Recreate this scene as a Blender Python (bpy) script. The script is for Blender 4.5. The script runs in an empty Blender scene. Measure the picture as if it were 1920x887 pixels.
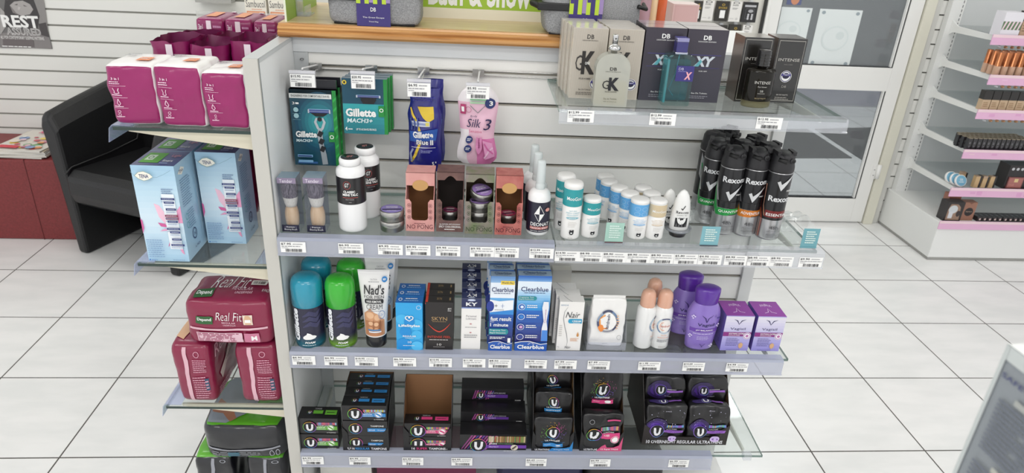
import bpy, math, random
from mathutils import Vector, Matrix, noise
PI = math.pi
random.seed(4)
SC = bpy.context.scene
COL = SC.collection

# ---------------------------------------------------------------- camera
CAM = Vector((1.45270, -1.52446, 1.42316))
RT = Vector((0.99689001, -0.06266528, 0.04778459))
UP = Vector((-0.01627609, 0.42956396, 0.90288975))
FW = Vector((0.07710638, 0.90085952, -0.42720808))
FPX = 1285.45
cd = bpy.data.cameras.new('camera'); cam = bpy.data.objects.new('camera', cd); COL.objects.link(cam)
m = Matrix((RT, UP, -FW)).transposed().to_4x4(); m.translation = CAM
cam.matrix_world = m
cd.sensor_width = 36.0; cd.lens = FPX / 1920 * 36; cd.clip_start = .02
cd.dof.use_dof = True; cd.dof.focus_distance = 1.4; cd.dof.aperture_fstop = 9.0
SC.camera = cam
# ---------------------------------------------------------------- world, lights, exposure
SC.view_settings.view_transform = 'Standard'; SC.view_settings.look = 'None'
SC.view_settings.gamma = 1; SC.view_settings.exposure = 0.0; SC.view_settings.use_curve_mapping = False
W = bpy.data.worlds.new('world'); SC.world = W; W.use_nodes = True
W.node_tree.nodes['Background'].inputs[0].default_value = (.975, .985, 1, 1)
W.node_tree.nodes['Background'].inputs[1].default_value = 1.02
LAMPS = [(-.6, -.9), (1.6, -1.5), (3.9, -.8), (.3, .95), (2.9, .8), (.4, -2.9), (2.8, -2.9)]
for i, (x, y) in enumerate(LAMPS):
    l = bpy.data.lights.new('ceiling_panel_light', 'AREA'); l.shape = 'RECTANGLE'; l.size = 1.1; l.size_y = .28
    l.energy = 22.0 if y < -2 else 10.5; l.color = (1, .985, .965)
    o = bpy.data.objects.new('ceiling_panel_light', l); COL.objects.link(o); o.location = (x, y, 2.56)

l = bpy.data.lights.new('outside_fill_light', 'AREA'); l.shape = 'RECTANGLE'; l.size = 2.5; l.size_y = .5; l.energy = 105  # unseen fill lamp, added to brighten the floor and wall beyond the door
o = bpy.data.objects.new('outside_fill_light', l); COL.objects.link(o); o.location = (3.6, 2.9, 2.85)

# ---------------------------------------------------------------- frames: the display stand is turned a little
TH = -.024
E1 = Vector((math.cos(TH), math.sin(TH), 0)); E2 = Vector((-math.sin(TH), math.cos(TH), 0)); O0 = Vector((1.107, -.324, 0))
def F(u, v, z): p = O0 + E1 * u + E2 * v; p.z = z; return p
def ray(px, py): return FW + RT * ((px - 960) / FPX) - UP * ((py - 443.5) / FPX)
def az(px, py, z): d = ray(px, py); return CAM + d * ((z - CAM.z) / d.z)          # point on a level surface
def ay(px, py, y): d = ray(px, py); return CAM + d * ((y - CAM.y) / d.y)
def uv(p): q = p - O0; return q.dot(E1), q.dot(E2)
def av(px, py, v):
    o = O0 + E2 * v; d = ray(px, py); t = (o - CAM).dot(E2) / d.dot(E2); p = CAM + d * t
    return (p - o).dot(E1), p.z
def fit(xl, xr, yb, yt, z):
    """u, v of the front foot and the width and height of a thing standing on level z"""
    u, v = uv(az((xl + xr) / 2, yb, z)); ua = av(xl, yb, v)[0]; ub = av(xr, yb, v)[0]
    h = av((xl + xr) / 2, yt, v)[1] - z
    return u, v, ub - ua, h

# ---------------------------------------------------------------- materials
def lin(h):
    h = h.lstrip('#'); c = [int(h[i:i + 2], 16) / 255 for i in (0, 2, 4)]
    return [((x + .055) / 1.055) ** 2.4 if x > .04045 else x / 12.92 for x in c]
MC = {}
def M(h, r=.5, metal=0, coat=0, bump=0, bs=60, emit=0):
    k = (h, r, metal, coat, bump, bs, emit)
    if k in MC: return MC[k]
    m = bpy.data.materials.new('surface_' + h.strip('#')); m.use_nodes = True; nt = m.node_tree; b = nt.nodes['Principled BSDF']
    b.inputs['Base Color'].default_value = (*lin(h), 1); b.inputs['Roughness'].default_value = r
    b.inputs['Metallic'].default_value = metal; b.inputs['Coat Weight'].default_value = coat; b.inputs['Coat Roughness'].default_value = .12
    if bump:
        n = nt.nodes.new('ShaderNodeTexNoise'); n.inputs['Scale'].default_value = bs; n.inputs['Detail'].default_value = 3
        tc = nt.nodes.new('ShaderNodeTexCoord'); nt.links.new(tc.outputs['Object'], n.inputs['Vector'])
        bp = nt.nodes.new('ShaderNodeBump'); bp.inputs['Strength'].default_value = bump; bp.inputs['Distance'].default_value = .002
        nt.links.new(n.outputs['Fac'], bp.inputs['Height']); nt.links.new(bp.outputs[0], b.inputs['Normal'])
    MC[k] = m; return m
def thin(h, alpha, tint='ffffff', r=.03, key=''):
    """clear sheet: see-through share, coloured share, mirror share by angle"""
    k = ('thin', h, alpha, tint, r)
    if k in MC: return MC[k]
    m = bpy.data.materials.new('clear_' + h); m.use_nodes = True; nt = m.node_tree; nt.nodes.clear()
    o = nt.nodes.new('ShaderNodeOutputMaterial'); t = nt.nodes.new('ShaderNodeBsdfTransparent'); t.inputs[0].default_value = (*lin(tint), 1)
    d = nt.nodes.new('ShaderNodeBsdfDiffuse'); d.inputs[0].default_value = (*lin(h), 1)
    g = nt.nodes.new('ShaderNodeBsdfGlossy'); g.inputs['Roughness'].default_value = r
    f = nt.nodes.new('ShaderNodeFresnel'); ge = nt.nodes.new('ShaderNodeNewGeometry'); ir = nt.nodes.new('ShaderNodeMix')
    ir.data_type = 'FLOAT'; ir.inputs[2].default_value = 1.42; ir.inputs[3].default_value = 1 / 1.42
    nt.links.new(ge.outputs['Backfacing'], ir.inputs[0]); nt.links.new(ir.outputs[0], f.inputs[0])
    a = nt.nodes.new('ShaderNodeMixShader'); a.inputs[0].default_value = alpha
    c = nt.nodes.new('ShaderNodeMixShader')
    nt.links.new(t.outputs[0], a.inputs[1]); nt.links.new(d.outputs[0], a.inputs[2])
    nt.links.new(f.outputs[0], c.inputs[0]); nt.links.new(a.outputs[0], c.inputs[1]); nt.links.new(g.outputs[0], c.inputs[2])
    nt.links.new(c.outputs[0], o.inputs[0]); MC[k] = m; return m
def node_mat(name, r=.5, metal=0):
    m = bpy.data.materials.new(name); m.use_nodes = True; nt = m.node_tree; b = nt.nodes['Principled BSDF']
    b.inputs['Roughness'].default_value = r; b.inputs['Metallic'].default_value = metal
    return m, nt, b, nt.nodes.new, nt.links.new
def mat_floor(name, tile, grout_c, gw=.0022):
    m, nt, b, N, L = node_mat(name, .22)
    tc = N('ShaderNodeTexCoord'); sp = N('ShaderNodeSeparateXYZ'); L(tc.outputs['Object'], sp.inputs[0])
    ms = []
    for ax in (0, 1):
        p = N('ShaderNodeMath'); p.operation = 'PINGPONG'; p.inputs[1].default_value = .18; L(sp.outputs[ax], p.inputs[0])
        c = N('ShaderNodeMath'); c.operation = 'LESS_THAN'; c.inputs[1].default_value = gw; L(p.outputs[0], c.inputs[0]); ms.append(c)
    mx = N('ShaderNodeMath'); mx.operation = 'MAXIMUM'; L(ms[0].outputs[0], mx.inputs[0]); L(ms[1].outputs[0], mx.inputs[1])
    mp = N('ShaderNodeMapping'); mp.inputs['Rotation'].default_value = (0, 0, -.5); mp.inputs['Scale'].default_value = (3, 9, 1); L(tc.outputs['Object'], mp.inputs[0])
    n = N('ShaderNodeTexNoise'); n.inputs['Scale'].default_value = 1.6; n.inputs['Detail'].default_value = 3; L(mp.outputs[0], n.inputs[0])
    cr = N('ShaderNodeValToRGB'); cr.color_ramp.elements[0].position = .35; cr.color_ramp.elements[1].position = .62
    cr.color_ramp.elements[0].color = (*lin(tile[0]), 1); cr.color_ramp.elements[1].color = (*lin(tile[1]), 1); L(n.outputs[0], cr.inputs[0])
    mi = N('ShaderNodeMix'); mi.data_type = 'RGBA'; L(mx.outputs[0], mi.inputs[0]); L(cr.outputs[0], mi.inputs[6]); mi.inputs[7].default_value = (*lin(grout_c), 1)
    L(mi.outputs[2], b.inputs['Base Color'])
    ro = N('ShaderNodeMix'); ro.data_type = 'FLOAT'; L(mx.outputs[0], ro.inputs[0]); ro.inputs[2].default_value = .25; ro.inputs[3].default_value = .8; L(ro.outputs[0], b.inputs['Roughness'])
    bp = N('ShaderNodeBump'); bp.inputs['Strength'].default_value = .5; bp.inputs['Distance'].default_value = .001; bp.invert = True
    L(mx.outputs[0], bp.inputs['Height']); L(bp.outputs[0], b.inputs['Normal'])
    return m
def mat_noise(name, c1, c2, scale=(1, 1, 1), s=8, r=.5, lo=.35, hi=.65, bump=0, metal=0, detail=6):
    m, nt, b, N, L = node_mat(name, r, metal)
    tc = N('ShaderNodeTexCoord'); mp = N('ShaderNodeMapping'); mp.inputs['Scale'].default_value = scale; L(tc.outputs['Object'], mp.inputs[0])
    n = N('ShaderNodeTexNoise'); n.inputs['Scale'].default_value = s; n.inputs['Detail'].default_value = detail; L(mp.outputs[0], n.inputs[0])
    cr = N('ShaderNodeValToRGB'); cr.color_ramp.elements[0].position = lo; cr.color_ramp.elements[1].position = hi
    cr.color_ramp.elements[0].color = (*lin(c1), 1); cr.color_ramp.elements[1].color = (*lin(c2), 1); L(n.outputs[0], cr.inputs[0]); L(cr.outputs[0], b.inputs['Base Color'])
    if bump:
        bp = N('ShaderNodeBump'); bp.inputs['Strength'].default_value = bump; bp.inputs['Distance'].default_value = .002; L(n.outputs[0], bp.inputs['Height']); L(bp.outputs[0], b.inputs['Normal'])
    return m

# ---------------------------------------------------------------- mesh builder
class B:
    def __init__(s): s.v = []; s.f = []; s.m = []; s.sm = []; s.mats = []
    def mi(s, mat):
        if mat not in s.mats: s.mats.append(mat)
        return s.mats.index(mat)
    def add(s, vs, fs, mat, smooth=False, mats=None):
        n = len(s.v); s.v += [tuple(p) for p in vs]
        for i, f in enumerate(fs):
            s.f.append([n + j for j in f]); s.m.append(s.mi(mats[i] if mats else mat)); s.sm.append(smooth)
    def box(s, x0, x1, y0, y1, z0, z1, mat, sides=None):
        """sides: dict over front, back, left, right, top, bottom"""
        v = [(x0, y0, z0), (x1, y0, z0), (x1, y1, z0), (x0, y1, z0), (x0, y0, z1), (x1, y0, z1), (x1, y1, z1), (x0, y1, z1)]
        fs = [(0, 1, 5, 4), (2, 3, 7, 6), (3, 0, 4, 7), (1, 2, 6, 5), (4, 5, 6, 7), (3, 2, 1, 0)]
        d = sides or {}
        s.add(v, fs, mat, mats=[d.get(k, mat) for k in ('front', 'back', 'left', 'right', 'top', 'bottom')])
    def prism(s, poly, axis, a0, a1, mat, smooth=False):
        """polygon of 2D points extruded along an axis ('x','y','z') from a0 to a1"""
        def P(p, a): return {'x': (a, p[0], p[1]), 'y': (p[0], a, p[1]), 'z': (p[0], p[1], a)}[axis]
        n = len(poly); vs = [P(p, a0) for p in poly] + [P(p, a1) for p in poly]
        area = sum(poly[i][0] * poly[(i + 1) % n][1] - poly[(i + 1) % n][0] * poly[i][1] for i in range(n))
        fs = [tuple(range(n)), tuple(range(2 * n - 1, n - 1, -1))] + [(i, i + n, (i + 1) % n + n, (i + 1) % n) for i in range(n)]
        s.add(vs, fs, mat, smooth)
    def lathe(s, prof, mats, seg=32, sx=1, sy=1, cx=0, cy=0, cz=0, cap=True):
        """prof: (r, z) rings; mats: one material or a list, one per band"""
        vs = []; fs = []; fm = []
        for r, z in prof:
            for k in range(seg):
                a = 2 * PI * k / seg; vs.append((cx + r * sx * math.cos(a), cy + r * sy * math.sin(a), cz + z))
        for i in range(len(prof) - 1):
            for k in range(seg):
                k2 = (k + 1) % seg; fs.append((i * seg + k, i * seg + k2, (i + 1) * seg + k2, (i + 1) * seg + k)); fm.append(mats[i] if isinstance(mats, list) else mats)
        if cap:
            a = mats[0] if isinstance(mats, list) else mats; z = mats[-1] if isinstance(mats, list) else mats
            fs.append(tuple(range(seg - 1, -1, -1))); fm.append(a); n = (len(prof) - 1) * seg; fs.append(tuple(n + k for k in range(seg))); fm.append(z)
        s.add(vs, fs, None, True, fm)
    def tube(s, pts, r, mat, seg=8, closed=False):
        pts = [Vector(p) for p in pts]; vs = []; n = len(pts)
        for i, p in enumerate(pts):
            t = (pts[min(i + 1, n - 1)] - pts[max(i - 1, 0)]).normalized()
            a = t.orthogonal().normalized() if abs(t.z) > .95 else Vector((0, 0, 1)).cross(t).normalized(); b = t.cross(a)
            for k in range(seg):
                w = 2 * PI * k / seg; vs.append(p + (a * math.cos(w) + b * math.sin(w)) * r)
        fs = [(i * seg + k, i * seg + (k + 1) % seg, (i + 1) * seg + (k + 1) % seg, (i + 1) * seg + k) for i in range(n - 1) for k in range(seg)]
        fs += [tuple(range(seg - 1, -1, -1)), tuple((n - 1) * seg + k for k in range(seg))]
        s.add(vs, fs, mat, True)
    def soft(s, w, d, h, mat, n=8, res=14, bulge=.0, wr=0, seed=0, fm=None, taper=0, pinch=0):
        """rounded, slightly crumpled packet standing on z=0; fm(face name) gives that face's material"""
        S = softmap(w, d, h, n, bulge, wr, seed, taper, pinch)
        vs = []; fs = []; mats = []
        for face in ('front', 'back', 'left', 'right', 'top', 'bottom'):
            o = len(vs)
            for j in range(res + 1):
                for i in range(res + 1):
                    a = -1 + 2 * i / res; b = -1 + 2 * j / res
                    p = {'front': (a, -1, b), 'back': (-a, 1, b), 'left': (-1, -a, b), 'right': (1, a, b), 'top': (a, b, 1), 'bottom': (a, -b, -1)}[face]
                    vs.append(S(p))
            for j in range(res):
                for i in range(res):
                    q = o + j * (res + 1) + i; fs.append((q, q + 1, q + res + 2, q + res + 1))
                    mats.append(fm(face, (i + .5) / res, (j + .5) / res) if fm else mat)
        s.add(vs, fs, mat, True, mats); return S
    def obj(s, name, parent=None, loc=None, rz=0, bevel=0, weld=False, subsurf=0):
        me = bpy.data.meshes.new(name); me.from_pydata(s.v, [], s.f)
        for m in s.mats: me.materials.append(m)
        me.polygons.foreach_set('material_index', s.m); me.polygons.foreach_set('use_smooth', s.sm); me.update()
        o = bpy.data.objects.new(name, me); COL.objects.link(o)
        if parent: o.parent = parent
        if loc is not None: o.location = loc
        o.rotation_euler.z = rz
        if weld: md = o.modifiers.new('weld', 'WELD'); md.merge_threshold = 1e-5
        if bevel: md = o.modifiers.new('bevel', 'BEVEL'); md.width = bevel; md.segments = 2; md.limit_method = 'ANGLE'; md.angle_limit = .7
        if subsurf: md = o.modifiers.new('sub', 'SUBSURF'); md.levels = subsurf; md.render_levels = subsurf
        return o
def softmap(w, d, h, n=8, bulge=0, wr=0, seed=0, taper=0, pinch=0):
    def S(p):
        x, y, z = p
        k = (abs(x) ** n + abs(y) ** n + abs(z) ** n) ** (1 / n) or 1
        x, y, z = x / k, y / k, z / k
        bx = 1 + bulge * (1 - y * y) * (1 - z * z); by = 1 + bulge * 1.6 * (1 - x * x) * (1 - z * z); bz = 1 + bulge * .6 * (1 - x * x) * (1 - y * y)
        tz = 1 - taper * (z + 1) / 2
        py = 1 - pinch * max(0, z) ** 3
        X, Y, Z = x * bx * w / 2 * tz, y * by * d / 2 * tz * py, (z * bz if z > 0 else z)
        if wr:
            q = Vector((X * 28 + seed * 7.3, Y * 28 + seed, Z * h * 14)); e = noise.noise_vector(q) * wr + noise.noise_vector(q * 2.7) * wr * .45
            X += e.x; Y += e.y; Z += e.z * .6 / h * (1 if z > -.8 else 0)
        return Vector((X, Y, max(0, (Z + 1) * h / 2)))
    return S

# text outlines, cached
TC = {}
def glyphs(s, bold, shear):
    k = (s, bold, shear)
    if k in TC: return TC[k]
    c = bpy.data.curves.new('t', 'FONT'); c.body = s; c.resolution_u = 2; c.size = 1; c.offset = bold; c.shear = shear; c.fill_mode = 'FRONT'
    o = bpy.data.objects.new('t', c); me = o.to_mesh()
    vs = [(v.co.x, v.co.y) for v in me.vertices]; fs = [tuple(p.vertices) for p in me.polygons]
    o.to_mesh_clear(); bpy.data.objects.remove(o); bpy.data.curves.remove(c)
    x0 = min(v[0] for v in vs); x1 = max(v[0] for v in vs); y0 = min(v[1] for v in vs); y1 = max(v[1] for v in vs)
    vs = [((v[0] - x0) / max(1e-6, x1 - x0), (v[1] - y0) / max(1e-6, y1 - y0)) for v in vs]
    TC[k] = (vs, fs, (x1 - x0) / max(1e-6, y1 - y0)); return TC[k]
def clip_axis(poly, ax, lo, hi):
    for lim, sg in ((lo, 1), (hi, -1)):
        out = []; n = len(poly)
        for i in range(n):
            p, q = poly[i], poly[(i + 1) % n]; a, c = (p[ax] - lim) * sg, (q[ax] - lim) * sg
            if a >= 0: out.append(p)
            if (a > 1e-9 and c < -1e-9) or (a < -1e-9 and c > 1e-9): t = a / (a - c); out.append((p[0] + (q[0] - p[0]) * t, p[1] + (q[1] - p[1]) * t))
        poly = out
        if len(poly) < 3: return None
    return poly
def slabs(poly, sx, sy):
    res = [poly]
    for ax, st in ((0, sx), (1, sy)):
        if not st: continue
        nxt = []
        for p in res:
            lo = min(q[ax] for q in p); hi = max(q[ax] for q in p)
            if hi - lo <= st: nxt.append(p); continue
            for k in range(int(math.floor(lo / st)), int(math.ceil(hi / st)) + 1):
                c = clip_axis(p, ax, k * st, (k + 1) * st)
                if c: nxt.append(c)
        res = nxt
    return res
class Cv:
    """printing on a face: x, y run 0..1 over the printed face"""
    def __init__(s, b, mp, curved=False, step=.00016, sx=.08, sy=None): s.sx = sx; s.sy = sy or (sx if curved == 2 else None); s.b = b; s.mp = mp; s.h = step * 1.5; s.st = step; s.c = curved
    def up(s): s.h += s.st; return s.h
    def rect(s, x0, y0, x1, y1, mat):
        h = s.up(); nx = (10 if s.c == 2 else 44) if s.c else 1; ny = 8 if s.c == 2 else 1
        vs = [s.mp(x0 + (x1 - x0) * i / nx, y0 + (y1 - y0) * j / ny, h) for j in range(ny + 1) for i in range(nx + 1)]
        s.b.add(vs, [(j * (nx + 1) + i, j * (nx + 1) + i + 1, (j + 1) * (nx + 1) + i + 1, (j + 1) * (nx + 1) + i) for j in range(ny) for i in range(nx)], mat, bool(s.c))
    def put(s, polys, mat, h):
        vs = []; fs = []
        for p in polys:
            for q in slabs(p, s.sx, s.sy): k = len(vs); vs += [s.mp(x, y, h) for x, y in q]; fs.append(tuple(range(k, k + len(q))))
        s.b.add(vs, fs, mat)
    def poly(s, pts, mat):
        if s.c: s.put([list(pts)], mat, s.up()); return
        h = s.up(); s.b.add([s.mp(x, y, h) for x, y in pts], [tuple(range(len(pts)))], mat)
    def disc(s, cx, cy, rx, ry, mat, n=20):
        if s.c and rx > .03: s.put([[(cx + rx * math.cos(2 * PI * i / n), cy + ry * math.sin(2 * PI * i / n)) for i in range(n)]], mat, s.up()); return
        h = s.up(); vs = [s.mp(cx, cy, h)] + [s.mp(cx + rx * math.cos(2 * PI * i / n), cy + ry * math.sin(2 * PI * i / n), h) for i in range(n)]
        s.b.add(vs, [(0, 1 + i, 1 + (i + 1) % n) for i in range(n)], mat)
    def ring(s, cx, cy, rx, ry, t, mat, n=24, a0=0, a1=2 * PI, mats=None):
        h = s.up(); vs = []; fs = []
        for i in range(n + 1):
            a = a0 + (a1 - a0) * i / n
            vs += [s.mp(cx + rx * math.cos(a), cy + ry * math.sin(a), h), s.mp(cx + rx * (1 - t) * math.cos(a), cy + ry * (1 - t) * math.sin(a), h)]
        for i in range(n): fs.append((2 * i, 2 * i + 2, 2 * i + 3, 2 * i + 1))
        s.b.add(vs, fs, mat, mats=[mats[i * len(mats) // n] for i in range(n)] if mats else None)
    def line(s, pts, t, mat, asp=1):
        """stroke of half width t (x units), asp = W/H of the face"""
        if s.c:
            tl = isinstance(t, (list, tuple)); P2 = []; T2 = []
            for i in range(len(pts) - 1):
                for k in range(5): f = k / 5; P2.append((pts[i][0] + (pts[i + 1][0] - pts[i][0]) * f, pts[i][1] + (pts[i + 1][1] - pts[i][1]) * f)); T2.append((t[i] + (t[i + 1] - t[i]) * f) if tl else t)
            P2.append(pts[-1]); T2.append(t[-1] if tl else t); pts = P2; t = T2
        h = s.up(); vs = []; n = len(pts)
        for i, (x, y) in enumerate(pts):
            a = pts[max(0, i - 1)]; c = pts[min(n - 1, i + 1)]; dx, dy = c[0] - a[0], (c[1] - a[1]) / asp; l = math.hypot(dx, dy) or 1
            tt = t[i] if isinstance(t, (list, tuple)) else t
            nx, ny = -dy / l * tt, dx / l * tt * asp
            vs += [s.mp(x + nx, y + ny, h), s.mp(x - nx, y - ny, h)]
        s.b.add(vs, [(2 * i, 2 * i + 2, 2 * i + 3, 2 * i + 1) for i in range(n - 1)], mat)
    def text(s, t, x0, y0, x1, y1, mat, bold=0, shear=0, rot=0):
        vs, fs, _ = glyphs(t, bold, shear); h = s.up(); out = []
        for a, c in vs:
            if rot == 1: x, y = x1 - (x1 - x0) * c, y0 + (y1 - y0) * a
            elif rot == -1: x, y = x0 + (x1 - x0) * c, y1 - (y1 - y0) * a
            elif rot == 2: x, y = x1 - (x1 - x0) * a, y1 - (y1 - y0) * c
            else: x, y = x0 + (x1 - x0) * a, y0 + (y1 - y0) * c
            out.append((x, y))
        if s.c: s.put([[out[i] for i in f] for f in fs], mat, h)
        else: s.b.add([s.mp(x, y, h) for x, y in out], fs, mat)
    def grad(s, x0, y0, x1, y1, c0, c1, n=8, r=.35):
        """printed blend between two inks"""
        for i in range(n):
            t = (i + .5) / n; a = [int(c0[k:k + 2], 16) for k in (0, 2, 4)]; b = [int(c1[k:k + 2], 16) for k in (0, 2, 4)]
            hx = ''.join('%02x' % int(a[k] + (b[k] - a[k]) * t) for k in range(3)); h0 = s.h
            s.rect(x0, y0 + (y1 - y0) * i / n, x1, y0 + (y1 - y0) * (i + 1) / n, M(hx, r)); s.h = h0
        s.up()
    def lines(s, x0, y0, x1, y1, n, mat, seed=1, fill=.45):
        """small print too fine to read, as thin bars"""
        rnd = random.Random(seed); h = s.up(); vs = []; fs = []; dy = (y1 - y0) / n
        for i in range(n):
            y = y1 - dy * (i + .5); x = x0; xe = x1 - (x1 - x0) * rnd.uniform(0, .25)
            while x < xe:
                w = (x1 - x0) * rnd.uniform(.08, .2); k = len(vs)
                vs += [s.mp(x, y - dy * fill / 2, h), s.mp(min(xe, x + w), y - dy * fill / 2, h), s.mp(min(xe, x + w), y + dy * fill / 2, h), s.mp(x, y + dy * fill / 2, h)]
                fs.append((k, k + 1, k + 2, k + 3)); x += w + (x1 - x0) * .025
        s.b.add(vs, fs, mat)
    def bars(s, x0, y0, x1, y1, n, mat, seed=1):
        rnd = random.Random(seed); h = s.up(); vs = []; fs = []
        for i in range(n):
            a = x0 + (x1 - x0) * i / n; w = (x1 - x0) / n * rnd.uniform(.25, .85); k = len(vs)
            vs += [s.mp(a, y0, h), s.mp(a + w, y0, h), s.mp(a + w, y1, h), s.mp(a, y1, h)]; fs.append((k, k + 1, k + 2, k + 3))
        s.b.add(vs, fs, mat)
def cfront(b, w, d, h, z=0, x=0): return Cv(b, lambda a, c, k: (x + (a - .5) * w, -d / 2 - k, z + c * h))
def ctop(b, w, d, h): return Cv(b, lambda a, c, k: ((a - .5) * w, -d / 2 + c * d, h + k))
def cright(b, w, d, h): return Cv(b, lambda a, c, k: (w / 2 + k, -d / 2 + a * d, c * h))
def cleft(b, w, d, h): return Cv(b, lambda a, c, k: (-w / 2 - k, d / 2 - a * d, c * h))
def cyl(b, rf, arc, z0, H, a0=0, sx=1, sy=1):
    """printing round a bottle: arc = width in metres of the printed band"""
    R0 = rf(z0 + H / 2)
    def mp(a, c, k):
        z = z0 + c * H; r = rf(z) + k; t = a0 + (a - .5) * arc / R0
        return (r * sx * math.sin(t), -r * sy * math.cos(t), z)
    return Cv(b, mp, True, .0002, sx=.22 * R0 / arc)
def csoft(b, S, face='front', k0=.0008):
    def mp(a, c, k):
        x, y = a * 2 - 1, c * 2 - 1
        p = {'front': (x, -1, y), 'right': (1, x, y), 'left': (-1, -x, y), 'top': (x, y, 1)}[face]; q = S(p)
        o = {'front': (0, -1, 0), 'right': (1, 0, 0), 'left': (-1, 0, 0), 'top': (0, 0, 1)}[face]
        return (q.x + o[0] * (k + k0), q.y + o[1] * (k + k0), q.z + o[2] * (k + k0))
    return Cv(b, mp, 2, .00025)

# ---------------------------------------------------------------- things
def tag(o, label, cat, group=None, kind=None):
    if label: o['label'] = label
    if cat: o['category'] = cat
    if group: o['group'] = group
    if kind: o['kind'] = kind
    return o
def thing(name, label, cat, loc=(0, 0, 0), rz=TH, group=None):
    o = bpy.data.objects.new(name, None); COL.objects.link(o); o.location = loc; o.rotation_euler = (0, 0, rz); o.empty_display_size = .02
    return tag(o, label, cat, group)
def kids(o): return [c for c in bpy.data.objects if c.parent == o]
def copy(o, label=None, loc=None, rz=None, group=None, parent=None):
    c = o.copy(); COL.objects.link(c)
    if parent: c.parent = parent
    if label: c['label'] = label
    if group: c['group'] = group
    if loc is not None: c.location = loc
    if rz is not None: c.rotation_euler.z = rz
    for k in kids(o): copy(k, parent=c)
    return c
def struct(b, name, loc=None, rz=0, bevel=0):
    o = b.obj(name, loc=loc, rz=rz, bevel=bevel); o['kind'] = 'structure'; return o
def row(o, n, du, dv, labels, group, jit=.0):
    """n more of a thing behind it, in the stand's own directions"""
    o['group'] = group; out = [o]; rnd = random.Random(n + int(o.location.x * 1000))
    for i in range(1, n + 1):
        l = o.location + E1 * (du * i) + E2 * (dv * i)
        out.append(copy(o, labels[i - 1], l, o.rotation_euler.z + rnd.uniform(-jit, jit)))
    return out

WHITE = M('f2f2f0', .4); INK = M('1c1c22', .4); GREY = M('8a8a8e', .5)
# ================================================================ THE SETTING
FLOOR = mat_floor('floor_tiles', ('e3e4e3', 'ebebea'), '55524e')
b = B(); b.box(-3, 7.5, -4.5, 6, -.05, 0, FLOOR); struct(b, 'floor')
b = B(); b.box(-3, 7.5, -4.5, 1.83, 2.6, 2.65, M('f0efec', .8)); struct(b, 'ceiling')
YW = 1.735
GROOVE = M('8b8a84', .45, .3)
def slatwall(b, x0, x1, y, z0, z1, zg, pitch, mat, groove, gap=.0065, dep=.007, alu=None):
    """boards with a real recess between them, face at y"""
    b.box(x0, x1, y + dep, y + dep + .02, z0, z1, groove)
    k = math.ceil((z0 - zg) / pitch); zs = [zg + pitch * i for i in range(k, k + 200) if zg + pitch * i < z1]; e = z0
    for z in zs:
        if z - gap / 2 > e: b.box(x0, x1, y, y + dep + .001, e, z - gap / 2, mat)
        e = z + gap / 2
        if alu: b.box(x0, x1, y + dep - .003, y + dep + .001, z - gap / 2, z - gap * .1, alu)
    b.box(x0, x1, y, y + dep + .001, e, z1, mat)
WALLP = M('e6e6e1', .55)
b = B(); slatwall(b, -3, 2.30, YW, .0, 2.6, .943, .068, WALLP, M('8f8e87', .6), .0085, .005); b.box(-3, 2.3, YW + .027, YW + .09, 0, 2.6, WALLP); struct(b, 'wall_left')
b = B(); b.box(2.30, 2.846, YW, YW + .09, 0, 2.6, M('e4e2da', .5)); struct(b, 'wall_back')
b = B(); slatwall(b, 3.70, 7.5, YW, .0, 2.6, .943, .068, WALLP, M('55544f', .6)); b.box(3.7, 7.5, YW + .027, YW + .09, 0, 2.6, WALLP); struct(b, 'wall_right')
b = B(); b.box(2.846, 3.7, YW, YW + .09, 2.12, 2.6, WALLP); struct(b, 'wall_over_door')
# door frame and glazed door
FR = M('e9e9e6', .35); CR = M('dcdacb', .4); YD = 1.715
b = B(); b.box(2.846, 2.854, YD - .004, YW + .05, 0, 2.12, M('2e2e30', .5)); b.box(2.854, 2.868, YD - .012, YW + .05, 0, 2.12, FR)
b.box(3.615, 3.665, YD - .012, YW + .05, 0, 2.12, CR); b.box(3.665, 3.70, YD + .004, YW + .05, 0, 2.12, M('cfcfca', .45)); b.box(2.868, 3.615, YD - .01, YW + .05, 2.06, 2.12, FR)
struct(b, 'trim_1', bevel=.002)
b = B(); X0, X1 = 2.870, 3.610
b.box(X0, X0 + .055, YD, YD + .04, .008, 2.05, FR); b.box(3.543, X1, YD, YD + .04, .008, 2.05, FR)
for z0, z1 in ((.008, .14), (.712, .826), (1.98, 2.05)): b.box(X0 + .055, 3.543, YD, YD + .04, z0, z1, FR)
dr = struct(b, 'door_1', bevel=.0015)
DG = thin('9fa5a8', .16, 'd4d7d8', .02); b = B()
for z0, z1 in ((.14, .712), (.826, 1.98)): b.box(X0 + .055, 3.543, YD + .02, YD + .024, z0, z1, DG)
b.obj('door_glass', dr)
b = B(); SEAL = M('26272a', .6)
for z0, z1 in ((.14, .712), (.826, 1.98)):
    b.box(3.536, 3.543, YD + .004, YD + .03, z0, z1, SEAL); b.box(X0 + .055, X0 + .059, YD + .004, YD + .03, z0, z1, SEAL)
    b.box(X0 + .059, 3.536, YD + .004, YD + .03, z0, z0 + .004, SEAL); b.box(3.530, 3.536, YD + .002, YD + .018, z0 + .004, z1, FR)
b.obj('door_seal', dr)
for zc in (.30, 1.72):
    b = B(); b.lathe([(.011, 0), (.011, .075)], FR, 16, cx=3.616, cy=YD - .009, cz=zc - .04); b.box(3.585, 3.612, YD - .004, YD, zc - .045, zc + .03, FR)
    for dz in (-.025, .005): b.lathe([(.003, 0), (.003, .002)], M('333333'), 8, cx=3.597, cy=YD - .005, cz=zc + dz)
    b.obj('door_hinge', dr)
b = B()
for px, py in ((1436, 43), (1434, 57)):
    p = ay(px, py, YD); b.lathe([(.004, -.001), (.004, .001)], M('444444'), 10, cx=p.x, cy=YD - .001, cz=p.z)
b.obj('door_screw', dr)
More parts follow.
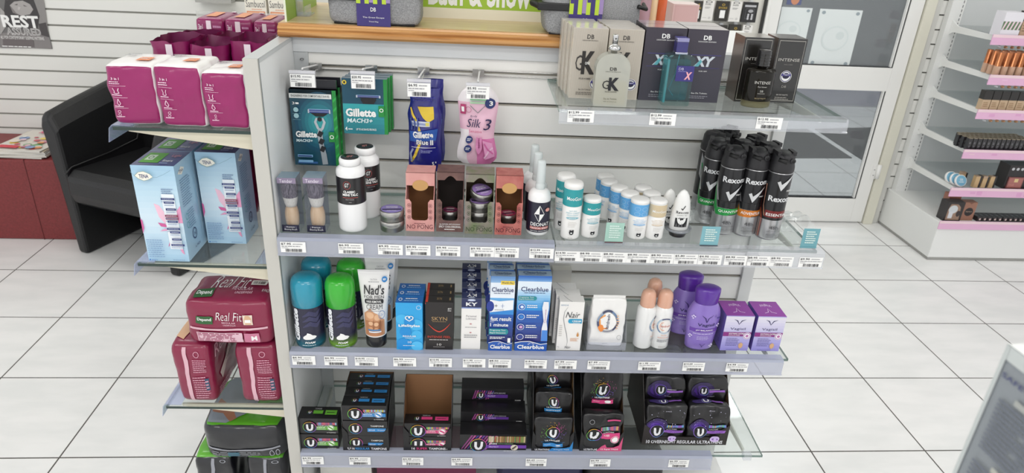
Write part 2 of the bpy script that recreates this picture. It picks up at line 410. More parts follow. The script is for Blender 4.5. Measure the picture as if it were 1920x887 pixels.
# the arcade behind the door
b = B(); yo = az(1600, 200, 0).y; b.box(1.5, 7.5, yo, yo + .1, 0, 3, mat_noise('outside_wall', '7f7e80', '8a898a', (1, 1, 1), 2, .6))
b.box(1.5, 7.5, yo - .012, yo, .0, .012, M('c9c9c9')); b.box(1.5, 7.5, yo - .015, yo, .012, .23, M('a9a7b3', .5)); struct(b, 'wall_outside')
b = B(); b.box(1.5, 7.5, 1.83, yo, 2.9, 2.95, M('bdbdbb', .8)); struct(b, 'ceiling_outside')
MATM = mat_noise('mat_pile', '3f3d3d', '4c4a4a', (1, 1, 1), 60, .9)
def mat_on_floor(pts, label):
    b = B(); ps = [az(x, y, 0) for x, y in pts]; c = sum(ps, Vector()) / len(ps)
    b.prism([(p.x - c.x, p.y - c.y) for p in ps], 'z', 0, .006, MATM); tag(b.obj('door_mat', loc=(c.x, c.y, 0)), label, 'door mat', 'door mats outside')
mat_on_floor([(1440, 297), (1597, 297), (1514, 243), (1440, 243)], 'dark grey door mat outside the glass door, left of the pale diagonal strip')
mat_on_floor([(1620, 303), (1634, 240), (1528, 243)], 'dark grey door mat outside the glass door, right of the pale diagonal strip')
# sheets stuck on the door glass
def sheet(px0, px1, py0, py1, label, mark):
    a = ay(px0, py1, YD + .018); c = ay(px1, py1, YD + .018); t = ay((px0 + px1) / 2, py0, YD + .018); w = c.x - a.x; h = min(.36, t.z - a.z)
    b = B(); b.box(-w / 2, w / 2, -.0005, .0005, 0, h, M('dde4e4', .5)); cv = cfront(b, w, .001, h)
    for x in (.1, .9):
        for y in (.06, .94): cv.disc(x, y, .045, .03, M('9aa6ad'))
    cv.disc(.5, .5, .32, .22, M('d6dfdf')); cv.disc(.5, .5, .28, .19, M('dde4e4')); cv.disc(.6, .55, .1, .07, M('d2dbdb'))
    tag(b.obj('paper_notice', loc=((a.x + c.x) / 2, YD + .019, a.z)), label, 'notice', 'paper notices on the door')
sheet(1514, 1592, 17, 123, 'pale paper notice on the door glass with a grey dot at each corner', 1)
sheet(1434, 1505, 13, 100, 'pale paper notice on the door glass beside the hinge stile, partly behind boxes', 0)
p = ay(1488, 9, YD + .018); b = B(); b.box(-.035, .035, -.0005, .0005, 0, .09, M('5c6489')); cv = cfront(b, .07, .001, .09); cv.disc(.55, .3, .3, .3, M('c98a6c')); cv.rect(0, .75, 1, 1, M('3e4a7c'))
tag(b.obj('sticker', loc=(p.x, YD + .019, p.z)), 'small blue and orange sticker above the left notice on the door glass', 'sticker')

# ================================================================ THE DISPLAY STAND
ALU = M('c4c7c8', .35, .25); PW = M('eceeee', .4); BEI = M('c4c2bb', .45)
G = thing('display_stand', 'white slatwall shop display stand with glass shelves full of toiletries', 'display stand', F(0, 0, 0))
def gp(b, name, bevel=0): return b.obj(name, G, bevel=bevel)
b = B(); b.box(-.022, 0, .003, .95, 0, 1.176, PW); gp(b, 'end_panel')
b = B(); b.box(-.024, 0.001, -.002, .003, 0, 1.178, BEI); b.box(-.024, .001, .003, .236, 1.176, 1.1785, ALU)
b.box(0, .0012, .003, .0075, 0, 1.178, M('8f9596', .4, .3)); b.box(0, .0012, .0075, .236, 1.170, 1.176, M('c8cccd', .4)); gp(b, 'edge_trim')
b = B(); slatwall(b, .029, 1.02, .24, .12, 1.148, 1.121, .0664, M('efeeea', .4), M('6a6862', .5), .007, .008, M('a9a49a', .4, .4)); gp(b, 'slat_panel')
b = B(); b.box(0, .029, .236, .262, 0, 1.148, ALU); b.lathe([(.0045, 0), (.003, .003)], M('88898b', .3, .9), 12, cx=.017, cz=1.133, cy=.232); gp(b, 'post', .001)
b = B(); b.box(1.02, 1.048, .232, .262, 0, 1.148, M('d3d4d3', .4)); gp(b, 'post', .001)
b = B(); b.box(0, 1.048, .234, .262, 1.148, 1.178, M('d2d5d7', .4)); gp(b, 'top_rail', .001)
b = B(); b.box(0, 1.048, .268, .60, .0, 1.176, PW); gp(b, 'core')
b = B(); b.box(0, 1.035, .0, .232, 0, .135, M('e6e7e6', .45)); gp(b, 'base_deck', .002)
# two thin hanging rods in the top groove
b = B()
CH = M('c9c9c6', .25, .9)
for z in (1.124, 1.114): b.tube([(.035, .236, z), (1.015, .236, z)], .0014, CH)
gp(b, 'hanging_rail')
def bracket(name, parent, p0, axis, L, root, tip, t=.004, mat=None):
    """tapering knife bracket under a shelf: p0 root point, axis = unit direction to the tip"""
    b = B(); ax = Vector(axis); n = Vector((-ax.y, ax.x, 0)); vs = []
    for sgn in (-1, 1):
        for q, dz in ((0, 0), (L, 0), (L, -tip), (0, -root)): vs.append(Vector(p0) + ax * q + n * (sgn * t / 2) + Vector((0, 0, dz)))
    b.add(vs, [(0, 1, 2, 3), (7, 6, 5, 4), (0, 4, 5, 1), (1, 5, 6, 2), (2, 6, 7, 3), (3, 7, 4, 0)], mat or M('dedcd4', .45)); return b.obj(name, parent)
# glass shelves
GL = thin('d5dcda', .07, 'f6f9f8'); GE = thin('5f726d', .7, 'b5cdc5'); GEL = thin('8fa8a2', .6, 'bcd8d0')
STRIP = thin('cdd0da', .50, 'f0f2fb', .12); STRIPT = thin('c0c5d4', .58, 'e4e8f6', .08); CLEAR = thin('e6e8ea', .22, 'fbfcff', .06)
TK = M('f4f4f2', .5); TKI = M('3a3a3e', .5); TKG = M('9a9a9e', .5)
def ticket(parent, u, z, txt, w=.047, h=.0215, v=-.0115, seed=0, tilt=0, lean=0):
    b = B(); b.box(-w / 2, w / 2, -.0004, .0004, 0, h, TK); cv = cfront(b, w, .0008, h)
    cv.text(txt, .03, .72, .43, .93, TKI, .02); cv.lines(.5, .74, .93, .9, 1, TKG, seed); cv.lines(.04, .52, .97, .68, 1, TKG, seed + 1); cv.lines(.04, .40, .3, .5, 1, TKG, seed + 3)
    cv.bars(.2, .07, .86, .36, 22, TKI, seed + 2)
    o = b.obj('price_label', parent, loc=(u, v, z)); o.rotation_euler = (lean, tilt, 0); return o
def shelf(z, u0, u1, label, s0, s1, strip, tks, vd=.24, clear=False, sh=.031):
    t = thing('glass_shelf', label, 'shelf', F(0, 0, z), group=None)
    b = B(); b.box(u0, u1, 0.0, vd - .003, -.006, 0, GL, {'front': GE, 'left': GEL, 'right': GE, 'back': GEL}); b.obj('glass_panel', t)
    for u in (u0 + .02, u1 - .035): bracket('bracket', t, (u, vd - .003, -.0065), (0, -1, 0), vd - .03, .026, .008)
    b = B(); A, Bm = (STRIPT, STRIP) if not clear else (CLEAR, CLEAR)
    # holder: lies on the glass edge, folds down in front
    b.prism([(.012, .0022), (-.006, .0015), (-.0095, -.0035), (-.0085, -.0045), (-.0055, .0003), (.012, .0009)], 'x', s0, s1, A)
    b.prism([(-.0095, -.0035), (-.0105, -sh), (-.009, -sh - .001), (-.0085, -.0045)], 'x', s0, s1, Bm)
    b.prism([(-.0105, -sh), (-.0135, -sh - .001), (-.0135, -sh - .003), (-.009, -sh - .002)], 'x', s0, s1, Bm)
    st = b.obj(strip, t)
    for i, (px, txt) in enumerate(tks):
        py = P_Y(px, z); u = av(px, py, -.012)[0]; ticket(st, u, -sh + .004 - (.004 if clear else 0), txt, seed=i * 5 + int(z * 90), tilt=((i * 37) % 5 - 2) * .004)
    return t
def P_Y(px, z): 
    y = 400
    for k in range(30):
        zz = av(px, y, -.012)[1]; y += (zz - (z - .02)) * 1000
    return y
SB = shelf(.846, .0035, .5315, 'left glass shelf of the second row carrying brushes, talc, tins and small open trays', .003, .531, 'price_strip',
      [(550, '$7.95'), (658, '$6.95'), (732, '$9.95'), (784, '$9.95'), (840, '$9.95'), (904, '$9.95'), (950, '$9.95'), (1015, '$12.99')])
SB2 = shelf(.8455, .5335, 1.055, 'right glass shelf of the second row carrying roll-ons and black spray cans', .533, 1.068, 'price_strip',
      [(1063, '$14.90'), (1108, '$8.90'), (1152, '$8.90'), (1197, '$8.90'), (1241, '$8.90'), (1286, '$5.80'), (1331, '$4.95'), (1380, '$8.95'), (1422, '$8.95'), (1465, '$8.95'), (1520, '$9.90')], clear=True)
SA = shelf(1.112, .519, 1.046, 'top glass shelf on the right carrying perfume boxes and tester bottles', .519, 1.045, 'price_strip', [(1088, '$12.99'), (1241, '$12.99'), (1440, '$12.95')], clear=True, sh=.020)
SC3 = shelf(.586, .0035, 1.055, 'third glass shelf carrying shaving foam, slim cartons and lilac bottles', .003, 1.042, 'price_strip',
      [(570, '$6.95'), (630, '$6.95'), (687, '$10.95'), (759, '$6.95'), (826, '$10.95'), (889, '$11.95'), (937, '$8.50'), (1004, '$18.95'), (1060, '$7.99'), (1122, '$7.99'), (1217, '$11.95'), (1300, '$10.09'), (1381, '$4.99')])
SD = shelf(.316, .0035, 1.055, 'lowest glass shelf carrying black cartons and packets in open trays', .003, .934, 'price_strip',
      [(587, '$4.95'), (675, '$4.95'), (774, '$4.95'), (866, '$4.95'), (1005, '$6.65'), (1125, '$6.99'), (1272, '$6.99')])
b = B(); b.box(-.009, .009, -.008, .006, -.012, .004, CLEAR); b.obj('shelf_clip', SD, loc=(1.02, .006, -.002))

# wing shelves on the left side of the stand, lip to the left
CREAM = M('d9d2bd', .5)
def wing(z, x0, label, back=.88):
    t = thing('glass_shelf', label, 'shelf', F(0, 0, z))
    b = B(); b.box(x0, -.0245, 0, back, -.006, 0, GL, {'front': M('30403c', .15), 'left': GEL, 'right': GEL, 'back': GEL}); b.obj('glass_panel', t)
    for v in (.02, back - .03): bracket('bracket', t, (-.0245, v, -.007), (-1, 0, 0), .22, .034, .006, .005, CREAM)
    b = B(); S2 = thin('ccd4ea', .3, 'f0f4ff', .1)
    b.prism([(x0 + .03, .0022), (x0 - .003, .0022), (x0 - .009, -.004), (x0 - .014, -.030), (x0 - .0125, -.030), (x0 - .0075, -.0045), (x0 - .0025, .0010), (x0 + .03, .001)], 'y', .004, back - .003, S2)
    b.obj('price_strip', t); return t
W1 = wing(1.051, -.262, 'upper glass shelf on the left side of the stand under the purple packs')
W2 = wing(.781, -.268, 'middle glass shelf on the left side of the stand under the pale blue cartons')
W3 = wing(.437, -.271, 'lower glass shelf on the left side of the stand under the crimson packs')
b = B(); b.box(-.27, -.0245, .0, .9, 0, .10, M('d9d9d5', .5)); gp(b, 'side_deck', .002)

# wooden top
m, nt, bs, N, L = node_mat('varnished_pine', .28)
tc = N('ShaderNodeTexCoord'); mp = N('ShaderNodeMapping'); mp.inputs['Scale'].default_value = (3, 40, 60); L(tc.outputs['Object'], mp.inputs[0])
n = N('ShaderNodeTexNoise'); n.inputs['Scale'].default_value = 1.5; n.inputs['Detail'].default_value = 7; n.inputs['Distortion'].default_value = .8; L(mp.outputs[0], n.inputs[0])
cr = N('ShaderNodeValToRGB'); cr.color_ramp.elements[0].position = .3; cr.color_ramp.elements[1].position = .7
cr.color_ramp.elements[0].color = (*lin('a9713c'), 1); cr.color_ramp.elements[1].color = (*lin('d6a468'), 1); L(n.outputs[0], cr.inputs[0]); L(cr.outputs[0], bs.inputs['Base Color'])
WOOD = m; WTOP = mat_noise('pale_board', 'cdb287', 'dcc69c', (2, 14, 1), 3, .35)
b = B(); x0, x1, y0, y1 = -.022, .74, .214, .56
prof = [(y0 + .004, 1.1795), (y0, 1.184), (y0, 1.189), (y0 + .004, 1.192), (y0 + .002, 1.196), (y0 + .005, 1.2), (y0 + .010, 1.2005), (y0 + .012, 1.2045), (y1, 1.2045), (y1, 1.1795)]
b.prism(prof, 'x', x0, x1, WOOD); b.box(x0 + .002, x1 - .002, y0 + .022, y1 - .003, 1.2045, 1.205, WTOP)
tag(b.obj('wooden_board', loc=F(0, 0, 0), rz=TH), 'varnished wooden board with a moulded front edge lying on top of the stand', 'board')
ZT = 1.205
# green header signs
GRN = M('9fc23a', .45); LG = M('c6dd7c', .45)
b = B(); z0 = .022; ua = av(800, 10, .385)[0]; zb = av(800, 12, .385)[1] - ZT
W_ = .46; Hs = .26; b.box(0, W_, 0, .004, z0, Hs, GRN); b.box(-.005, W_ + .01, .0, .006, 0, z0, M('e9e3cf', .4))
cv = Cv(b, lambda a, c, k: (a * W_, -k, c * Hs)); u0 = .20; o_ = F(u0, .385, ZT)
k0 = (av(803, 8, .385)[0] - u0) / W_; k1 = (av(996, 10, .385)[0] - u0) / W_; kz = (av(803, 9, .385)[1] - ZT) / Hs
cv.text('Bath & Show', k0, kz, k1, kz + .24, WHITE, .03); cv.text('er', k1 + .01, kz, k1 + .1, kz + .17, WHITE, .03)
tag(b.obj('header_sign', loc=o_, rz=TH), 'lime green sign with white lettering standing across the wooden board', 'sign')
b = B(); b.box(0, .004, 0, .27, 0, .24, LG, {'right': M('93b53c', .45), 'front': M('e8ecd8')})
cv = Cv(b, lambda a, c, k: (.004 + k, a * .27, c * .24)); cv.disc(.25, .30, .07, .06, WHITE); cv.ring(.25, .42, .1, .09, .3, WHITE, a0=0, a1=PI)
sg = tag(b.obj('header_sign', loc=F(-.012, .240, ZT), rz=TH), 'lime green side sign standing on the left end of the wooden board', 'sign')
b = B(); b.box(.004, .007, 0, .05, 0, .035, CLEAR); b.box(.004, .03, 0, .05, -.0, .003, CLEAR); b.box(.02, .023, 0, .05, 0, .02, CLEAR); b.obj('clip', sg, loc=(0.001, .075, .0005))

# ---- toiletry bags on the board
FAB = mat_noise('grey_weave', '77787a', 'a6a7a8', (200, 60, 330), 2.2, .85, .3, .7, .3); BLK = M('1a1a1c', .45, bump=.2, bs=200); PURP = M('3c3175', .4); LIL = M('9c86b8', .45); LIM = M('b8d23c', .45)
def washbag(px0, px1, py, v, label, w=None, stripx=.5):
    u0 = av(px0, py, v)[0]; u1 = av(px1, py, v)[0]; w = u1 - u0; d = .085; h = .125
    t = thing('toiletry_bag', label, 'bag', F((u0 + u1) / 2, v + d / 2, ZT), TH, 'grey toiletry bags on the board')
    b = B(); b.soft(w, d, h, FAB, 11, 18, .03, .003, int(px0), taper=-.03); b.obj('bag_body', t, weld=True)
    b = B(); b.tube([(-w / 2 + .01, -d / 2 + .004, .003), (w / 2 - .01, -d / 2 + .004, .003)], .0022, BLK); b.obj('piping', t)
    b = B(); b.box(-w / 2 - .016, -w / 2 + .062, -d / 2 - .006, -d / 2 + .03, .047, .062, BLK); b.tube([(-w / 2 - .01, -d / 2, .054), (-w / 2 - .025, -d / 2 + .02, .058), (-w / 2 - .01, -d / 2 + .05, .06)], .007, BLK); b.obj('handle_strap', t, bevel=.002)
    b = B(); b.tube([(w / 2 - .006, -d / 2 - .002, .062), (w / 2 + .012, -d / 2 + .004, .057), (w / 2 + .014, 0, .062)], .004, BLK); b.obj('zip_pull', t)
    b = B(); sw = .066; sx = (stripx - .5) * w; b.box(sx - sw / 2, sx + sw / 2, -d / 2 - .007, -d / 2 - .0055, .0, .15, PURP)
    cv = Cv(b, lambda a, c, k: (sx + (a - .5) * sw, -d / 2 - .007 - k, c * .15))
    for i, (a, c_) in enumerate(((0, LIM), (.125, PURP), (.25, LIM), (.38, LIL), (.5, LIM), (.63, PURP), (.76, LIM), (.88, LIL))):
        cv.rect(a, .30 if i % 2 else .285, a + .125, 1, c_)
    for a, y in ((.02, .42), (.27, .5), (.52, .44), (.77, .48)): cv.rect(a, y, a + .1, y + .07, PURP)
    cv.text('DB', .42, .19, .58, .24, WHITE, .01); cv.text('The Great Escape', .18, .10, .82, .125, WHITE); cv.text('Travel Bag', .36, .05, .64, .07, WHITE); b.obj('card_sleeve', t)
    return t
washbag(617, 787, 50, .235, 'grey woven toiletry bag with a purple card sleeve in front of the green sign')
washbag(1020, 1196, 60, .215, 'grey woven toiletry bag with black strap standing behind the pale perfume boxes', stripx=.42)

# small goods further back on the stand
def simple_bottle(prof, mats, name, label, cat, loc, group=None, **k):
    b = B(); b.lathe(prof, mats, 28, **k); return tag(b.obj(name, loc=loc, rz=TH), label, cat, group)
simple_bottle([(.018, 0), (.019, .004), (.019, .10), (.012, .112), (.012, .14), (.011, .145)], M('b48f9b', .3), 'bottle', 'dusty mauve bottle standing behind the perfume boxes beside the bag', 'bottle', F(av(1208, 20, .40)[0], .42, 1.1765))
simple_bottle([(.009, 0), (.010, .003), (.010, .09), (.006, .1), (.006, .13)], [M('d34a6a', .3)] + [M('e9c9a0', .2)] * 4, 'bottle', 'slim peach bottle with a pink foot standing behind the perfume boxes', 'bottle', F(av(1228, 20, .40)[0], .42, 1.1765))
simple_bottle([(.011, 0), (.011, .12), (.009, .125), (.009, .14)], M('dc6a3f', .25), 'bottle', 'bright orange tube standing behind the perfume boxes', 'bottle', F(av(1244, 20, .40)[0], .42, 1.1765))
u0, u1 = av(1259, 40, .42)[0], av(1307, 42, .42)[0]; w = u1 - u0; b = B(); zt = av(1280, 8, .42)[1] - 1.1765
b.box(-w / 2, w / 2, -w / 2, w / 2, 0, zt, M('d9b9b6', .3), {'top': M('ecd9d6', .3)}); cv = cfront(b, w, w, zt); cv.rect(.06, .04, .94, .96, M('cfa8a6', .3)); cv.rect(.1, .06, .9, .94, M('d3aeac', .3))
tag(b.obj('gift_box', loc=F((u0 + u1) / 2, .42 + w / 2, 1.1765), rz=TH), 'dusty pink square gift box standing behind the dark perfume boxes', 'box')
# ================================================================ GOODS ON THE SHELVES
def put(b, name, label, cat, u, v, z, dr=0, group=None, weld=False):
    return tag(b.obj(name, loc=F(u, v, z), rz=TH + dr, weld=weld), label, cat, group)
def tint(h, r=.35): return M(h, r)
ZP, ZA, ZB, ZC, ZD = 1.112, .846, .8455, .586, .316
K = .0004

# ---------------- top shelf: perfume boxes and testers
FILM = M('d9d3c8', .22, coat=.6)
def gk_print(cv, s=1):
    cv.text('G', .12, .40, .33, .62, M('3a3634')); cv.text('K', .30, .35, .70, .68, M('2b2726'), .045); cv.text('ONE', .40, .49, .54, .53, WHITE, .02)
    cv.text('POUR HOMME', .26, .275, .60, .30, M('4a4644'), .01)
def db(cv, y0, mat, x=.5): cv.text('DB', x - .1, y0 + .03, x + .1, y0 + .09, mat, .02); cv.text('DESIGNER BRANDS', x - .22, y0, x + .22, y0 + .015, mat)
def seal(cv, cx, cy, r, asp):
    cv.disc(cx, cy, r, r * asp, WHITE); cv.ring(cx, cy, r * .92, r * .92 * asp, .14, M('3d3668')); cv.disc(cx, cy + .01, r * .62, r * .5 * asp, M('262440')); cv.rect(cx - r * .8, cy + r * .1 * asp, cx + r * .8, cy + r * .45 * asp, M('3f3a82')); cv.text('vegan', cx - r * .5, cy + r * .17 * asp, cx + r * .5, cy + r * .38 * asp, WHITE)
def gk_box(w, d, h):
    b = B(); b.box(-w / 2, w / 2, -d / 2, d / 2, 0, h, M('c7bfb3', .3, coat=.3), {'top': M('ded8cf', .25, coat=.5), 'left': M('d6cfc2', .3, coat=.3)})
    cv = cfront(b, w, d, h); STR = M('b5ada1', .3, coat=.3)
    hh = cv.h
    for i in range(26): cv.h = hh; cv.rect(.02 + i * .0375, .01, .035 + i * .0375, .99, STR)
    db(cv, .82, M('3c3836')); gk_print(cv); cv.text('Eau De Toilette', .28, .12, .62, .14, M('4a4644')); cv.lines(.2, .05, .7, .10, 2, M('777069'), 3)
    seal(cv, .76, .22, .17, w / h); return b
u, v, w, h = fit(1062, 1133, 187, 55, ZP); d = .029
v = .085; w = av(1129, 183, v)[0] - av(1065, 183, v)[0] - .001
ub = av(1097, 183, v)[0]; h = av(1100, 52, v)[1] - ZP
b = gk_box(w, d, h)
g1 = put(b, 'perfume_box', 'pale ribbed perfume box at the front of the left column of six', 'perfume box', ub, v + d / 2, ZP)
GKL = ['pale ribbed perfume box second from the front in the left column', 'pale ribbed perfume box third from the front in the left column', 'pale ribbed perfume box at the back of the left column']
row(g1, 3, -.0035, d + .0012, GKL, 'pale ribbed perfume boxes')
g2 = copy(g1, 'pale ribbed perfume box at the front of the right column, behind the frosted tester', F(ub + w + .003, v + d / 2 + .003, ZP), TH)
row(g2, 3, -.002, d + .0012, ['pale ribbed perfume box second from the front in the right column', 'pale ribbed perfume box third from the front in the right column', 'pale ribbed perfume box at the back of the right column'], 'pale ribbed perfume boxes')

def xy_box(w, d, h):
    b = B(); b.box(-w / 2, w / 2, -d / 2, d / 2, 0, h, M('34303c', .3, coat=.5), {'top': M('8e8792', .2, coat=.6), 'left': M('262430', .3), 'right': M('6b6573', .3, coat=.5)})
    cv = cfront(b, w, d, h); cv.grad(0, 0, 1, 1, '3a3944', '3d3742', 6); db(cv, .83, WHITE)
    cv.rect(.1, .655, .9, .66, M('4c4696')); cv.text('XY', .24, .50, .76, .64, M('c8ced6', .3), .05, .18); cv.poly([(.27, .5), (.37, .5), (.45, .57), (.40, .60)], M('5fa9b4', .3))
    cv.rect(.1, .48, .9, .483, M('4c4696')); cv.text('FOR HIM', .4, .43, .6, .445, WHITE); cv.text('Eau De Toilette', .3, .12, .7, .14, WHITE); cv.lines(.25, .05, .75, .1, 2, M('8b8a93'), 4); return b
v = .088; ua = av(1196, 183, v)[0]; um = av(1273, 185, v)[0]; uz = av(1345, 187, v)[0]; h = av(1250, 52, v)[1] - ZP; d = .045
w = (uz - ua) / 2 - .001
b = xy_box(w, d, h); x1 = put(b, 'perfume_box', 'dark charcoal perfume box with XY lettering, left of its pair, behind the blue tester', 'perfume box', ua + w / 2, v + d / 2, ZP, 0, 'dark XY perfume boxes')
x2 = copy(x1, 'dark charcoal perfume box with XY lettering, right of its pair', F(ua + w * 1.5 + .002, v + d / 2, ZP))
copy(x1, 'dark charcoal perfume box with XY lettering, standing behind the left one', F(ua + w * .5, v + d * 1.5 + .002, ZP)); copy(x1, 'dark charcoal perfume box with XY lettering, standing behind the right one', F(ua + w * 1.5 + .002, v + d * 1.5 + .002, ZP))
def int_box(w, d, h):
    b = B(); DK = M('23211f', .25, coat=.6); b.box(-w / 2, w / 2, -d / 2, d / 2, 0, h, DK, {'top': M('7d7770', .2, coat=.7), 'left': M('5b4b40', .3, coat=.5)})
    cv = cfront(b, w, d, h); SIL = M('9d9a94', .35); hh = cv.h
    for a in ((.05, .03, .065, .97), (.935, .03, .95, .97), (.05, .03, .95, .04), (.05, .96, .95, .97)): cv.h = hh; cv.rect(*a, SIL)
    cv.text('INTENSE', .13, .655, .87, .70, M('b5b2ad'), .01); cv.text('POUR HOMME', .35, .60, .65, .61, SIL); seal(cv, .5, .42, .2, w / h)
    cv.text('DB', .42, .245, .58, .28, SIL); cv.text('EAU DE TOILETTE', .3, .12, .7, .14, M('c9c5bf')); cv.lines(.25, .05, .75, .1, 2, SIL, 5); return b
v = .105; ua = av(1376, 187, v)[0]; uz = av(1487, 190, v)[0]; w = (uz - ua) / 2 - .003; h = av(1460, 72, v)[1] - ZP; d = .055
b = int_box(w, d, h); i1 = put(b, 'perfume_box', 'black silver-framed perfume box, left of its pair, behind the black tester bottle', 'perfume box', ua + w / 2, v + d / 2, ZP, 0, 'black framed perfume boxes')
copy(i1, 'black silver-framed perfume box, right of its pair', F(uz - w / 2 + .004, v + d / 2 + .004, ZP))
# testers
t = thing('perfume_tester', 'frosted perfume tester bottle with GK lettering and half its yellow scent left', 'perfume bottle', F(0, 0, ZP))
u, v, w, h = fit(1111, 1174, 200, 68, ZP); t.location = F(u, v + .012, ZP); d = .024
def rrect(w, h, r, n=6, rt=None):
    """outline of an upright bottle: small corners at the foot, big ones at the shoulder"""
    rt = rt or r; pts = []
    for cx, cz, rr, a0 in ((w / 2 - r, r, r, -PI / 2), (w / 2 - rt, h - rt, rt, 0), (-w / 2 + rt, h - rt, rt, PI / 2), (-w / 2 + r, r, r, PI)):
        for i in range(n + 1): a = a0 + PI / 2 * i / n; pts.append((cx + rr * math.cos(a), cz + rr * math.sin(a)))
    return pts
bh = h * .76
FRO = thin('c9cac2', .62, 'fbfcf5', .25); LIQ = thin('cfc07c', .55, 'f3e9b8', .2)
b = B(); b.prism(rrect(w, bh, .003, 6, w * .42), 'y', -d / 2, d / 2, FRO, False); cv = cfront(b, w, d, bh)
db(cv, .66, M('222222')); cv.text('G', .22, .34, .42, .50, INK); cv.text('K', .40, .31, .72, .56, INK, .05); cv.text('POUR HOMME', .32, .275, .66, .30, INK); cv.text('Eau de Toilette', .3, .14, .68, .17, M('555544')); cv.text('100 ml 3.4 fl oz', .3, .09, .68, .11, M('555544')); b.obj('bottle_body', t, bevel=.0015)
b = B(); b.prism([(-w / 2 + .003, .003), (w / 2 - .003, .003), (w / 2 - .003, bh * .46), (-w / 2 + .003, bh * .46)], 'y', -d / 2 + .002, d / 2 - .002, LIQ); b.obj('scent', t)
CHR = M('d4d4d4', .12, 1)
b = B(); b.lathe([(.006, bh - .001), (.006, bh + .004), (.0105, bh + .005), (.0115, bh + .008), (.0105, bh + .012), (.005, bh + .014), (.005, bh + .017), (.0052, bh + .017), (.0052, bh + .030), (.0045, bh + .0315)], CHR, 24); b.lathe([(.0013, 0), (.0013, .002)], INK, 8, cy=-.0052, cz=bh + .024); b.obj('spray_nozzle', t)
t = thing('perfume_tester', 'square clear perfume tester with blue scent, violet cap and X label', 'perfume bottle', F(0, 0, ZP))
u, v, w, h = fit(1238, 1292, 199, 66, ZP); w *= .97; t.location = F(u, v + .017, ZP); d = .034; bh = h * .73
CG = thin('bcd6d2', .04, 'e4f3f2', .02); BLQ = thin('3f8796', .20, '9fd0d8', .02)
b = B(); b.prism(rrect(w, bh, .004, 5, .010), 'y', -d / 2, d / 2, CG); b.obj('bottle_body', t, bevel=.002)
b = B(); b.prism(rrect(w - .012, bh * .80, .005), 'y', -d / 2 + .006, d / 2 - .006, BLQ); b.obj('scent', t, loc=(0, 0, .010)); 
b = B(); b.box(-w / 2 + .002, -w / 2 + .006, -d / 2 + .001, d / 2 - .001, .006, bh - .008, thin('5fb5c0', .55, 'c0eef0')); b.tube([(0, 0, bh), (-.003, 0, bh * .6), (-.012, 0, bh * .3), (-.002, 0, .016)], .0011, M('5fb5c6', .2), 6); b.obj('dip_tube', t)
b = B(); cw = .021; b.box(-cw / 2, cw / 2, -cw / 2, cw / 2, bh + .003, bh + .022, M('2f2a6e', .25, coat=.5)); b.box(-cw / 2 - .001, cw / 2 + .001, -cw / 2 - .001, cw / 2 + .001, bh, bh + .004, M('b9bccb', .15, .9)); b.box(-cw / 2 - .0005, cw / 2 + .0005, -cw / 2 - .0005, cw / 2 + .0005, bh + .022, bh + .029, M('9c9ac0', .15, .8), {'top': M('4c4a8e', .25)}); b.obj('cap', t, bevel=.001)
b = B(); lw = w * .62; x0 = -w * .13; b.box(x0, x0 + lw, -d / 2 - .0009, -d / 2 - .0004, bh * .50, bh * .80, M('39337a', .3)); cv = Cv(b, lambda a, c, k: (x0 + a * lw, -d / 2 - .0009 - k, bh * (.50 + .30 * c))); cv.text('DB', .12, .72, .4, .88, M('c9c9dd')); cv.lines(.1, .6, .6, .68, 1, M('8f8cc0')); cv.text('X', .48, .12, .9, .62, M('e9a9b2'), .05, .2); b.obj('label', t)
t = thing('perfume_tester', 'round-shouldered black perfume tester with INTENSE lettering and ribbed cap', 'perfume bottle', F(0, 0, ZP))
u, v, w, h = fit(1394, 1449, 203, 96, ZP); t.location = F(u, v + .02, ZP); bh = h * .68; R_ = w / 2 * .98; sy = .72
SMK = thin('1d1a14', .86, '6a6048', .04); BCLR = thin('8b8567', .35, 'd9d4b4', .03)
b = B(); b.lathe([(R_ * .96, 0), (R_, .003), (R_, .012), (R_, bh - .006), (R_ * .93, bh - .001), (.012, bh)], [BCLR, BCLR, SMK, SMK, SMK], 40, sy=sy); cv = cyl(b, lambda z: R_, .034, .012, bh - .018, 0, 1, sy)
cv.text('INTENSE', .05, .62, .95, .72, M('c9c7c2')); cv.text('Pour Homme', .25, .50, .75, .55, M('c9c7c2'), 0, .2); cv.text('DB', .42, .34, .58, .41, M('c9c7c2')); cv.lines(.3, .27, .7, .31, 1, M('a9a7a0')); cv.text('EAU DE TOILETTE', .2, .1, .8, .14, M('b9a982')); b.obj('bottle_body', t)
b = B(); pr = [(.008, bh), (.008, bh + .003)]
for k in range(5): pr += [(.0125, bh + .004 + k * .0052), (.013, bh + .006 + k * .0052), (.0122, bh + .0085 + k * .0052)]
b.lathe(pr + [(.0125, bh + .033), (.0115, bh + .0345)], M('1b1918', .18, coat=.5), 32); b.obj('cap', t)

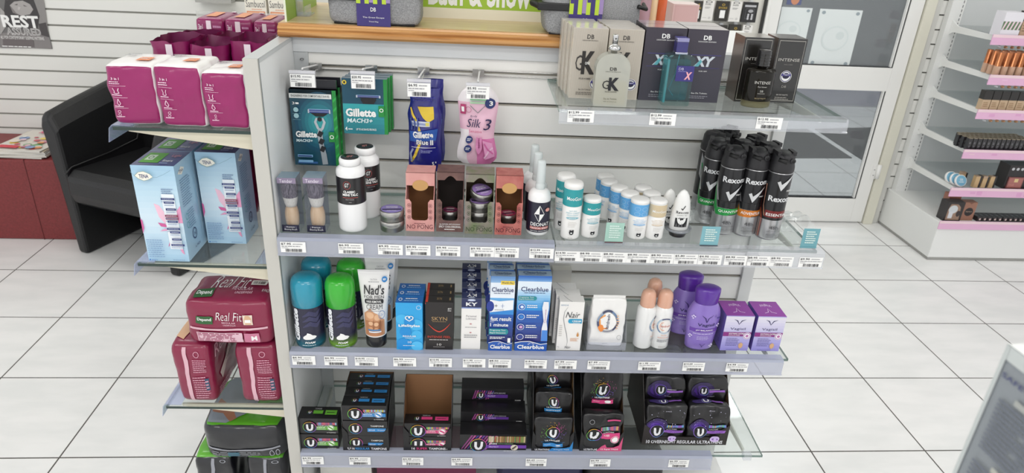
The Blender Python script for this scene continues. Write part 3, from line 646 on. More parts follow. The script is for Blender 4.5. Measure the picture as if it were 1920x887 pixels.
# ---------------- second row, left: brushes, talc, tins, open trays, spray
def brush_box(label, xl, xr, yb, yt):
    u, v, w, h = fit(xl, xr, yb, yt, ZA); d = w; t = thing('shaving_brush', label, 'shaving brush', F(u, v + d / 2, ZA), TH, 'boxed shaving brushes')
    CLR = thin('aab0c2', .07, 'f2f4fa', .05); b = B(); b.box(-w / 2, w / 2, -d / 2, d / 2, .0, h, CLR, {'back': thin('7d8494', .55, 'ccd0dd', .1), 'top': thin('9fb8c8', .5, 'dcecf4', .1)})
    cv = cfront(b, w, d, h); PT = M('8f829b', .35); PT2 = M('b3a6ba', .35)
    cv.rect(0, .90, 1, 1, PT); cv.text('Tender', .12, .915, .82, .975, M('e8e2ec')); cv.rect(.03, .0, .97, .13, M('26263c', .35)); cv.ring(.5, .066, .44, .05, .06, M('8e8aa4'), 4, PI / 4, PI / 4 + 2 * PI)
    cv.text('Premium', .28, .075, .72, .105, WHITE); cv.text('Shaving Brush', .15, .025, .85, .06, WHITE)
    b.obj('clear_box', t)
    b = B(); HW = mat_noise('beech', 'd9b283', 'e8c9a0', (4, 4, 1), 30, .35); r = w * .37
    b.lathe([(r * .72, .004), (r * .95, .01), (r * 1.04, h * .22), (r * 1.0, h * .32), (r * .85, h * .40), (r * .72, h * .425), (r * .78, h * .43)], HW, 28); b.obj('handle', t)
    b = B(); cz = h * .43; BR = mat_noise('bristles', 'e2dccb', 'f4efe2', (90, 90, 3), 14, .8, bump=.8); TIPM = mat_noise('bristle_tips', '3a333c', '887e86', (120, 120, 8), 10, .85, .4, .6, .8)
    b.lathe([(r * .78, cz), (r * .9, cz + h * .05), (r * 1.12, cz + h * .18), (r * 1.24, cz + h * .30), (r * 1.26, cz + h * .42), (r * 1.1, cz + h * .465), (r * .6, cz + h * .48)], [BR, BR, TIPM, TIPM, TIPM, TIPM], 40); b.obj('bristles', t)
    return t
brush_box('boxed shaving brush with a beech handle, beside the white end panel', 529, 563, 434, 334)
brush_box('boxed shaving brush with a beech handle, between its twin and the talc bottles', 576, 612, 435, 334)
u, v, w, h = fit(632, 685, 437, 289, ZA); R_ = w / 2; hb = h * .92
def talc(label, uu, vv, dr):
    t = thing('talc_bottle', label, 'talc bottle', F(uu, vv, ZA), TH + dr, 'white talc bottles')
    WP = M('f0f0f0', .28, coat=.2); b = B()
    b.lathe([(R_ * .9, 0), (R_ * .98, .003), (R_, .008), (R_, hb * .80), (R_ * .97, hb * .84), (R_ * .72, hb * .885), (R_ * .68, hb * .89)], WP, 40)
    bk = M('19171a', .3, coat=.3); cv = cyl(b, lambda z: R_, R_ * 4.2, hb * .40, hb * .36); nn = cv
    cv.rect(0, 0, 1, 1, bk); cv = cyl(b, lambda z: R_, R_ * 1.7, hb * .40, hb * .36); cv.h += .0004
    cv.ring(.40, .74, .15, .15, .1, M('a8433f')); cv.text('GT', .31, .67, .49, .82, WHITE, .01, .3); cv.text('CLASSIC', .25, .45, .72, .54, WHITE, .04); cv.text('MENS TALC', .22, .34, .82, .43, WHITE, .04); cv.rect(.22, .27, .82, .285, M('c9625a')); cv.text('BODY POWDER', .34, .19, .66, .225, M('b9b5b5')); cv.text('100G', .46, .09, .56, .12, M('b9b5b5')); b.obj('bottle_body', t)
    b = B(); b.lathe([(R_ * .62, hb * .89), (R_ * .74, hb * .90), (R_ * .76, hb * .955), (R_ * .70, hb * .985)], WP, 36); b.lathe([(R_ * .62, hb * .985), (R_ * .60, hb * .992)], bk, 30); cv = Cv(b, lambda a, c, k: ((a - .5) * R_, (c - .5) * R_, hb * .992 + k)); cv.text('GT', .3, .32, .72, .66, M('d98a84'), .01, .2); b.obj('cap', t); return t
talc('white talc bottle with black label, in front', u, v + R_, 0.05); talc('white talc bottle half hidden behind the front talc bottle', u + .018, v + R_ * 3 + .012, .5)
# round deodorant tins
ALT = M('b9b7b3', .28, .9)
def tin(name, label, r, hh, col, loc, dr=0, group='round metal tins', tiltx=0):
    b = B(); b.lathe([(r * .9, 0), (r * .97, .001), (r * .97, hh * .45), (r, hh * .47), (r, hh * .95), (r * .96, hh), (r * .92, hh)], ALT, 36)
    cv = Cv(b, lambda a, c, k: ((a - .5) * 2 * r, (c - .5) * 2 * r, hh + k)); cv.disc(.5, .5, .44, .44, M(col, .35), 30); cv.text('THE DEODORANT', .26, .66, .74, .74, WHITE, .02); cv.text('YOU ADORE', .26, .54, .74, .62, WHITE, .02); cv.rect(.12, .36, .88, .46, M('2a2340')); cv.lines(.3, .24, .7, .3, 1, WHITE)
    o = tag(b.obj(name, loc=loc, rz=TH + dr), label, 'tin', group); o.rotation_euler.x = tiltx; return o
u, v, w, h = fit(709, 757, 438, 397, ZA); r = w / 2 * .97; hh = .021
tin('deodorant_tin', 'round tin under the lilac-lidded tin beside the talc bottles', r, hh, '8d80c0', F(u, v + r, ZA)); tin('deodorant_tin', 'lilac-lidded round tin on top of its twin beside the talc bottles', r, hh, '8d80c0', F(u, v + r, ZA + hh + .0005), .1)
# open card trays
def nopong(label, xl, xr, yb, yt, c1, c2, ink, title, inner='76512e', window=True, yo=0):
    u, v, w, h = fit(xl, xr, yb, yt, ZA); d = .062; th = .0012; hf = h * .58
    CA = mat_noise('card_' + c1, c1, c2, (1, 1, .6), 55, .5, .3, .7); IN = M(inner, .8); t = thing('card_tray', label, 'display tray', F(u, v + d / 2, ZA), TH, 'small open card trays')  # inner: card colour darkened to stand for the shade inside the tray
    b = B(); hb = h
    # back wall, sides with a sloping edge, floor, header flap, front with U cut
    b.box(-w / 2, w / 2, d / 2 - th, d / 2, 0, hb * .98, IN)
    for sx in (-1, 1):
        pts = [(-d / 2, 0), (d / 2, 0), (d / 2, hb * .98), (-d / 2 + d * .35, hb * .98), (-d / 2 + d * .30, hb * .72), (-d / 2, hf)]; x = sx * (w / 2 - th / 2); n0 = len(b.f)
        b.prism(pts, 'x', x - th / 2, x + th / 2, CA)
    b.box(-w / 2, w / 2, -d / 2, d / 2, 0, .0015, IN)
    a = w * .29; zb = h * .20; rr = .006; fw = w / 2
    L_ = [(-fw, 0), (fw, 0), (fw, hf), (a + .004, hf), (a, hf - .006), (a, zb + rr), (a - rr * .3, zb + rr * .3), (a - rr, zb), (-a + rr, zb), (-a + rr * .3, zb + rr * .3), (-a, zb + rr), (-a, hf - .006), (-a - .004, hf), (-fw, hf)]
    b.prism(L_, 'y', -d / 2 - th, -d / 2, CA)
    # header: slopes back from over the opening
    ztop = hb; y0 = -d / 2 + d * .30; y1 = -d / 2 + d * .36
    arc = [(-a * .75 + a * 1.5 * i / 10, hb * .70 + .009 * math.sin(PI * i / 10)) for i in range(11)]
    if window: Hh = [(-fw, hb * .77), (fw, hb * .77), (fw, hb), (-fw, hb)]
    else: Hh = [(-fw, hb * .86)] + [(x, z + hb * .16) for x, z in arc] + [(fw, hb * .86), (fw, hb), (-fw, hb)]
    if window: b.prism([(a * .95 * math.cos(k_ * PI / 12), hb * .775 + .011 * math.sin(k_ * PI / 12)) for k_ in range(24)], 'y', y0 - th * 1.6, y0 - th * 1.05, M('c79a62', .7))
    b.prism(Hh, 'y', y0 - th, y0, CA); b.box(-fw, fw, y0 - th, d / 2, hb - .001, hb, CA)
    cv = Cv(b, lambda p, q, k: ((p - .5) * w, -d / 2 - th - k, q * h)); IK = M(ink, .5)
    if title == 'NO PONG': cv.text('NO PONG', .05, .045, .95, .125, IK, -.005); cv.lines(.3, .135, .7, .155, 1, IK)
    else: cv.text('ALL NATURAL ANTI-ODOURANT', .12, .125, .9, .15, WHITE); cv.text('SPICY CHAI-ORIGINAL', .1, .075, .92, .11, WHITE, .01); cv.lines(.3, .03, .7, .06, 1, WHITE)
    for x in (.13, .87):
        for z in (.26, .37, .48): cv.ring(x, z, .06, .035, .16, IK, 14); cv.disc(x, z, .02, .012, IK, 8)
    b.obj('card', t); return t, u, v, d, h, w
t1, u, v, d, h, w = nopong('open pink card tray of tins, empty, beside the metal tins', 761, 814, 433, 330, 'cf8f8a', 'dba39c', '5d2330', 'NO PONG')
t2, u, v, d, h, w = nopong('open brown card tray holding one maroon tin', 818, 868, 434, 329, '5d4140', '7a5a52', '3c2a2a', 'CHAI', '1e1511', False)
tin('deodorant_tin', 'maroon-lidded tin low inside the brown card tray, uppermost of its pair', .0165, .017, '7a2c4c', F(u, v + d * .42, ZA + .019)); tin('deodorant_tin', 'tin at the bottom of the brown card tray', .0165, .017, '7a2c4c', F(u, v + d * .42, ZA + .0017))
t3, u, v, d, h, w = nopong('open green and mauve card tray filled with lilac tins', 871, 924, 438, 333, '6c7a52', '8d7f7c', '27401f', 'NO PONG', '5b4a3a', False)
r3 = w * .40
tin('deodorant_tin', 'lowest tin inside the green card tray', r3, .019, '9a7cb8', F(u, v + d * .46, ZA + .0017)); tin('deodorant_tin', 'second lowest tin inside the green card tray', r3, .019, '9a7cb8', F(u, v + d * .46, ZA + .0212)); tin('deodorant_tin', 'third tin up inside the green card tray with lilac lid', r3, .019, '9a7cb8', F(u + .001, v + d * .46, ZA + .0407))
tin('deodorant_tin', 'lilac tin tilted on top of the stack in the green card tray', r3, .014, '9a7cb8', F(u + .002, v + d * .50, ZA + .069), .6, tiltx=.30)
t4, u, v, d, h, w = nopong('open rose red card tray of tins, rightmost of the four trays', 927, 977, 440, 335, 'a5524e', 'c27a70', '471a22', 'NO PONG')
tin('deodorant_tin', 'lowest tin inside the rose red card tray', .0175, .016, 'a83a5c', F(u, v + d * .46, ZA + .0017)); tin('deodorant_tin', 'crimson-lidded tin inside the rose red card tray, uppermost', .0175, .016, 'a83a5c', F(u, v + d * .46, ZA + .0185), .3)
# crystal spray bottles
u, v, w, h = fit(986, 1031, 443, 308, ZA); R_ = w / 2 * .95; hb = h * .64
def spray(label, uu, vv, dr):
    t = thing('spray_bottle', label, 'spray bottle', F(uu, vv, ZA), TH + dr, 'white pump spray bottles'); WP = M('f1f1f1', .25, coat=.3); b = B()
    prof = [(R_ * .9, 0), (R_, .003), (R_, hb * .80)] + [(R_ * (.42 + .58 * math.cos(a)), hb * .80 + hb * .17 * math.sin(a)) for a in (.3, .6, .9, 1.2, PI / 2)]
    b.lathe(prof, WP, 40); lb = M('201f33', .35); cv = cyl(b, lambda z: R_, R_ * 5, .008, hb * .66); cv.rect(0, 0, 1, 1, lb)
    cv = cyl(b, lambda z: R_, R_ * 1.9, .008, hb * .66); cv.h += .0004
    cv.line([(.5, .90), (.28, .62), (.5, .36), (.72, .62), (.5, .90)], .008, WHITE, 1); cv.poly([(.5, .89), (.5, .62), (.29, .62)], WHITE); cv.poly([(.5, .37), (.5, .62), (.71, .62)], WHITE)
    cv.text('DEONAT', .12, .22, .98, .34, WHITE, .015); cv.rect(.1, .11, .98, .20, M('c0706a')); cv.text('CRYSTAL SPRAY', .14, .13, .95, .18, WHITE, .01); cv.text('NATURAL DEODORANT', .14, .04, .95, .08, WHITE); cv.disc(.86, .76, .11, .06, M('d79a90')); b.obj('bottle_body', t)
    b = B(); z = hb * .96; b.lathe([(.0085, z), (.0095, z + .002), (.0095, z + .010), (.0085, z + .012), (.0085, z + .013), (.0095, z + .016), (.0085, h - .004), (.0078, h), (.006, h + .001)], thin('e6ecec', .75, 'f6ffff', .12), 28)
    b.lathe([(.006, z + .008), (.006, h - .01)], WP, 16); b.obj('overcap', t); return t
spray('white pump spray bottle with dark diamond label, foremost of three', u, v + R_, 0); spray('white pump spray bottle, middle of the row of three', u - .003, v + R_ * 3 + .002, .3); spray('white pump spray bottle, rearmost of the row of three', u - .006, v + R_ * 5 + .004, .7)

# ---------------- second row, right
def stick(label, xl, xr, yb, yt, cap, title, group, extra=0, txt=True, dr=0, loc=None, dims=None):
    if dims: R_, h = dims; u, v = loc
    else: u, v, w, h = fit(xl, xr, yb, yt, ZB); R_ = w / 2 * .96; h -= .008; v += R_
    t = thing('deodorant_bottle', label, 'deodorant', F(u, v, ZB), TH + dr, group); WP = M('efeeec', .35); b = B()
    b.lathe([(R_ * .93, 0), (R_ * .99, .002), (R_, .004), (R_, h * .905)], WP, 36); BC = M(cap, .35); tint2 = M(extra or '7fb6c4', .4)
    cv = cyl(b, lambda z: R_, R_ * 6.0, h * .60, h * .30); cv.rect(0, 0, 1, 1, BC)
    cv = cyl(b, lambda z: R_, R_ * 1.9, 0, h * .9); cv.h += .0004
    if title: cv.text('MooGoo', .12, .79, .94, .86, WHITE, .01)
    else:
        for i in range(2):
            for j in range(2): cv.ring(.3 + .4 * i, .74 + .14 * j, .16, .055, .1, M('bcd9f2' if cap != 'd3c1a0' else 'e3d6bd'), 18)
    cv.text('NATURAL', .3, .575, .72, .60, tint2); cv.text('FRESH CREAM', .14, .53, .88, .56, tint2); cv.text('DEODORANT', .2, .485, .82, .515, tint2); cv.disc(.5, .445, .34, .022, tint2); cv.lines(.3, .435, .7, .455, 1, WHITE)
    cv.lines(.3, .26, .75, .38, 4, M('c9c6c2'), 7, .3)
    cv.poly([(.38, .17), (.5, .20), (.62, .18), (.6, .13), (.52, .11), (.42, .12)], INK); cv.disc(.5, .15, .05, .015, WHITE, 8); cv.disc(.44, .195, .05, .016, INK, 8); cv.disc(.57, .20, .05, .016, INK, 8); cv.lines(.35, .03, .65, .07, 1, M('c9c6c2'), 2)
    b.obj('bottle_body', t)
    b = B(); b.lathe([(R_ * .96, h * .905), (R_ * 1.0, h * .915), (R_ * 1.0, h * .95), (R_ * .93, h * .985), (R_ * .72, h), (R_ * .3, h * 1.004)], WP, 36); b.obj('cap', t); return t, u, v, R_, h
a, u, v, r, h = stick('tall white deodorant with a teal band, in front of its twin', 1051, 1088, 450, 338, '2f9aa0', 1, 'tall teal banded deodorants')
copy(a, 'tall white deodorant with a teal band, half hidden behind its twin', F(u - .010, v + r * 2 + .004, ZB), TH - .4)
a, u, v, r, h = stick('short white deodorant with a teal band, right of the tall pair', 1089, 1124, 447, 367, '2f9aa0', 1, 'short banded deodorants', dr=.15)
a, u, v, r, h = stick('short blue-banded deodorant, foremost of five in a slanting row', 1177, 1213, 450, 370, '62a9de', 0, 'short blue banded deodorants', '7fb6e4')
for i, (x, y) in enumerate(((-.014, .032), (-.030, .062), (-.045, .095), (-.048, .127))):
    copy(a, 'short blue-banded deodorant, %s of five in a slanting row' % ('second', 'third', 'fourth', 'rearmost')[i], F(u + x, v + y, ZB), TH - .5 - .35 * i)
a, u, v, r, h = stick('short beige-banded deodorant, foremost of three', 1211, 1246, 451, 371, 'd3c1a0', 1, 'short beige banded deodorants', 'dcc8ae')
copy(a, 'short beige-banded deodorant, middle of three', F(u - .005, v + .035, ZB), TH - .3); copy(a, 'short beige-banded deodorant, rearmost of three', F(u - .016, v + .066, ZB), TH - .6)
# dome roll-ons in a dark dish
u, v, w, h = fit(1256, 1294, 434, 358, ZB + .014)
def rollon(label, uu, vv, zz, dr):
    t = thing('roll_on', label, 'roll-on', F(uu, vv, zz), TH + dr, 'white domed roll-ons'); b = B(); R = w / 2 * .95; H = h * .97; WP = M('f0f0ee', .25, coat=.3)
    pr = [(R * .9, 0), (R, .002), (R * 1.02, H * .25), (R * .95, H * .5), (R * .82, H * .7), (R * .62, H * .86), (R * .35, H * .96), (R * .08, H)]
    b.lathe(pr, WP, 36, sy=.62)
    def rf(z):
        for (r0, z0), (r1, z1) in zip(pr, pr[1:]):
            if z <= z1: return r0 + (r1 - r0) * (z - z0) / max(1e-6, z1 - z0)
        return .001
    cv = cyl(b, rf, R * 1.7, H * .1, H * .55, 0, 1, .62); cv.h += .0003
    cv.rect(.12, .0, .88, .42, M('232325')); cv.disc(.5, .42, .26, .30, WP); cv.text('Rexona', .12, .62, .9, .74, INK, .01); cv.line([(.4, .86), (.48, .80), (.64, .98)], .022, INK, 1); cv.text('invisible dry', .2, .52, .8, .57, INK); cv.text('fresh', .35, .42, .65, .47, GREY)
    for x in (.2, .35, .5, .7): cv.poly([(x, .03), (x + .1, .03), (x + .04, .2)], M('6a6a6c'))
    b.obj('bottle_body', t); return t
t = thing('display_dish', 'clear oval dish with a dark cup holding the domed roll-ons', 'dish', F(u, v + .018, ZB)); b = B()
b.lathe([(.016, 0), (.019, .010), (.0195, .0115)], M('3a3a3c', .3), 32, cy=-.002); b.obj('dark_cup', t)
b = B(); b.lathe([(.020, .0116), (.026, .0118), (.0275, .0165), (.0265, .0165), (.0255, .0128), (.02, .0126)], thin('c9cdd1', .3, 'eef0f4', .05), 40, cap=False); b.obj('rim', t); b = B(); b.lathe([(.026, .0118), (.026, .0135)], thin('c9cdd1', .5, 'eef0f4', .05), 40); b.obj('floor', t)
rollon('white domed roll-on standing in front in the clear dish', u, v + .015, ZB + .0137, 0)
rollon('white domed roll-on behind the front one, beside the beige deodorants', u - .016, v + .052, ZB, .2)
# black spray cans
AL = M('b9b9bb', .3, .85)
_u, _v, CR_, CH_ = fit(1376, 1420, 447, 286, ZB); CR_ = CR_ / 2; 
def can(label, accent, word, u, v, dr, cs=0, low=False):
    R = CR_; H = CH_; t = thing('spray_can', label, 'spray can', F(u, v, ZB + .0012), TH + dr, 'black spray cans'); b = B(); BK = M('17171a', .28, .3, .3)
    hc = H * .80; b.lathe([(R * .93, 0), (R, .003), (R, .006), (R, hc * .30), (R, hc * .97), (R * .88, hc)], [AL, AL, AL, BK, AL], 40)
    cv = cyl(b, lambda z: R, R * 2.6, 0, hc); AC = M(accent, .3, .3)
    if cs == 0:
        cv.poly([(.0, .30), (.5, .30), (.5, .5), (.12, .5), (-.1, .78), (-.3, .95), (-.3, .62), (-.12, .5)], AL); cv.poly([(-.25, .80), (-.22, .80), (.13, .34), (.5, .34), (.5, .30), (.08, .29), (-.05, .38)], AC); cv.rect(.12, .315, .88, .40, AC); cv.poly([(.12, .405), (.88, .405), (.95, .5), (.05, .5)], BK); cv.poly([(.88, .32), (1.0, .5), (.94, .5), (.86, .41)], AC)
    else:
        cv.rect(.12, .34, .88, .44, AC); cv.poly([(.12, .36), (.03, .50), (.0, .8), (-.05, .8), (.0, .48), (.1, .34)], M('b98a76', .3, .5))
        for i in range(4): cv.line([(-.12 - i * .05, .80), (-.1 - i * .05, .5), (.06 - i * .035, .30), (.06 - i * .035, .03)], .008, M(('7a2f2c', 'c7663a', '45423f', 'b08b7c')[i], .4), .6)
    cv.text(word, .17, .335 + (.03 if cs else 0), .86, .375 + (.03 if cs else 0), WHITE, .01); ty = .80 if not cs else .60
    cv.text('Rexona', .14, ty - .02, .92, ty + .06, M('d9dadc', .3), .03); o = 0 if not cs else .22
    cv.poly([(.30, .64 + o), (.38, .66 + o), (.43, .61 + o), (.80, .76 + o), (.44, .52 + o)], M('d3d4d6', .3, .3)); cv.text('MEN', .62, .73 if cs else .60, .78, .755 if cs else .62, WHITE)
    cv.text('48h', .35, .17, .62, .22, M('4a4a4d')); cv.text('PROTECTION', .3, .13, .72, .145, M('6a6a6d')); cv.text('MotionSense', .3, .08, .72, .1, M('6a6a6d')); b.obj('can', t)
    CP = M('222124', .45); b = B(); z = hc
    b.lathe([(R * .96, z - .004), (R * 1.02, z), (R * 1.0, z + .008), (R * .92, z + .016), (R * .88, z + .028), (R * .75, z + .034), (R * .4, z + .037), (R * .05, z + .038)], CP, 40)
    b.lathe([(R * .5, z + .02), (R * .5, z + .034)], CP, 24, cy=-R * .45)
    b.tube([(R * .35, -R * .78, z + .023), (R * .35, -R * 1.0, z + .023)], .0052, M('313033', .4), 16); b.tube([(R * .35, -R * .98, z + .023), (R * .35, -R * 1.02, z + .023)], .003, M('0c0c0d', .6), 12)
    b.tube([(-R * .7, -R * .62, z + .024), (-R * .1, -R * .98, z + .021)], .004, M('0f0f10', .5), 10)
    for s_ in (-1, 1): b.box(s_ * R * .62 - .004, s_ * R * .62 + .004, -R * .5, R * .4, z + .03, z + .038, CP)
    b.obj('spray_cap', t); return t
cq = uv(az(1358, 442, ZB)); ca = uv(az(1400, 446, ZB)); ce = uv(az(1444, 452, ZB))
R = CR_
can('green banded black spray can at the front left of the cans', '2f9a4c', 'QUANTUM', cq[0], cq[1] + R, -.02)
can('green banded black spray can behind the front one', '2f9a4c', 'QUANTUM', cq[0] - .018, cq[1] + R * 3 + .001, -.3)
can('orange banded black spray can in the middle of the front', 'cf7a2c', 'ADVENTURE', ca[0], ca[1] + R + .002, 0)
can('orange banded black spray can behind the middle one', 'cf7a2c', 'ADVENTURE', ca[0] - .012, ca[1] + R * 3 + .004, .3)
can('maroon banded black spray can at the front right', '7a2a2a', 'ESSENTIAL', ce[0], ce[1] + R, .06, 1)
can('maroon banded black spray can behind the front right one', '7a2a2a', 'ESSENTIAL', ce[0] - .008, ce[1] + R * 3 + .003, .3, 1)
can('maroon banded black spray can at the back right', '7a2a2a', 'ESSENTIAL', ce[0] - .018, ce[1] + R * 5 + .005, .5, 1)
can('green banded black spray can at the back left', '2f9a4c', 'QUANTUM', cq[0] - .012, cq[1] + R * 5 + .004, .9)
can('orange banded black spray can at the back of the middle', 'cf7a2c', 'ADVENTURE', ca[0] - .016, ca[1] + R * 6.5 + .006, .9)
# crumpled clear tray of blister plastic right of the cans
b = B(); rnd = random.Random(3); nx, ny = 14, 12; vs = []
for j in range(ny):
    for i in range(nx):
        x = i / (nx - 1); y = j / (ny - 1); z = .003 + .02 * noise.noise(Vector((x * 4, y * 4, 1))) * (1 if 0 < j < ny - 1 else .2) + .014 * math.sin(PI * y) * (.4 + .6 * x) + .008; vs.append(((x - .5) * .075, (y - .5) * .10, max(.0012, z)))
b.add(vs, [(j * nx + i, j * nx + i + 1, (j + 1) * nx + i + 1, (j + 1) * nx + i) for j in range(ny - 1) for i in range(nx - 1)], thin('e4e8e8', .22, 'f8fafa', .06), False)
put(b, 'plastic_wrap', 'crumpled clear plastic wrap lying right of the black spray cans', 'packaging', ce[0] + .068, ce[1] + .075, ZB)
u2, v2 = uv(az(1315, 430, ZB)); b2 = B(); b2.add([(x * .8, y * .8, z * .9) for x, y, z in vs], [(j * nx + i, j * nx + i + 1, (j + 1) * nx + i + 1, (j + 1) * nx + i) for j in range(ny - 1) for i in range(nx - 1)], thin('e4e8e8', .22, 'f8fafa', .06), False)
put(b2, 'plastic_wrap', 'crumpled clear plastic wrap lying between the roll-ons and the black spray cans', 'packaging', u2, v2 + .05, ZB)
# small teal cards clipped on the lip
def talker(label, x0, x1, y0, y1, col, colb):
    ua, zb = av(x0, y1, -.004); uc, zt = av(x1, y0, -.004); w = uc - ua; h = zt - zb
    b = B(); b.box(-w / 2, w / 2, -.0004, .0004, 0, h, M(col, .5)); cv = cfront(b, w, .0008, h)
    for i in range(6): cv.lines(.2, .80 - i * .11, .85, .87 - i * .11, 1, M('d9eae4'), i, .8)
    cv.rect(0, 0, 1, .05, M(colb)); tag(b.obj('shelf_card', loc=F((ua + uc) / 2, -.004 + .0065, zb), rz=TH), label, 'card', 'small teal shelf cards')
talker('pale green shelf card standing in front of the blue-banded deodorants', 1134, 1173, 421, 457, 'a3c9bc', '5a2030')
talker('teal shelf card standing between the roll-ons and the spray cans', 1313, 1354, 428, 463, '7fb3bd', '3d3d4a')
talker('teal shelf card at the right end of the second row', 1502, 1542, 432, 467, '6fa6b0', '6fa6b0')
# ---------------- third row
def foam(label, xl, xr, yb, yt, cap, low, u=None, v=None, dims=None, dr=0):
    if dims: w, h = dims
    else: u, v, w, h = fit(xl, xr, yb, yt, ZC); v += w / 2; h -= .012
    R = w / 2; t = thing('foam_can', label, 'shaving foam', F(u, v, ZC), TH + dr, 'shaving foam cans'); b = B(); LO = M(low, .3, .2, .3); hc = h * .63
    b.lathe([(R * .93, 0), (R * .97, .003), (R, .004), (R, hc), (R * .97, hc + .001)], [M('dcdcde', .3, .8), M('dcdcde', .3, .8), LO, LO], 44)
    cv = cyl(b, lambda z: R, R * 6.2, 0, hc); k0 = low; cv.grad(0, .10, 1, .34, low, '25243c', 9, .3); cv.rect(0, .34, 1, 1, M('25243c', .3, .2, .3))
    cv = cyl(b, lambda z: R, R * 2.3, 0, hc); cv.h += .0006
    for q in (0, .12, .24): cv.line([(.42, .78 - q), (.62, .86 - q), (.80, .80 - q), (.95, .92 - q)], [.01, .05, .05, .01], M('3a3a5c', .3))
    cv.text('Gillette', .10, .20, .30, .95, M('eef0f4'), .05, .12, rot=1)
    cv.poly([(.40, .27), (.46, .25), (.60, .25), (.72, .27), (.77, .31), (.72, .34), (.66, .35), (.60, .39), (.52, .41), (.50, .37), (.44, .34), (.40, .31)], WHITE)
    cv.text('FOAM', .44, .155, .72, .205, WHITE, .03, .2); cv.lines(.36, .10, .74, .13, 1, M('c9d8dc')); cv.text('245g', .64, .04, .76, .07, M('c9d8dc'), 0); b.obj('can', t)
    b = B(); CM = M(cap, .25, coat=.5); z = hc; H2 = h - hc
    b.lathe([(R * 1.0, z - .004), (R * 1.045, z - .003), (R * 1.04, z + H2 * .62), (R * 1.0, z + H2 * .78), (R * .90, z + H2 * .90), (R * .70, z + H2 * .97), (R * .3, z + H2), (.0005, z + H2)], CM, 44, cap=False); b.obj('cap', t); return t, u, v, w, h
a, u, v, w, h = foam('shaving foam can with turquoise cap, in front beside the end panel', 550, 606, 656, 518, '2293ae', '136476')
foam('shaving foam can with turquoise cap, behind its twin', 0, 0, 0, 0, '2293ae', '136476', u + .004, v + w + .012, (w, h), .9)
a, u, v, w, h = foam('shaving foam can with green cap, in front of its twin', 613, 666, 656, 520, '35b02c', '6b9c26')
foam('shaving foam can with green cap, behind its twin', 0, 0, 0, 0, '35b02c', '6b9c26', u + .010, v + w + .012, (w, h), .9)
# tubes standing on their caps
u, v, w, h = fit(683, 724, 654, 516, ZC)
def tube_(label, uu, vv, dr=0):
    t = thing('cream_tube', label, 'cream tube', F(uu, vv, ZC), TH + dr, 'cream tubes standing on their caps'); b = B(); seg = 40; rings = []; hc = h * .155; wt = w * 1.42; W1 = M('efeeec', .3, coat=.2)
    zs = [hc] + [hc + (h - hc) * i / 12 for i in range(0, 13)]
    def sh(z):
        q = max(0, (z - hc) / (h - hc)); a = (w * .49) * (1 - q) + wt / 2 * q; bb = w * .46 * (1 - q ** 1.3) + .0008; return a, bb
    vs = []; fs = []; mt = []
    for z in zs:
        a, bb = sh(z)
        for k in range(seg): th = 2 * PI * k / seg; vs.append((a * math.cos(th), bb * math.sin(th), z))
    for i in range(len(zs) - 1):
        for k in range(seg): fs.append((i * seg + k, i * seg + (k + 1) % seg, (i + 1) * seg + (k + 1) % seg, (i + 1) * seg + k)); mt.append(W1)
    fs.append(tuple((len(zs) - 1) * seg + k for k in range(seg))); mt.append(W1); b.add(vs, fs, None, True, mt)
    def mp(a, c, k):
        z = hc + c * (h - hc); A, Bb = sh(z); x = (a - .5) * 2; x = max(-.98, min(.98, x)); return (A * x, -Bb * math.sqrt(1 - x * x) - k, z)
    cv = Cv(b, mp, True, .0002)
    SK = [M(x, .45) for x in ('b9805a', 'd09a72', '8f5c3d', 'e0b48e')]
    cv.h += .0003; cv.poly([(.06, .02), (.94, .02), (.90, .26), (.78, .30), (.62, .36), (.5, .38), (.34, .44), (.10, .36)], SK[1]); cv.rect(.14, .03, .86, .25, SK[0])
    for x, y, rx, ry, m_ in ((.33, .34, .16, .05, 3), (.62, .31, .12, .045, 3), (.35, .22, .10, .03, 3), (.58, .21, .10, .03, 3), (.35, .14, .10, .03, 1), (.58, .13, .10, .03, 1), (.47, .2, .012, .09, 2), (.75, .18, .04, .09, 2)): cv.disc(x, y, rx, ry, SK[m_], 14)
    cv.rect(.26, .085, .80, .105, M('dfe6ee')); cv.rect(.22, .115, .76, .135, M('4d86b8'))
    cv.text("Nad's", .16, .655, .86, .80, INK, .01, .1); cv.text('FOR MEN', .16, .60, .86, .645, INK, 0); cv.rect(.20, .525, .82, .59, INK); cv.disc(.20, .557, .03, .0325, INK); cv.disc(.82, .557, .03, .0325, INK); cv.text('HAIR REMOVAL', .24, .54, .78, .575, WHITE, .01)
    cv.text('CREAM', .22, .44, .82, .515, M('44444a')); cv.lines(.26, .41, .8, .43, 1, GREY); cv.ring(.80, .36, .12, .065, .12, M('3f6fb0'), 20); cv.text('12hr', .74, .345, .86, .385, M('3f6fb0'))
    cv.disc(.86, .885, .09, .045, M('2d7fc1'), 16); cv.text('NEW', .81, .87, .91, .90, WHITE, .02); cv.text('CAUTION', .40, .87, .62, .895, GREY); cv.lines(.34, .84, .70, .86, 1, GREY)
    b.obj('tube_body', t)
    b = B(); BK = M('1c1b1d', .3, coat=.3); b.lathe([(w * .44, 0), (w * .47, .002), (w * .475, hc * .95), (w * .45, hc)], BK, 40, sy=.92); b.obj('cap', t); return t
tube_('white tapered cream tube with bare torso print, foremost of three', u, v + w / 2); tube_('white tapered cream tube, middle of three', u + .005, v + w / 2 + .056, .05); tube_('white tapered cream tube, rearmost of three', u + .007, v + w / 2 + .108, -.04)
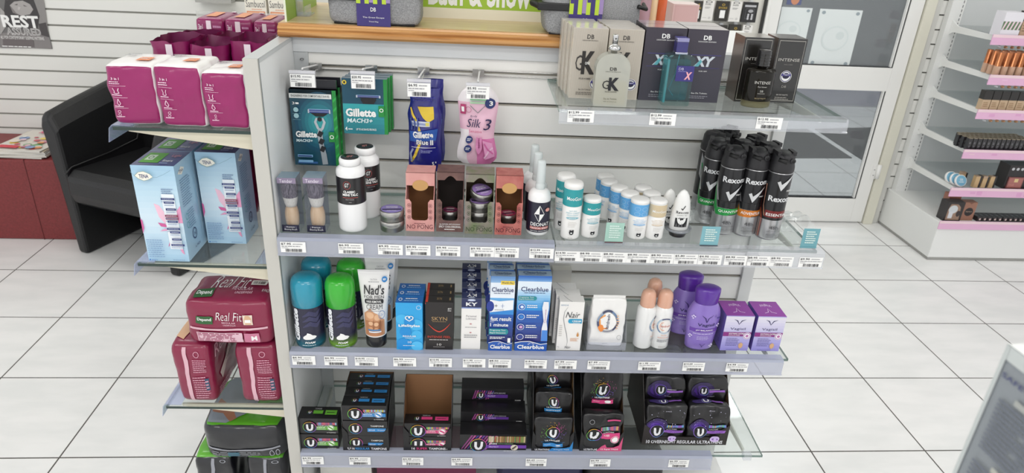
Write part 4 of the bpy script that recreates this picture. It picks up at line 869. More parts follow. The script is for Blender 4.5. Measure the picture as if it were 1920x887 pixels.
def column(label_f, name, cat, xl, xr, yb, yt, z, fn, n, d, du, labels, group, dr=0, gap=.0008):
    u, v, w, h = fit(xl, xr, yb, yt, z); b = fn(w, d, h); o = put(b, name, label_f, cat, u, v + d / 2, z, dr); row(o, n - 1, du, d + gap, labels, group, .0); return u, v, w, h
def lifestyles(w, d, h):
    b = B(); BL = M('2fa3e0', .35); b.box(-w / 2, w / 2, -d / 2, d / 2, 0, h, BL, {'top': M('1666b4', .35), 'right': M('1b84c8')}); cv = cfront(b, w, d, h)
    for x, y, r, c in ((.15, .66, .22, '45b4ea'), (.8, .55, .25, '45b4ea'), (.35, .4, .22, '1b8ed6'), (.78, .34, .2, '45b4ea'), (.2, .1, .28, '1b8ed6'), (.8, .08, .22, '52bdf0'), (.5, .62, .2, '1b8ed6')):
        cv.disc(max(r, min(1 - r, x)), max(r * w / h, y), r, r * w / h, M(c, .35), 24)
    cv.ring(.44, .70, .10, .04, .35, WHITE, 18, -.4, 4.2); cv.ring(.56, .70, .10, .04, .35, WHITE, 18, -1, 3.4); cv.line([(.36, .68), (.5, .635), (.64, .68)], .018, WHITE, w / h)
    cv.text('LifeStyles', .10, .50, .90, .565, WHITE, .03); cv.text('REGULAR', .25, .30, .75, .335, WHITE, .01); cv.lines(.34, .27, .66, .285, 1, WHITE); cv.text('10', .44, .17, .57, .215, WHITE); cv.lines(.25, .11, .7, .13, 1, WHITE); cv.ring(.86, .92, .09, .042, .12, WHITE)
    cv = ctop(b, w, d, h); cv.ring(.16, .5, .07, .22, .3, WHITE); cv.lines(.35, .5, .8, .75, 1, WHITE); cv.lines(.3, .2, .85, .4, 1, M('9cc8ec')); return b
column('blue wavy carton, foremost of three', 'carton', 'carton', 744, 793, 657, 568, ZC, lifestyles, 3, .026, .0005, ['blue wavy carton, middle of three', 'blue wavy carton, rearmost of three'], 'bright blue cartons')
def skyn(w, d, h):
    b = B(); BK = M('231f1f', .35); b.box(-w / 2, w / 2, -d / 2, d / 2, 0, h, BK); cv = cfront(b, w, d, h); GO = M('b99a6c', .35, .4); RD = M('c8402f')
    cv.text('SKYN', .22, .63, .78, .705, GO, 0); cv.lines(.25, .60, .76, .615, 1, GO); 
    pts = [(.10 + .8 * i / 14, .57 - .17 * math.sin(PI * (i + .3) / 15.5) + (.05 if i > 7 else 0) * (i - 7) / 7) for i in range(15)]; cv.line(pts, [.004 + .022 * math.sin(PI * i / 14) for i in range(15)], RD, w / h)
    cv.text('INTENSE FEEL', .08, .27, .92, .315, RD, 0); cv.lines(.14, .22, .84, .245, 1, M('d9d5d2')); cv.text('10', .42, .11, .58, .155, M('d9d5d2')); cv.rect(.28, .08, .7, .085, M('c9c4c0')); cv.text('#1', .80, .86, .92, .90, WHITE); cv.lines(.8, .83, .93, .85, 1, WHITE)
    cv.rect(0, .97, .02, 1, RD); cv = ctop(b, w, d, h); cv.rect(.0, 0, .09, 1, RD); cv.text('SKYN', .40, .35, .58, .7, GO); cv.text('1', .85, .3, .9, .7, GO); return b
column('black carton with red crescent, foremost of three', 'carton', 'carton', 798, 849, 657, 567, ZC, skyn, 3, .026, .0, ['black carton with red crescent, middle of three', 'black carton with red crescent, rearmost of three'], 'black cartons with red crescent')
def ky(w, d, h):
    b = B(); b.box(-w / 2, w / 2, -d / 2, d / 2, 0, h, M('efedea', .35), {'top': M('27315e', .35)}); cv = cfront(b, w, d, h); NV = M('232b56', .35)
    cv.rect(0, .835, 1, 1, NV); cv.text('KY', .22, .862, .80, .93, WHITE, .03); cv.disc(.5, .975, .2, .02, M('c9d2e8')); cv.rect(0, .818, 1, .833, M('4c72c4'))
    cv.text('Personal', .24, .65, .76, .685, M('8d8a92')); cv.text('Lubricant', .24, .60, .76, .635, M('8d8a92')); cv.disc(.48, .515, .06, .008, M('b03a4a'), 8); cv.disc(.48, .345, .06, .008, M('b03a4a'), 8); cv.lines(.2, .44, .8, .46, 1, GREY); cv.lines(.15, .28, .85, .31, 1, GREY); cv.lines(.15, .24, .8, .27, 1, GREY)
    cv = ctop(b, w, d, h); cv.text('KY', .25, .3, .75, .75, WHITE, .02, 0, 2); cv.disc(.5, .12, .18, .07, M('c9d2e8')); return b
uK, vK, wK, hK = column('slim white carton with navy top, foremost of four', 'carton', 'carton', 864, 900, 655, 560, ZC, ky, 4, .026, -.0008, ['slim white carton with navy top, second of four', 'slim white carton with navy top, third of four', 'slim white carton with navy top, rearmost of four'], 'slim white cartons with navy tops', gap=.017)
def clear(kind):
    def fn(w, d, h):
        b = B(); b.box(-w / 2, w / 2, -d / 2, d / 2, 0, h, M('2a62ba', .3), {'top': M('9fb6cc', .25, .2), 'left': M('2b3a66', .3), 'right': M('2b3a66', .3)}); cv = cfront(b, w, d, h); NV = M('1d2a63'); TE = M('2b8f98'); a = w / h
        if kind:
            cv.grad(0, .12, 1, .55, '35357a', '2f6fc4', 8, .3); cv.grad(0, .55, 1, .82, '2f8fd8', 'c9e2f6', 8, .3); cv.rect(0, .82, 1, .93, M('e3eef8', .3)); cv.grad(0, .93, 1, 1, '7eaede', '2a5fb4', 3, .3)
            cv.text('Clearblue', .10, .80, .92, .86, NV, .01); cv.lines(.2, .775, .85, .79, 1, NV); cv.rect(.03, .685, .52, .74, TE); cv.disc(.52, .712, .07, .0275, TE); cv.text('Pregnancy Test', .06, .715, .5, .735, WHITE); cv.text('Rapid Detection', .06, .692, .5, .71, WHITE)
            for i, (y, c) in enumerate(((.60, 'dfe9f8'), (.47, '3f86cf'), (.335, 'd7a6d0'), (.20, '3a4f9c'))):
                cv.disc(.15, y, .11, .11 * a, M('e9f0fa')); cv.disc(.15, y, .095, .095 * a, M('2a66b8' if i < 2 else '3d3f88')); cv.disc(.16, y, .05, .05 * a, M(c)); cv.lines(.31, y - .015, .70, y + .035, 2, WHITE, i)
            cv.poly([(.80, .16), (.98, .16), (.97, .33), (.93, .42), (.97, .60), (.95, .68), (.80, .68), (.77, .60), (.84, .42), (.80, .33)], M('e8eaf0')); cv.poly([(.80, .15), (1, .15), (.98, .30), (.81, .30)], M('4c88d8')); cv.text('Clearblue', .86, .40, .90, .58, M('b04a7a'), 0, 0, 1)
        else:
            cv.grad(0, .12, 1, .50, '2b2f6e', '2860b4', 8, .3); cv.grad(0, .50, 1, .72, '2f86d4', '6fb4e8', 5, .3); cv.rect(0, .72, 1, .92, M('e6eef7', .3)); cv.grad(0, .92, 1, 1, '8fb6de', '5f8cc4', 3, .3)
            cv.rect(.42, .895, .98, .945, M('f0d24a')); cv.text("World's No.1", .46, .907, .95, .935, NV, .01); cv.text('Clearblue', .06, .80, .95, .86, NV, .01); cv.lines(.15, .775, .85, .79, 1, NV)
            cv.poly([(.0, .53), (.97, .57), (.97, .70), (.4, .68), (0, .70)], M('eef1f5')); cv.disc(.02, .61, .16, .07, M('2b3f94')); cv.line([(.2, .62), (.32, .62)], .012, INK, a); cv.line([(.26, .60), (.26, .64)], .008, INK, a); cv.line([(.46, .62), (.60, .62)], .006, M('3f6fb0'), a); cv.line([(.53, .59), (.53, .65)], .006, M('3f6fb0'), a); cv.lines(.2, .56, .6, .575, 1, GREY)
            cv.text('fast result', .05, .42, .92, .475, WHITE, .02); cv.text('from', .05, .40, .2, .415, WHITE); cv.text('1 minute', .05, .345, .80, .39, WHITE, .02); cv.rect(0, .235, .72, .315, TE); cv.disc(.72, .275, .09, .04, TE); cv.text('Pregnancy Test', .05, .28, .7, .305, WHITE); cv.text('Rapid Detection', .05, .245, .7, .27, WHITE); cv.lines(.05, .17, .7, .21, 2, WHITE); cv.text('1', .80, .125, .92, .19, WHITE, .03)
        cv.poly([(0, 0), (1, 0), (1, .12), (.8, .105), (.45, .145), (.2, .14), (0, .12)], M('2559b0', .3)); cv.line([(0, .12), (.2, .14), (.45, .145), (.8, .105), (1, .12)], .012, WHITE, a)
        cv.text('Clearblue', .08, .04, .92, .095, WHITE, .03)
        for i in range(5): an = PI * (i + .5) / 5; cv.line([(.5 + .06 * math.cos(an), .10 + .02 * math.sin(an)), (.5 + .11 * math.cos(an), .10 + .038 * math.sin(an))], .008, WHITE, a)
        cv = ctop(b, w, d, h); cv.text('Clearblue', .15, .35, .85, .75, M('41577a'), .02); cv.rect(0, .88, 1, 1, M('2a62ba', .3)); cv.lines(.2, .12, .8, .25, 1, M('41577a')); return b
    return fn
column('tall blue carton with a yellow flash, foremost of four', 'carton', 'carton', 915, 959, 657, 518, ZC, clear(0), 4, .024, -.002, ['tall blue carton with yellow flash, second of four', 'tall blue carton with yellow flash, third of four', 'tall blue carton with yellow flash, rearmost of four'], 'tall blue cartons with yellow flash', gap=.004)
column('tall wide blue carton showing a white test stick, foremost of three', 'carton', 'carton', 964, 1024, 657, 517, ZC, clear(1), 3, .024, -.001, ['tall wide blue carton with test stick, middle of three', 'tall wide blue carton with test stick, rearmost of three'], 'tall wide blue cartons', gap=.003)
# dark carton lying behind, white carton against the back
u, v = uv(az(1036, 640, ZC)); b = B(); b.box(-.018, .018, -.03, .03, 0, .045, M('1b1a1f', .3), {'front': M('24232b')}); cv = cfront(b, .036, .06, .045); cv.ring(.6, .5, .2, .2, .2, GREY, 20, -1.9, 1.2)
put(b, 'carton', 'low black carton behind the gap between blue and white cartons', 'carton', u + .001, v + .06, ZC)
u, z0 = av(1055, 520, .225); b = B(); b.box(-.022, .022, -.012, .012, 0, av(1055, 506, .212)[1] - ZC, M('e9e6de', .5)); b.box(-.022, .022, -.0125, -.012, .12, .121, M('cfccc4')); put(b, 'carton', 'plain cream carton standing against the back panel behind the white cream cartons', 'carton', u - .004, .222, ZC)
def nair(w, d, h):
    b = B(); b.box(-w / 2, w / 2, -d / 2, d / 2, 0, h, M('efedea', .35), {'left': M('dedcd8', .35)}); cv = cfront(b, w, d, h); a = w / h
    cv.text('REMOVE', .06, .92, .36, .945, M('5a86a8')); cv.text('Nair', .28, .68, .86, .80, M('2e2f36'), .0, .3); cv.rect(.48, .57, .96, .66, M('2f9cc6')); cv.disc(.48, .615, .08, .045, M('2f9cc6')); cv.text('CREAM', .56, .60, .92, .635, WHITE, .02); cv.lines(.6, .58, .9, .592, 1, WHITE)
    cv.line([(.34, .90), (.22, .80), (.20, .66), (.28, .5), (.38, .35), (.44, .2), (.42, .06)], [.004, .008, .012, .012, .012, .008, .003], M('8c8c90'), a)
    cv.poly([(.84, .40), (.79, .335), (.80, .31), (.84, .295), (.88, .31), (.89, .335)], M('c98f52')); cv.lines(.55, .2, .9, .27, 3, M('d9a27a')); cv.text('Nair', .34, .05, .60, .10, M('44454c'), 0, .3); cv.text('75g', .03, .07, .12, .095, GREY); cv.lines(.05, .3, .18, .55, 6, M('c9c6c2'), 9)
    cv = ctop(b, w, d, h); cv.line([(.2, 1), (.35, .4), (.5, .0)], .01, M('8c8c90')); 
    cv = cleft(b, w, d, h); cv.lines(.2, .1, .8, .6, 16, M('b9b6b2'), 4, .3); cv.text('REMOVER', .15, .92, .85, .945, M('5a86a8')); return b
column('white cream carton with blue flash, foremost of three', 'carton', 'carton', 1042, 1087, 657, 566, ZC, nair, 3, .026, -.005, ['white cream carton with blue flash, middle of three', 'white cream carton with blue flash, rearmost of three'], 'white cream cartons', gap=.001)
# wipes packet leaning in a clear tray
u, v, w, h = fit(1102, 1170, 657, 565, ZC); t = thing('display_tray', 'clear tray holding the white packet of wipes', 'tray', F(u, v + .028, ZC)); b = B(); CT = thin('e6e8ea', .16, 'fafbff', .04); w += .006
b.box(-w / 2, w / 2, -.028, .03, 0, .001, CT); b.box(-w / 2, w / 2, -.028, -.0272, .001, .020, CT); b.box(-w / 2, w / 2, .029, .03, .001, .075, CT)
for s_ in (-1, 1): b.prism([(-.0272, .001), (.029, .001), (.029, .085), (.01, .09), (-.0272, .02)], 'x', s_ * w / 2 - .0008 * (s_ > 0), s_ * w / 2 + .0008 * (s_ < 0), CT)
b.obj('clear_panels', t)
b = B(); w -= .010; S = b.soft(w, .030, h * .93, M('f1f0ee', .28, coat=.3), 14, 22, .05, .0036, 5, None, .06, .6); b.box(-w * .46, w * .46, -.001, .001, h * .91, h * .975, M('f1f0ee', .28, coat=.3)); cv = csoft(b, S); cv.h += .0012
cv.ring(.48, .56, .32, .24, .16, None, 40, mats=[M(x) for x in ('6d86a8', '454a68', '8fa3bf', '545a7c', '9a9aa4', '454a68')]); cv.disc(.48, .56, .255, .19, M('f4f3f1'), 30); cv.ring(.42, .56, .2, .16, .2, M('f0a35e'), 24, PI * .55, PI * 1.65); cv.disc(.30, .42, .09, .075, M('ee9147'), 20)
cv.text('femfresh', .44, .40, .54, .72, M('52566e'), .01, 0, 1); cv.lines(.74, .4, .82, .72, 6, M('e8b68c'), 3); cv.ring(.86, .22, .06, .05, .12, GREY); cv.rect(.04, .165, .96, .17, M('d9d8d6')); cv.lines(.4, .08, .55, .1, 1, GREY)
tag(b.obj('wipes_packet', loc=F(u, v + .0284, ZC + .0015), rz=TH, weld=True), 'crinkled white packet of wipes with an orange and blue ring', 'wipes')
# spray cans with peach caps
u, v, w, h = fit(1189, 1224, 655, 548, ZC); R = w / 2; h -= .004
def femspray(label, uu, vv, dr):
    t = thing('spray_can', label, 'spray can', F(uu, vv, ZC), TH + dr, 'white spray cans with peach caps'); b = B(); WP = M('eeeeed', .25, .1, .4); hc = h * .74
    b.lathe([(R * .93, 0), (R, .003), (R, hc * .86), (R * .96, hc * .92), (R * .74, hc * .99), (R * .7, hc)], WP, 40); cv = cyl(b, lambda z: R, R * 2, 0, hc * .86); cv.h += .0003
    cv.ring(.5, .68, .44, .22, .14, None, 36, mats=[M(x) for x in ('8fb0c8', '545a7c', 'a9c3d6', '6d86a8', 'b7c9d8', '545a7c')]); cv.disc(.5, .68, .34, .16, M('f2ede9'), 24); cv.text('femfresh', .26, .65, .76, .71, M('c96a5a'), .01); cv.ring(.42, .68, .2, .12, .12, M('e8a27a'), 20, 1.7, 5); cv.text('daily', .34, .40, .66, .44, M('dd9a80')); cv.lines(.2, .34, .8, .37, 1, M('dd9a80')); cv.lines(.2, .22, .85, .30, 2, GREY); cv.lines(.3, .04, .7, .12, 2, M('b9b6b4'))
    b.obj('can', t); b = B(); z = hc; H2 = h - hc; PC = M('e0ad94', .25, coat=.5)
    b.lathe([(R * .78, z - .002), (R * .80, z), (R * .78, z + H2 * .55), (R * .68, z + H2 * .82), (R * .45, z + H2 * .96), (R * .2, z + H2), (.0004, z + H2)], PC, 36, cap=False); b.obj('cap', t)
femspray('white spray can with peach cap, turned away, left front of three', u, v + R, 1.15); femspray('white spray can with peach cap, ring emblem facing out, right front', u + .0365, v + R, .12); femspray('white spray can with peach cap, behind the two front ones', u + .024, v + R + .046, .8)
# lilac bottles
u, v, w, h = fit(1284, 1342, 658, 541, ZC)
def lil(label, uu, vv, dr):
    t = thing('wash_bottle', label, 'bottle', F(uu, vv, ZC), TH + dr, 'lilac wash bottles'); H = h * .97; b = B(); LC = M('8d74c4', .28, .1, .3); R = w / 2
    pr = [(R * .80, 0), (R * .88, .003), (R * .92, H * .12), (R * 1.0, H * .32), (R * 1.06, H * .5), (R * 1.04, H * .58), (R * .95, H * .66), (R * .78, H * .73), (R * .70, H * .755)]
    b.lathe(pr, LC, 44, sy=.62)
    def rf(z):
        for (r0, z0), (r1, z1) in zip(pr, pr[1:]):
            if z <= z1: return r0 + (r1 - r0) * (z - z0) / max(1e-6, z1 - z0)
        return pr[-1][0]
    cv = cyl(b, rf, R * 2.0, H * .02, H * .68, 0, 1, .62); cv.h += .0003; NV = M('3a2a6c')
    cv.line([(.36, .84), (.47, .78), (.52, .68), (.57, .78), (.72, .85)], [.004, .018, .014, .012, .003], NV, .6); cv.text('Vagisil', .26, .56, .80, .655, M('2e2a5c'), .01)
    cv.rect(.0, .44, 1.0, .52, M('6a41a6', .3)); cv.text('pH BALANCE', .24, .46, .78, .50, WHITE, .02); cv.rect(.02, .425, .98, .43, M('b9a6e0')); cv.lines(.15, .38, .85, .41, 1, M('d9cff0')); cv.lines(.3, .24, .75, .34, 4, M('d3c8ee'), 6, .3)
    for cx, cy in ((.10, .79), (.92, .60), (.08, .33), (.82, .10)):
        for dx, dy in ((-.05, 0), (.05, .01), (0, .03), (.0, -.03)): cv.disc(cx + dx, cy + dy, .032, .016, M('dcd0f2'), 10)
    cv.line([(.42, .15), (.48, .12), (.5, .07), (.53, .12), (.6, .16)], .008, NV, .6); cv.disc(.84, .80, .07, .02, M('4c3a8c'), 12); b.obj('bottle_body', t)
    b = B(); PC = M('5b2f9c', .28, coat=.3); z = H * .755
    b.lathe([(R * .70, z - .002), (R * .74, z), (R * .80, H * .93), (R * .78, H * .965), (R * .62, H * .985), (R * .3, H * .99), (.0004, H * .99)], PC, 40, sy=.72, cap=False); b.box(-R * .2, R * .2, -R * .57, -R * .54, H * .93, H * .95, PC); b.obj('flip_cap', t)
lil('lilac wash bottle with violet flip cap, in front', u, v + w * .31, 0); lil('lilac wash bottle with violet flip cap, behind the front one', u - .020, v + w * .31 + .058, -.12)
def vag(w, d, h):
    b = B(); b.box(-w / 2, w / 2, -d / 2, d / 2, 0, h, M('a99ed8', .35), {'top': M('8e3a9e', .35), 'left': M('6a5aa8'), 'right': M('8f84c8')}); cv = cfront(b, w, d, h); a = w / h; cv.grad(0, 0, 1, .98, '9a93dc', 'e2e0ea', 12); NV = M('2e2a5c')
    cv.line([(.30, .90), (.42, .86), (.50, .76), (.58, .86), (.72, .90)], [.003, .02, .016, .02, .003], NV, a); cv.text('Vagisil', .22, .58, .76, .67, NV, 0); cv.rect(0, .42, 1, .54, M('8a2f80')); cv.text('SOOTHING OATMEAL', .2, .475, .8, .52, WHITE, .01); cv.text('INTIMATE WIPES', .2, .435, .6, .46, WHITE)
    cv.lines(.15, .14, .62, .38, 6, M('5a5490'), 5, .3); cv.disc(.86, .44, .14, .14 * a, M('ece4f0')); cv.ring(.86, .44, .12, .12 * a, .14, M('9a4a9c')); cv.disc(.86, .44, .05, .05 * a, M('b86aa8')); cv.poly([(.70, .25), (.78, .20), (.77, .12), (.70, .07), (.63, .12), (.62, .20)], M('d9ae84')); cv.lines(.2, .03, .7, .05, 1, M('5a5490'))
    cv = ctop(b, w, d, h); cv.text('Vagisil', .3, .62, .70, .82, M('e9d5ef'), 0, 0, 2); cv.line([(.30, .20), (.44, .26), (.50, .50), (.56, .26), (.72, .20)], .012, M('e9d5ef')); 
    cv = cleft(b, w, d, h); cv.lines(.2, .1, .8, .8, 14, M('8d80c0'), 4, .3); return b
u, v, w, h = fit(1349, 1401, 657, 592, ZC); b = vag(w * 1.0, .062, h); v1 = put(b, 'carton', 'squat purple-topped carton, left of the pair at the shelf end', 'carton', u, v + .031, ZC, 0, 'squat purple-topped cartons')
u2 = av(1432, 660, v)[0]; copy(v1, 'squat purple-topped carton, right of the pair at the shelf end', F(u2 + .001, v + .031, ZC))

# ---------------- lowest row
U_BK = '161517'
def ulogo(cv, cx, cy, r, a, cols=('c64f9a', 'd9a63f', '6fb54a', '3f8fc4', '7a5ab8')):
    cv.disc(cx, cy, r, r * a, M('161518'), 24); cv.ring(cx, cy, r, r * a, .08, None, 30, mats=[M(x) for x in cols])
    W_ = M('e6e6ea', .3); k = r * .34
    pts = [(cx - k, cy + r * .52 * a), (cx - k * 1.02, cy - r * .18 * a), (cx - k * .6, cy - r * .50 * a), (cx, cy - r * .56 * a), (cx + k * .7, cy - r * .46 * a), (cx + k * 1.1, cy - r * .1 * a), (cx + k * 1.2, cy + r * .56 * a)]
    cv.line(pts, [r * .15, r * .16, r * .17, r * .16, r * .17, r * .15, r * .14], W_, a)
def stripes(cv, x0, y0, x1, y1, seed=1, pal=('7d8fb8', 'c2616e', '8fb6c8', '5f5f8c', 'b9b04c', '6ea86a', 'a0567c')):
    rnd = random.Random(seed); n = 14; h = cv.h
    for i in range(n): cv.h = h; cv.rect(x0 + (x1 - x0) * i / n, y0, x0 + (x1 - x0) * (i + 1) / n, y1, M(pal[rnd.randrange(len(pal))]))
    cv.up()
def ubox(acc, word, sub='TAMPONS'):
    def fn(w, d, h, flat=False):
        b = B(); BK = M(U_BK, .32, coat=.2); b.box(-w / 2, w / 2, -d / 2, d / 2, 0, h, BK); a = w / h; cv = cfront(b, w, d, h); AC = M(acc, .35)
        if flat == 2:
            cv.text(sub, .62, .62, .92, .72, WHITE, .01); cv.rect(.55, .28, .97, .52, AC); cv.text(word, .58, .35, .72, .45, WHITE); cv.text('16 pack', .78, .35, .95, .45, WHITE); ulogo(cv, .28, .5, .15, a)
        else:
            stripes(cv, .48, .58, .97, .74, int(w * 1e5)); cv.rect(.40, .26, .98, .50, AC); cv.text(sub, .5, .50, .78, .57, WHITE); cv.text(word, .48, .40, .68, .47, WHITE, .01); cv.lines(.48, .30, .7, .35, 1, WHITE)
            cv.disc(.82, .42, .09, .09 * a, WHITE); cv.ring(.82, .42, .085, .085 * a, .2, AC); cv.line([(.77, .50), (.87, .34)], .02, AC, a); ulogo(cv, .30, .46, .17, a); cv.text('16 TAMPONS', .72, .08, .94, .14, WHITE)
        cv = ctop(b, w, d, h); ulogo(cv, .27, .5, .06, w / d); cv.rect(.36, .38, .60, .66, AC); cv.rect(.66, .30, .95, .68, AC); cv.lines(.7, .42, .9, .55, 1, BK); cv.text(sub, .38, .72, .55, .84, M('bbbbbb'))
        return b
    return fn
GN, BLU, PNK, VIO = '62a834', '2f86c8', 'd0407c', '6f3aa4'
u, v, w, h = fit(562, 636, 842, 806, ZD); d = .040; hh = av(600, 806, v)[1] - ZD
hb = (av(600, 772, v)[1] - ZD) / 2 if False else None
hh = .042; b = ubox(GN, 'MINI')(w, d, hh)
o = put(b, 'carton', 'black and green carton, lower of the pair beside the end panel', 'carton', u, v + d / 2, ZD, 0, 'black and green cartons'); copy(o, 'black and green carton, upper of the pair beside the end panel', F(u + .0005, v + d / 2 + .002, ZD + hh + .0008))
def ctray(label, w, d, hf, hb, txt, u, v, z, col=U_BK, inner='6e4a2c', cols=None, a_=.38, zb=.22, group='black card display trays'):
    """open fronted card tray: back, two sloping sides, floor, front panel with a cut-out"""
    t = thing('card_tray', label, 'display tray', F(u, v + d / 2, z), TH, group); th = .0012; CA = M(col, .4); IN = M(inner, .7); b = B()
    b.box(-w / 2, w / 2, d / 2 - th, d / 2, 0, hb, CA, {'front': IN}); b.box(-w / 2, w / 2, -d / 2, d / 2, 0, .0012, IN)
    for sx in (-1, 1):
        x = sx * (w / 2 - th / 2); b.prism([(-d / 2, 0), (d / 2, 0), (d / 2, hb), (d / 2 - d * .35, hb), (-d / 2, hf)], 'x', x - th / 2, x + th / 2, CA)
        b.add([(x - sx * th * .55, q, r) for q, r in ((-d / 2, .002), (d / 2, .002), (d / 2, hb), (d / 2 - d * .35, hb), (-d / 2, hf))], [(0, 1, 2, 3, 4)], IN)
    a = w * a_; L_ = [(-w / 2, 0), (w / 2, 0), (w / 2, hf), (a + (w / 2 - a) * .75, hf - .006), (a, hf * .72), (a, hf * zb + .006), (a - .006, hf * zb), (-a + .006, hf * zb), (-a, hf * zb + .006), (-a, hf * .72), (-a - (w / 2 - a) * .75, hf - .006), (-w / 2, hf)]
    b.prism(L_, 'y', -d / 2 - th, -d / 2, CA); cv = Cv(b, lambda p, q, k: ((p - .5) * w, -d / 2 - th - k, q * hf))
    for s_, x0, x1, c in txt: cv.text(s_, x0, .06, x1, .06 + zb * .42, M(c), .02)
    b.obj('card', t); return t
# regular: tray of boxes, two in front, stack behind
u, v, w, h = fit(645, 729, 845, 792, ZD); d = .12; w += .002
ctray('black card tray of blue-labelled cartons, second from the end panel', w, d, .070, .128, (('U', .10, .16, 'e9e9ee'), ('16', .19, .25, 'e9e9ee'), ('REGULAR', .27, .58, '3f8fd0'), ('TAMPONS', .61, .95, 'e9e9ee')), u, v, ZD)
bw = w - .005; bd = .034; fb = ubox(BLU, 'REGULAR'); bh = .0405
o = put(fb(bw, bd, bh, 2), 'carton', 'black and blue carton at the bottom of the front stack in the second tray', 'carton', u, v + bd / 2 + .001, ZD + .0014, 0, 'black and blue cartons')
copy(o, 'black and blue carton in the middle of the front stack in the second tray', F(u, v + bd / 2 + .001, ZD + .0014 + bh + .0005))
o2 = put(fb(bw, bd * 1.0, bh), 'carton', 'black and blue carton with colour stripes on top of the front stack', 'carton', u - .001, v + bd / 2 + .003, ZD + .0014 + 2 * (bh + .0005), 0, 'black and blue cartons')
for i in range(3):
    bb = ubox(BLU, 'REGULAR')(bw, .026, bh * 3.08); q = put(bb, 'carton', 'tall black and blue carton standing %s behind the striped one' % ('directly', 'second', 'third')[i], 'carton', u, v + bd + .003 + .013 + i * .0268, ZD + .0014, 0, 'black and blue cartons standing')
# super: tray nearly empty with kraft back
u, v, w, h = fit(757, 846, 845, 790, ZD); d = .085
ctray('black card tray with a tall bare brown back and two pink-labelled cartons', w, d, .070, .148, (('16', .17, .24, 'e9e9ee'), ('SUPER', .27, .50, 'd0407c'), ('TAMPONS', .53, .88, 'e9e9ee')), u, v, ZD, inner='8a6240')
bw = w - .005; fp = ubox(PNK, 'SUPER'); o = put(fp(bw, .032, .037), 'carton', 'black and pink carton, lower of two in the brown-backed tray', 'carton', u, v + .017, ZD + .0014, 0, 'black and pink cartons'); copy(o, 'black and pink carton, upper of two in the brown-backed tray', F(u, v + .018, ZD + .0014 + .0376))
# liners: three long boxes
u, v, w, h = fit(862, 986, 845, 803, ZD)
def liner(w, d, h, first):
    b = B(); b.box(-w / 2, w / 2, -d / 2, d / 2, 0, h, M('151417', .35, coat=.15)); a = w / h; cv = cfront(b, w, d, h)
    if first:
        for i in range(9): cv.poly([(.02 + i * .045, .10), (.035 + i * .045, .10), (.20 + i * .045, .96), (.17 + i * .045, .96)], M(('8a3f7c', 'b04f92', '4a3a86', 'c76aa8', '6c3f94')[i % 5]))
        rnd = random.Random(5); hh = cv.h
        for i in range(46): cv.h = hh; cv.rect(.42 + i * .0122, .56, .43 + i * .0122, .94, M(('a04a3c', '7f8f4c', 'c9b78a', 'b0663f', '5f7a48', 'd9c9b0')[rnd.randrange(6)]))
        cv.up(); cv.rect(.34, .20, 1, .40, M(VIO)); cv.text('LINERS', .44, .44, .56, .52, WHITE, .02); cv.text('WITH DESIGNS', .57, .44, .80, .52, M('7fa07a')); cv.text('PROTECT', .44, .25, .58, .34, M('e6d3f6')); cv.disc(.82, .26, .055, .055 * a, M('d9cfc0')); cv.line([(.79, .16), (.85, .36)], .014, M('5a5048'), a); ulogo(cv, .28, .40, .125, a); cv.lines(.66, .04, .88, .08, 1, WHITE)
    else:
        y = 1 - .19 * (.046 * 1.62 / h) ** .6; q_ = .12
        for i in range(9): cv.poly([(.17 + i * .035, y - q_ + (i % 3) * .02), (.19 + i * .035, y - q_ + (i % 3) * .02), (.24 + i * .035, y + q_), (.22 + i * .035, y + q_)], M(('8a3f7c', 'b04f92', '4a3a86')[i % 3]))
        cv.rect(.38, y - .07, .74, y + .02, M('5a2f8c')); cv.text('PROTECT', .42, y - .045, .54, y, M('e6d3f6')); cv.text('LINERS WITH DESIGNS', .42, y + .04, .7, y + .08, M('bbb8c4')); ulogo(cv, .31, y, .065, a); cv.text('30 LINERS', .86, y - .14, .95, y - .11, WHITE)
    return b
hb = .046; d = .042
put(liner(w, d, hb, 1), 'carton', 'long black carton with striped print, foremost of three liner boxes', 'carton', u, v + d / 2, ZD, 0, 'long black liner cartons')
o = put(liner(w - .002, d, hb * 1.62, 0), 'carton', 'long black carton standing behind the striped one, middle of three', 'carton', u - .001, v + d * 1.5 + .001, ZD, 0, 'long black liner cartons')
put(liner(w - .005, d, hb * 2.3, 0), 'carton', 'long black carton, rearmost and tallest of the three liner boxes', 'carton', u - .002, v + d * 2.5 + .002, ZD, 0, 'long black liner cartons')
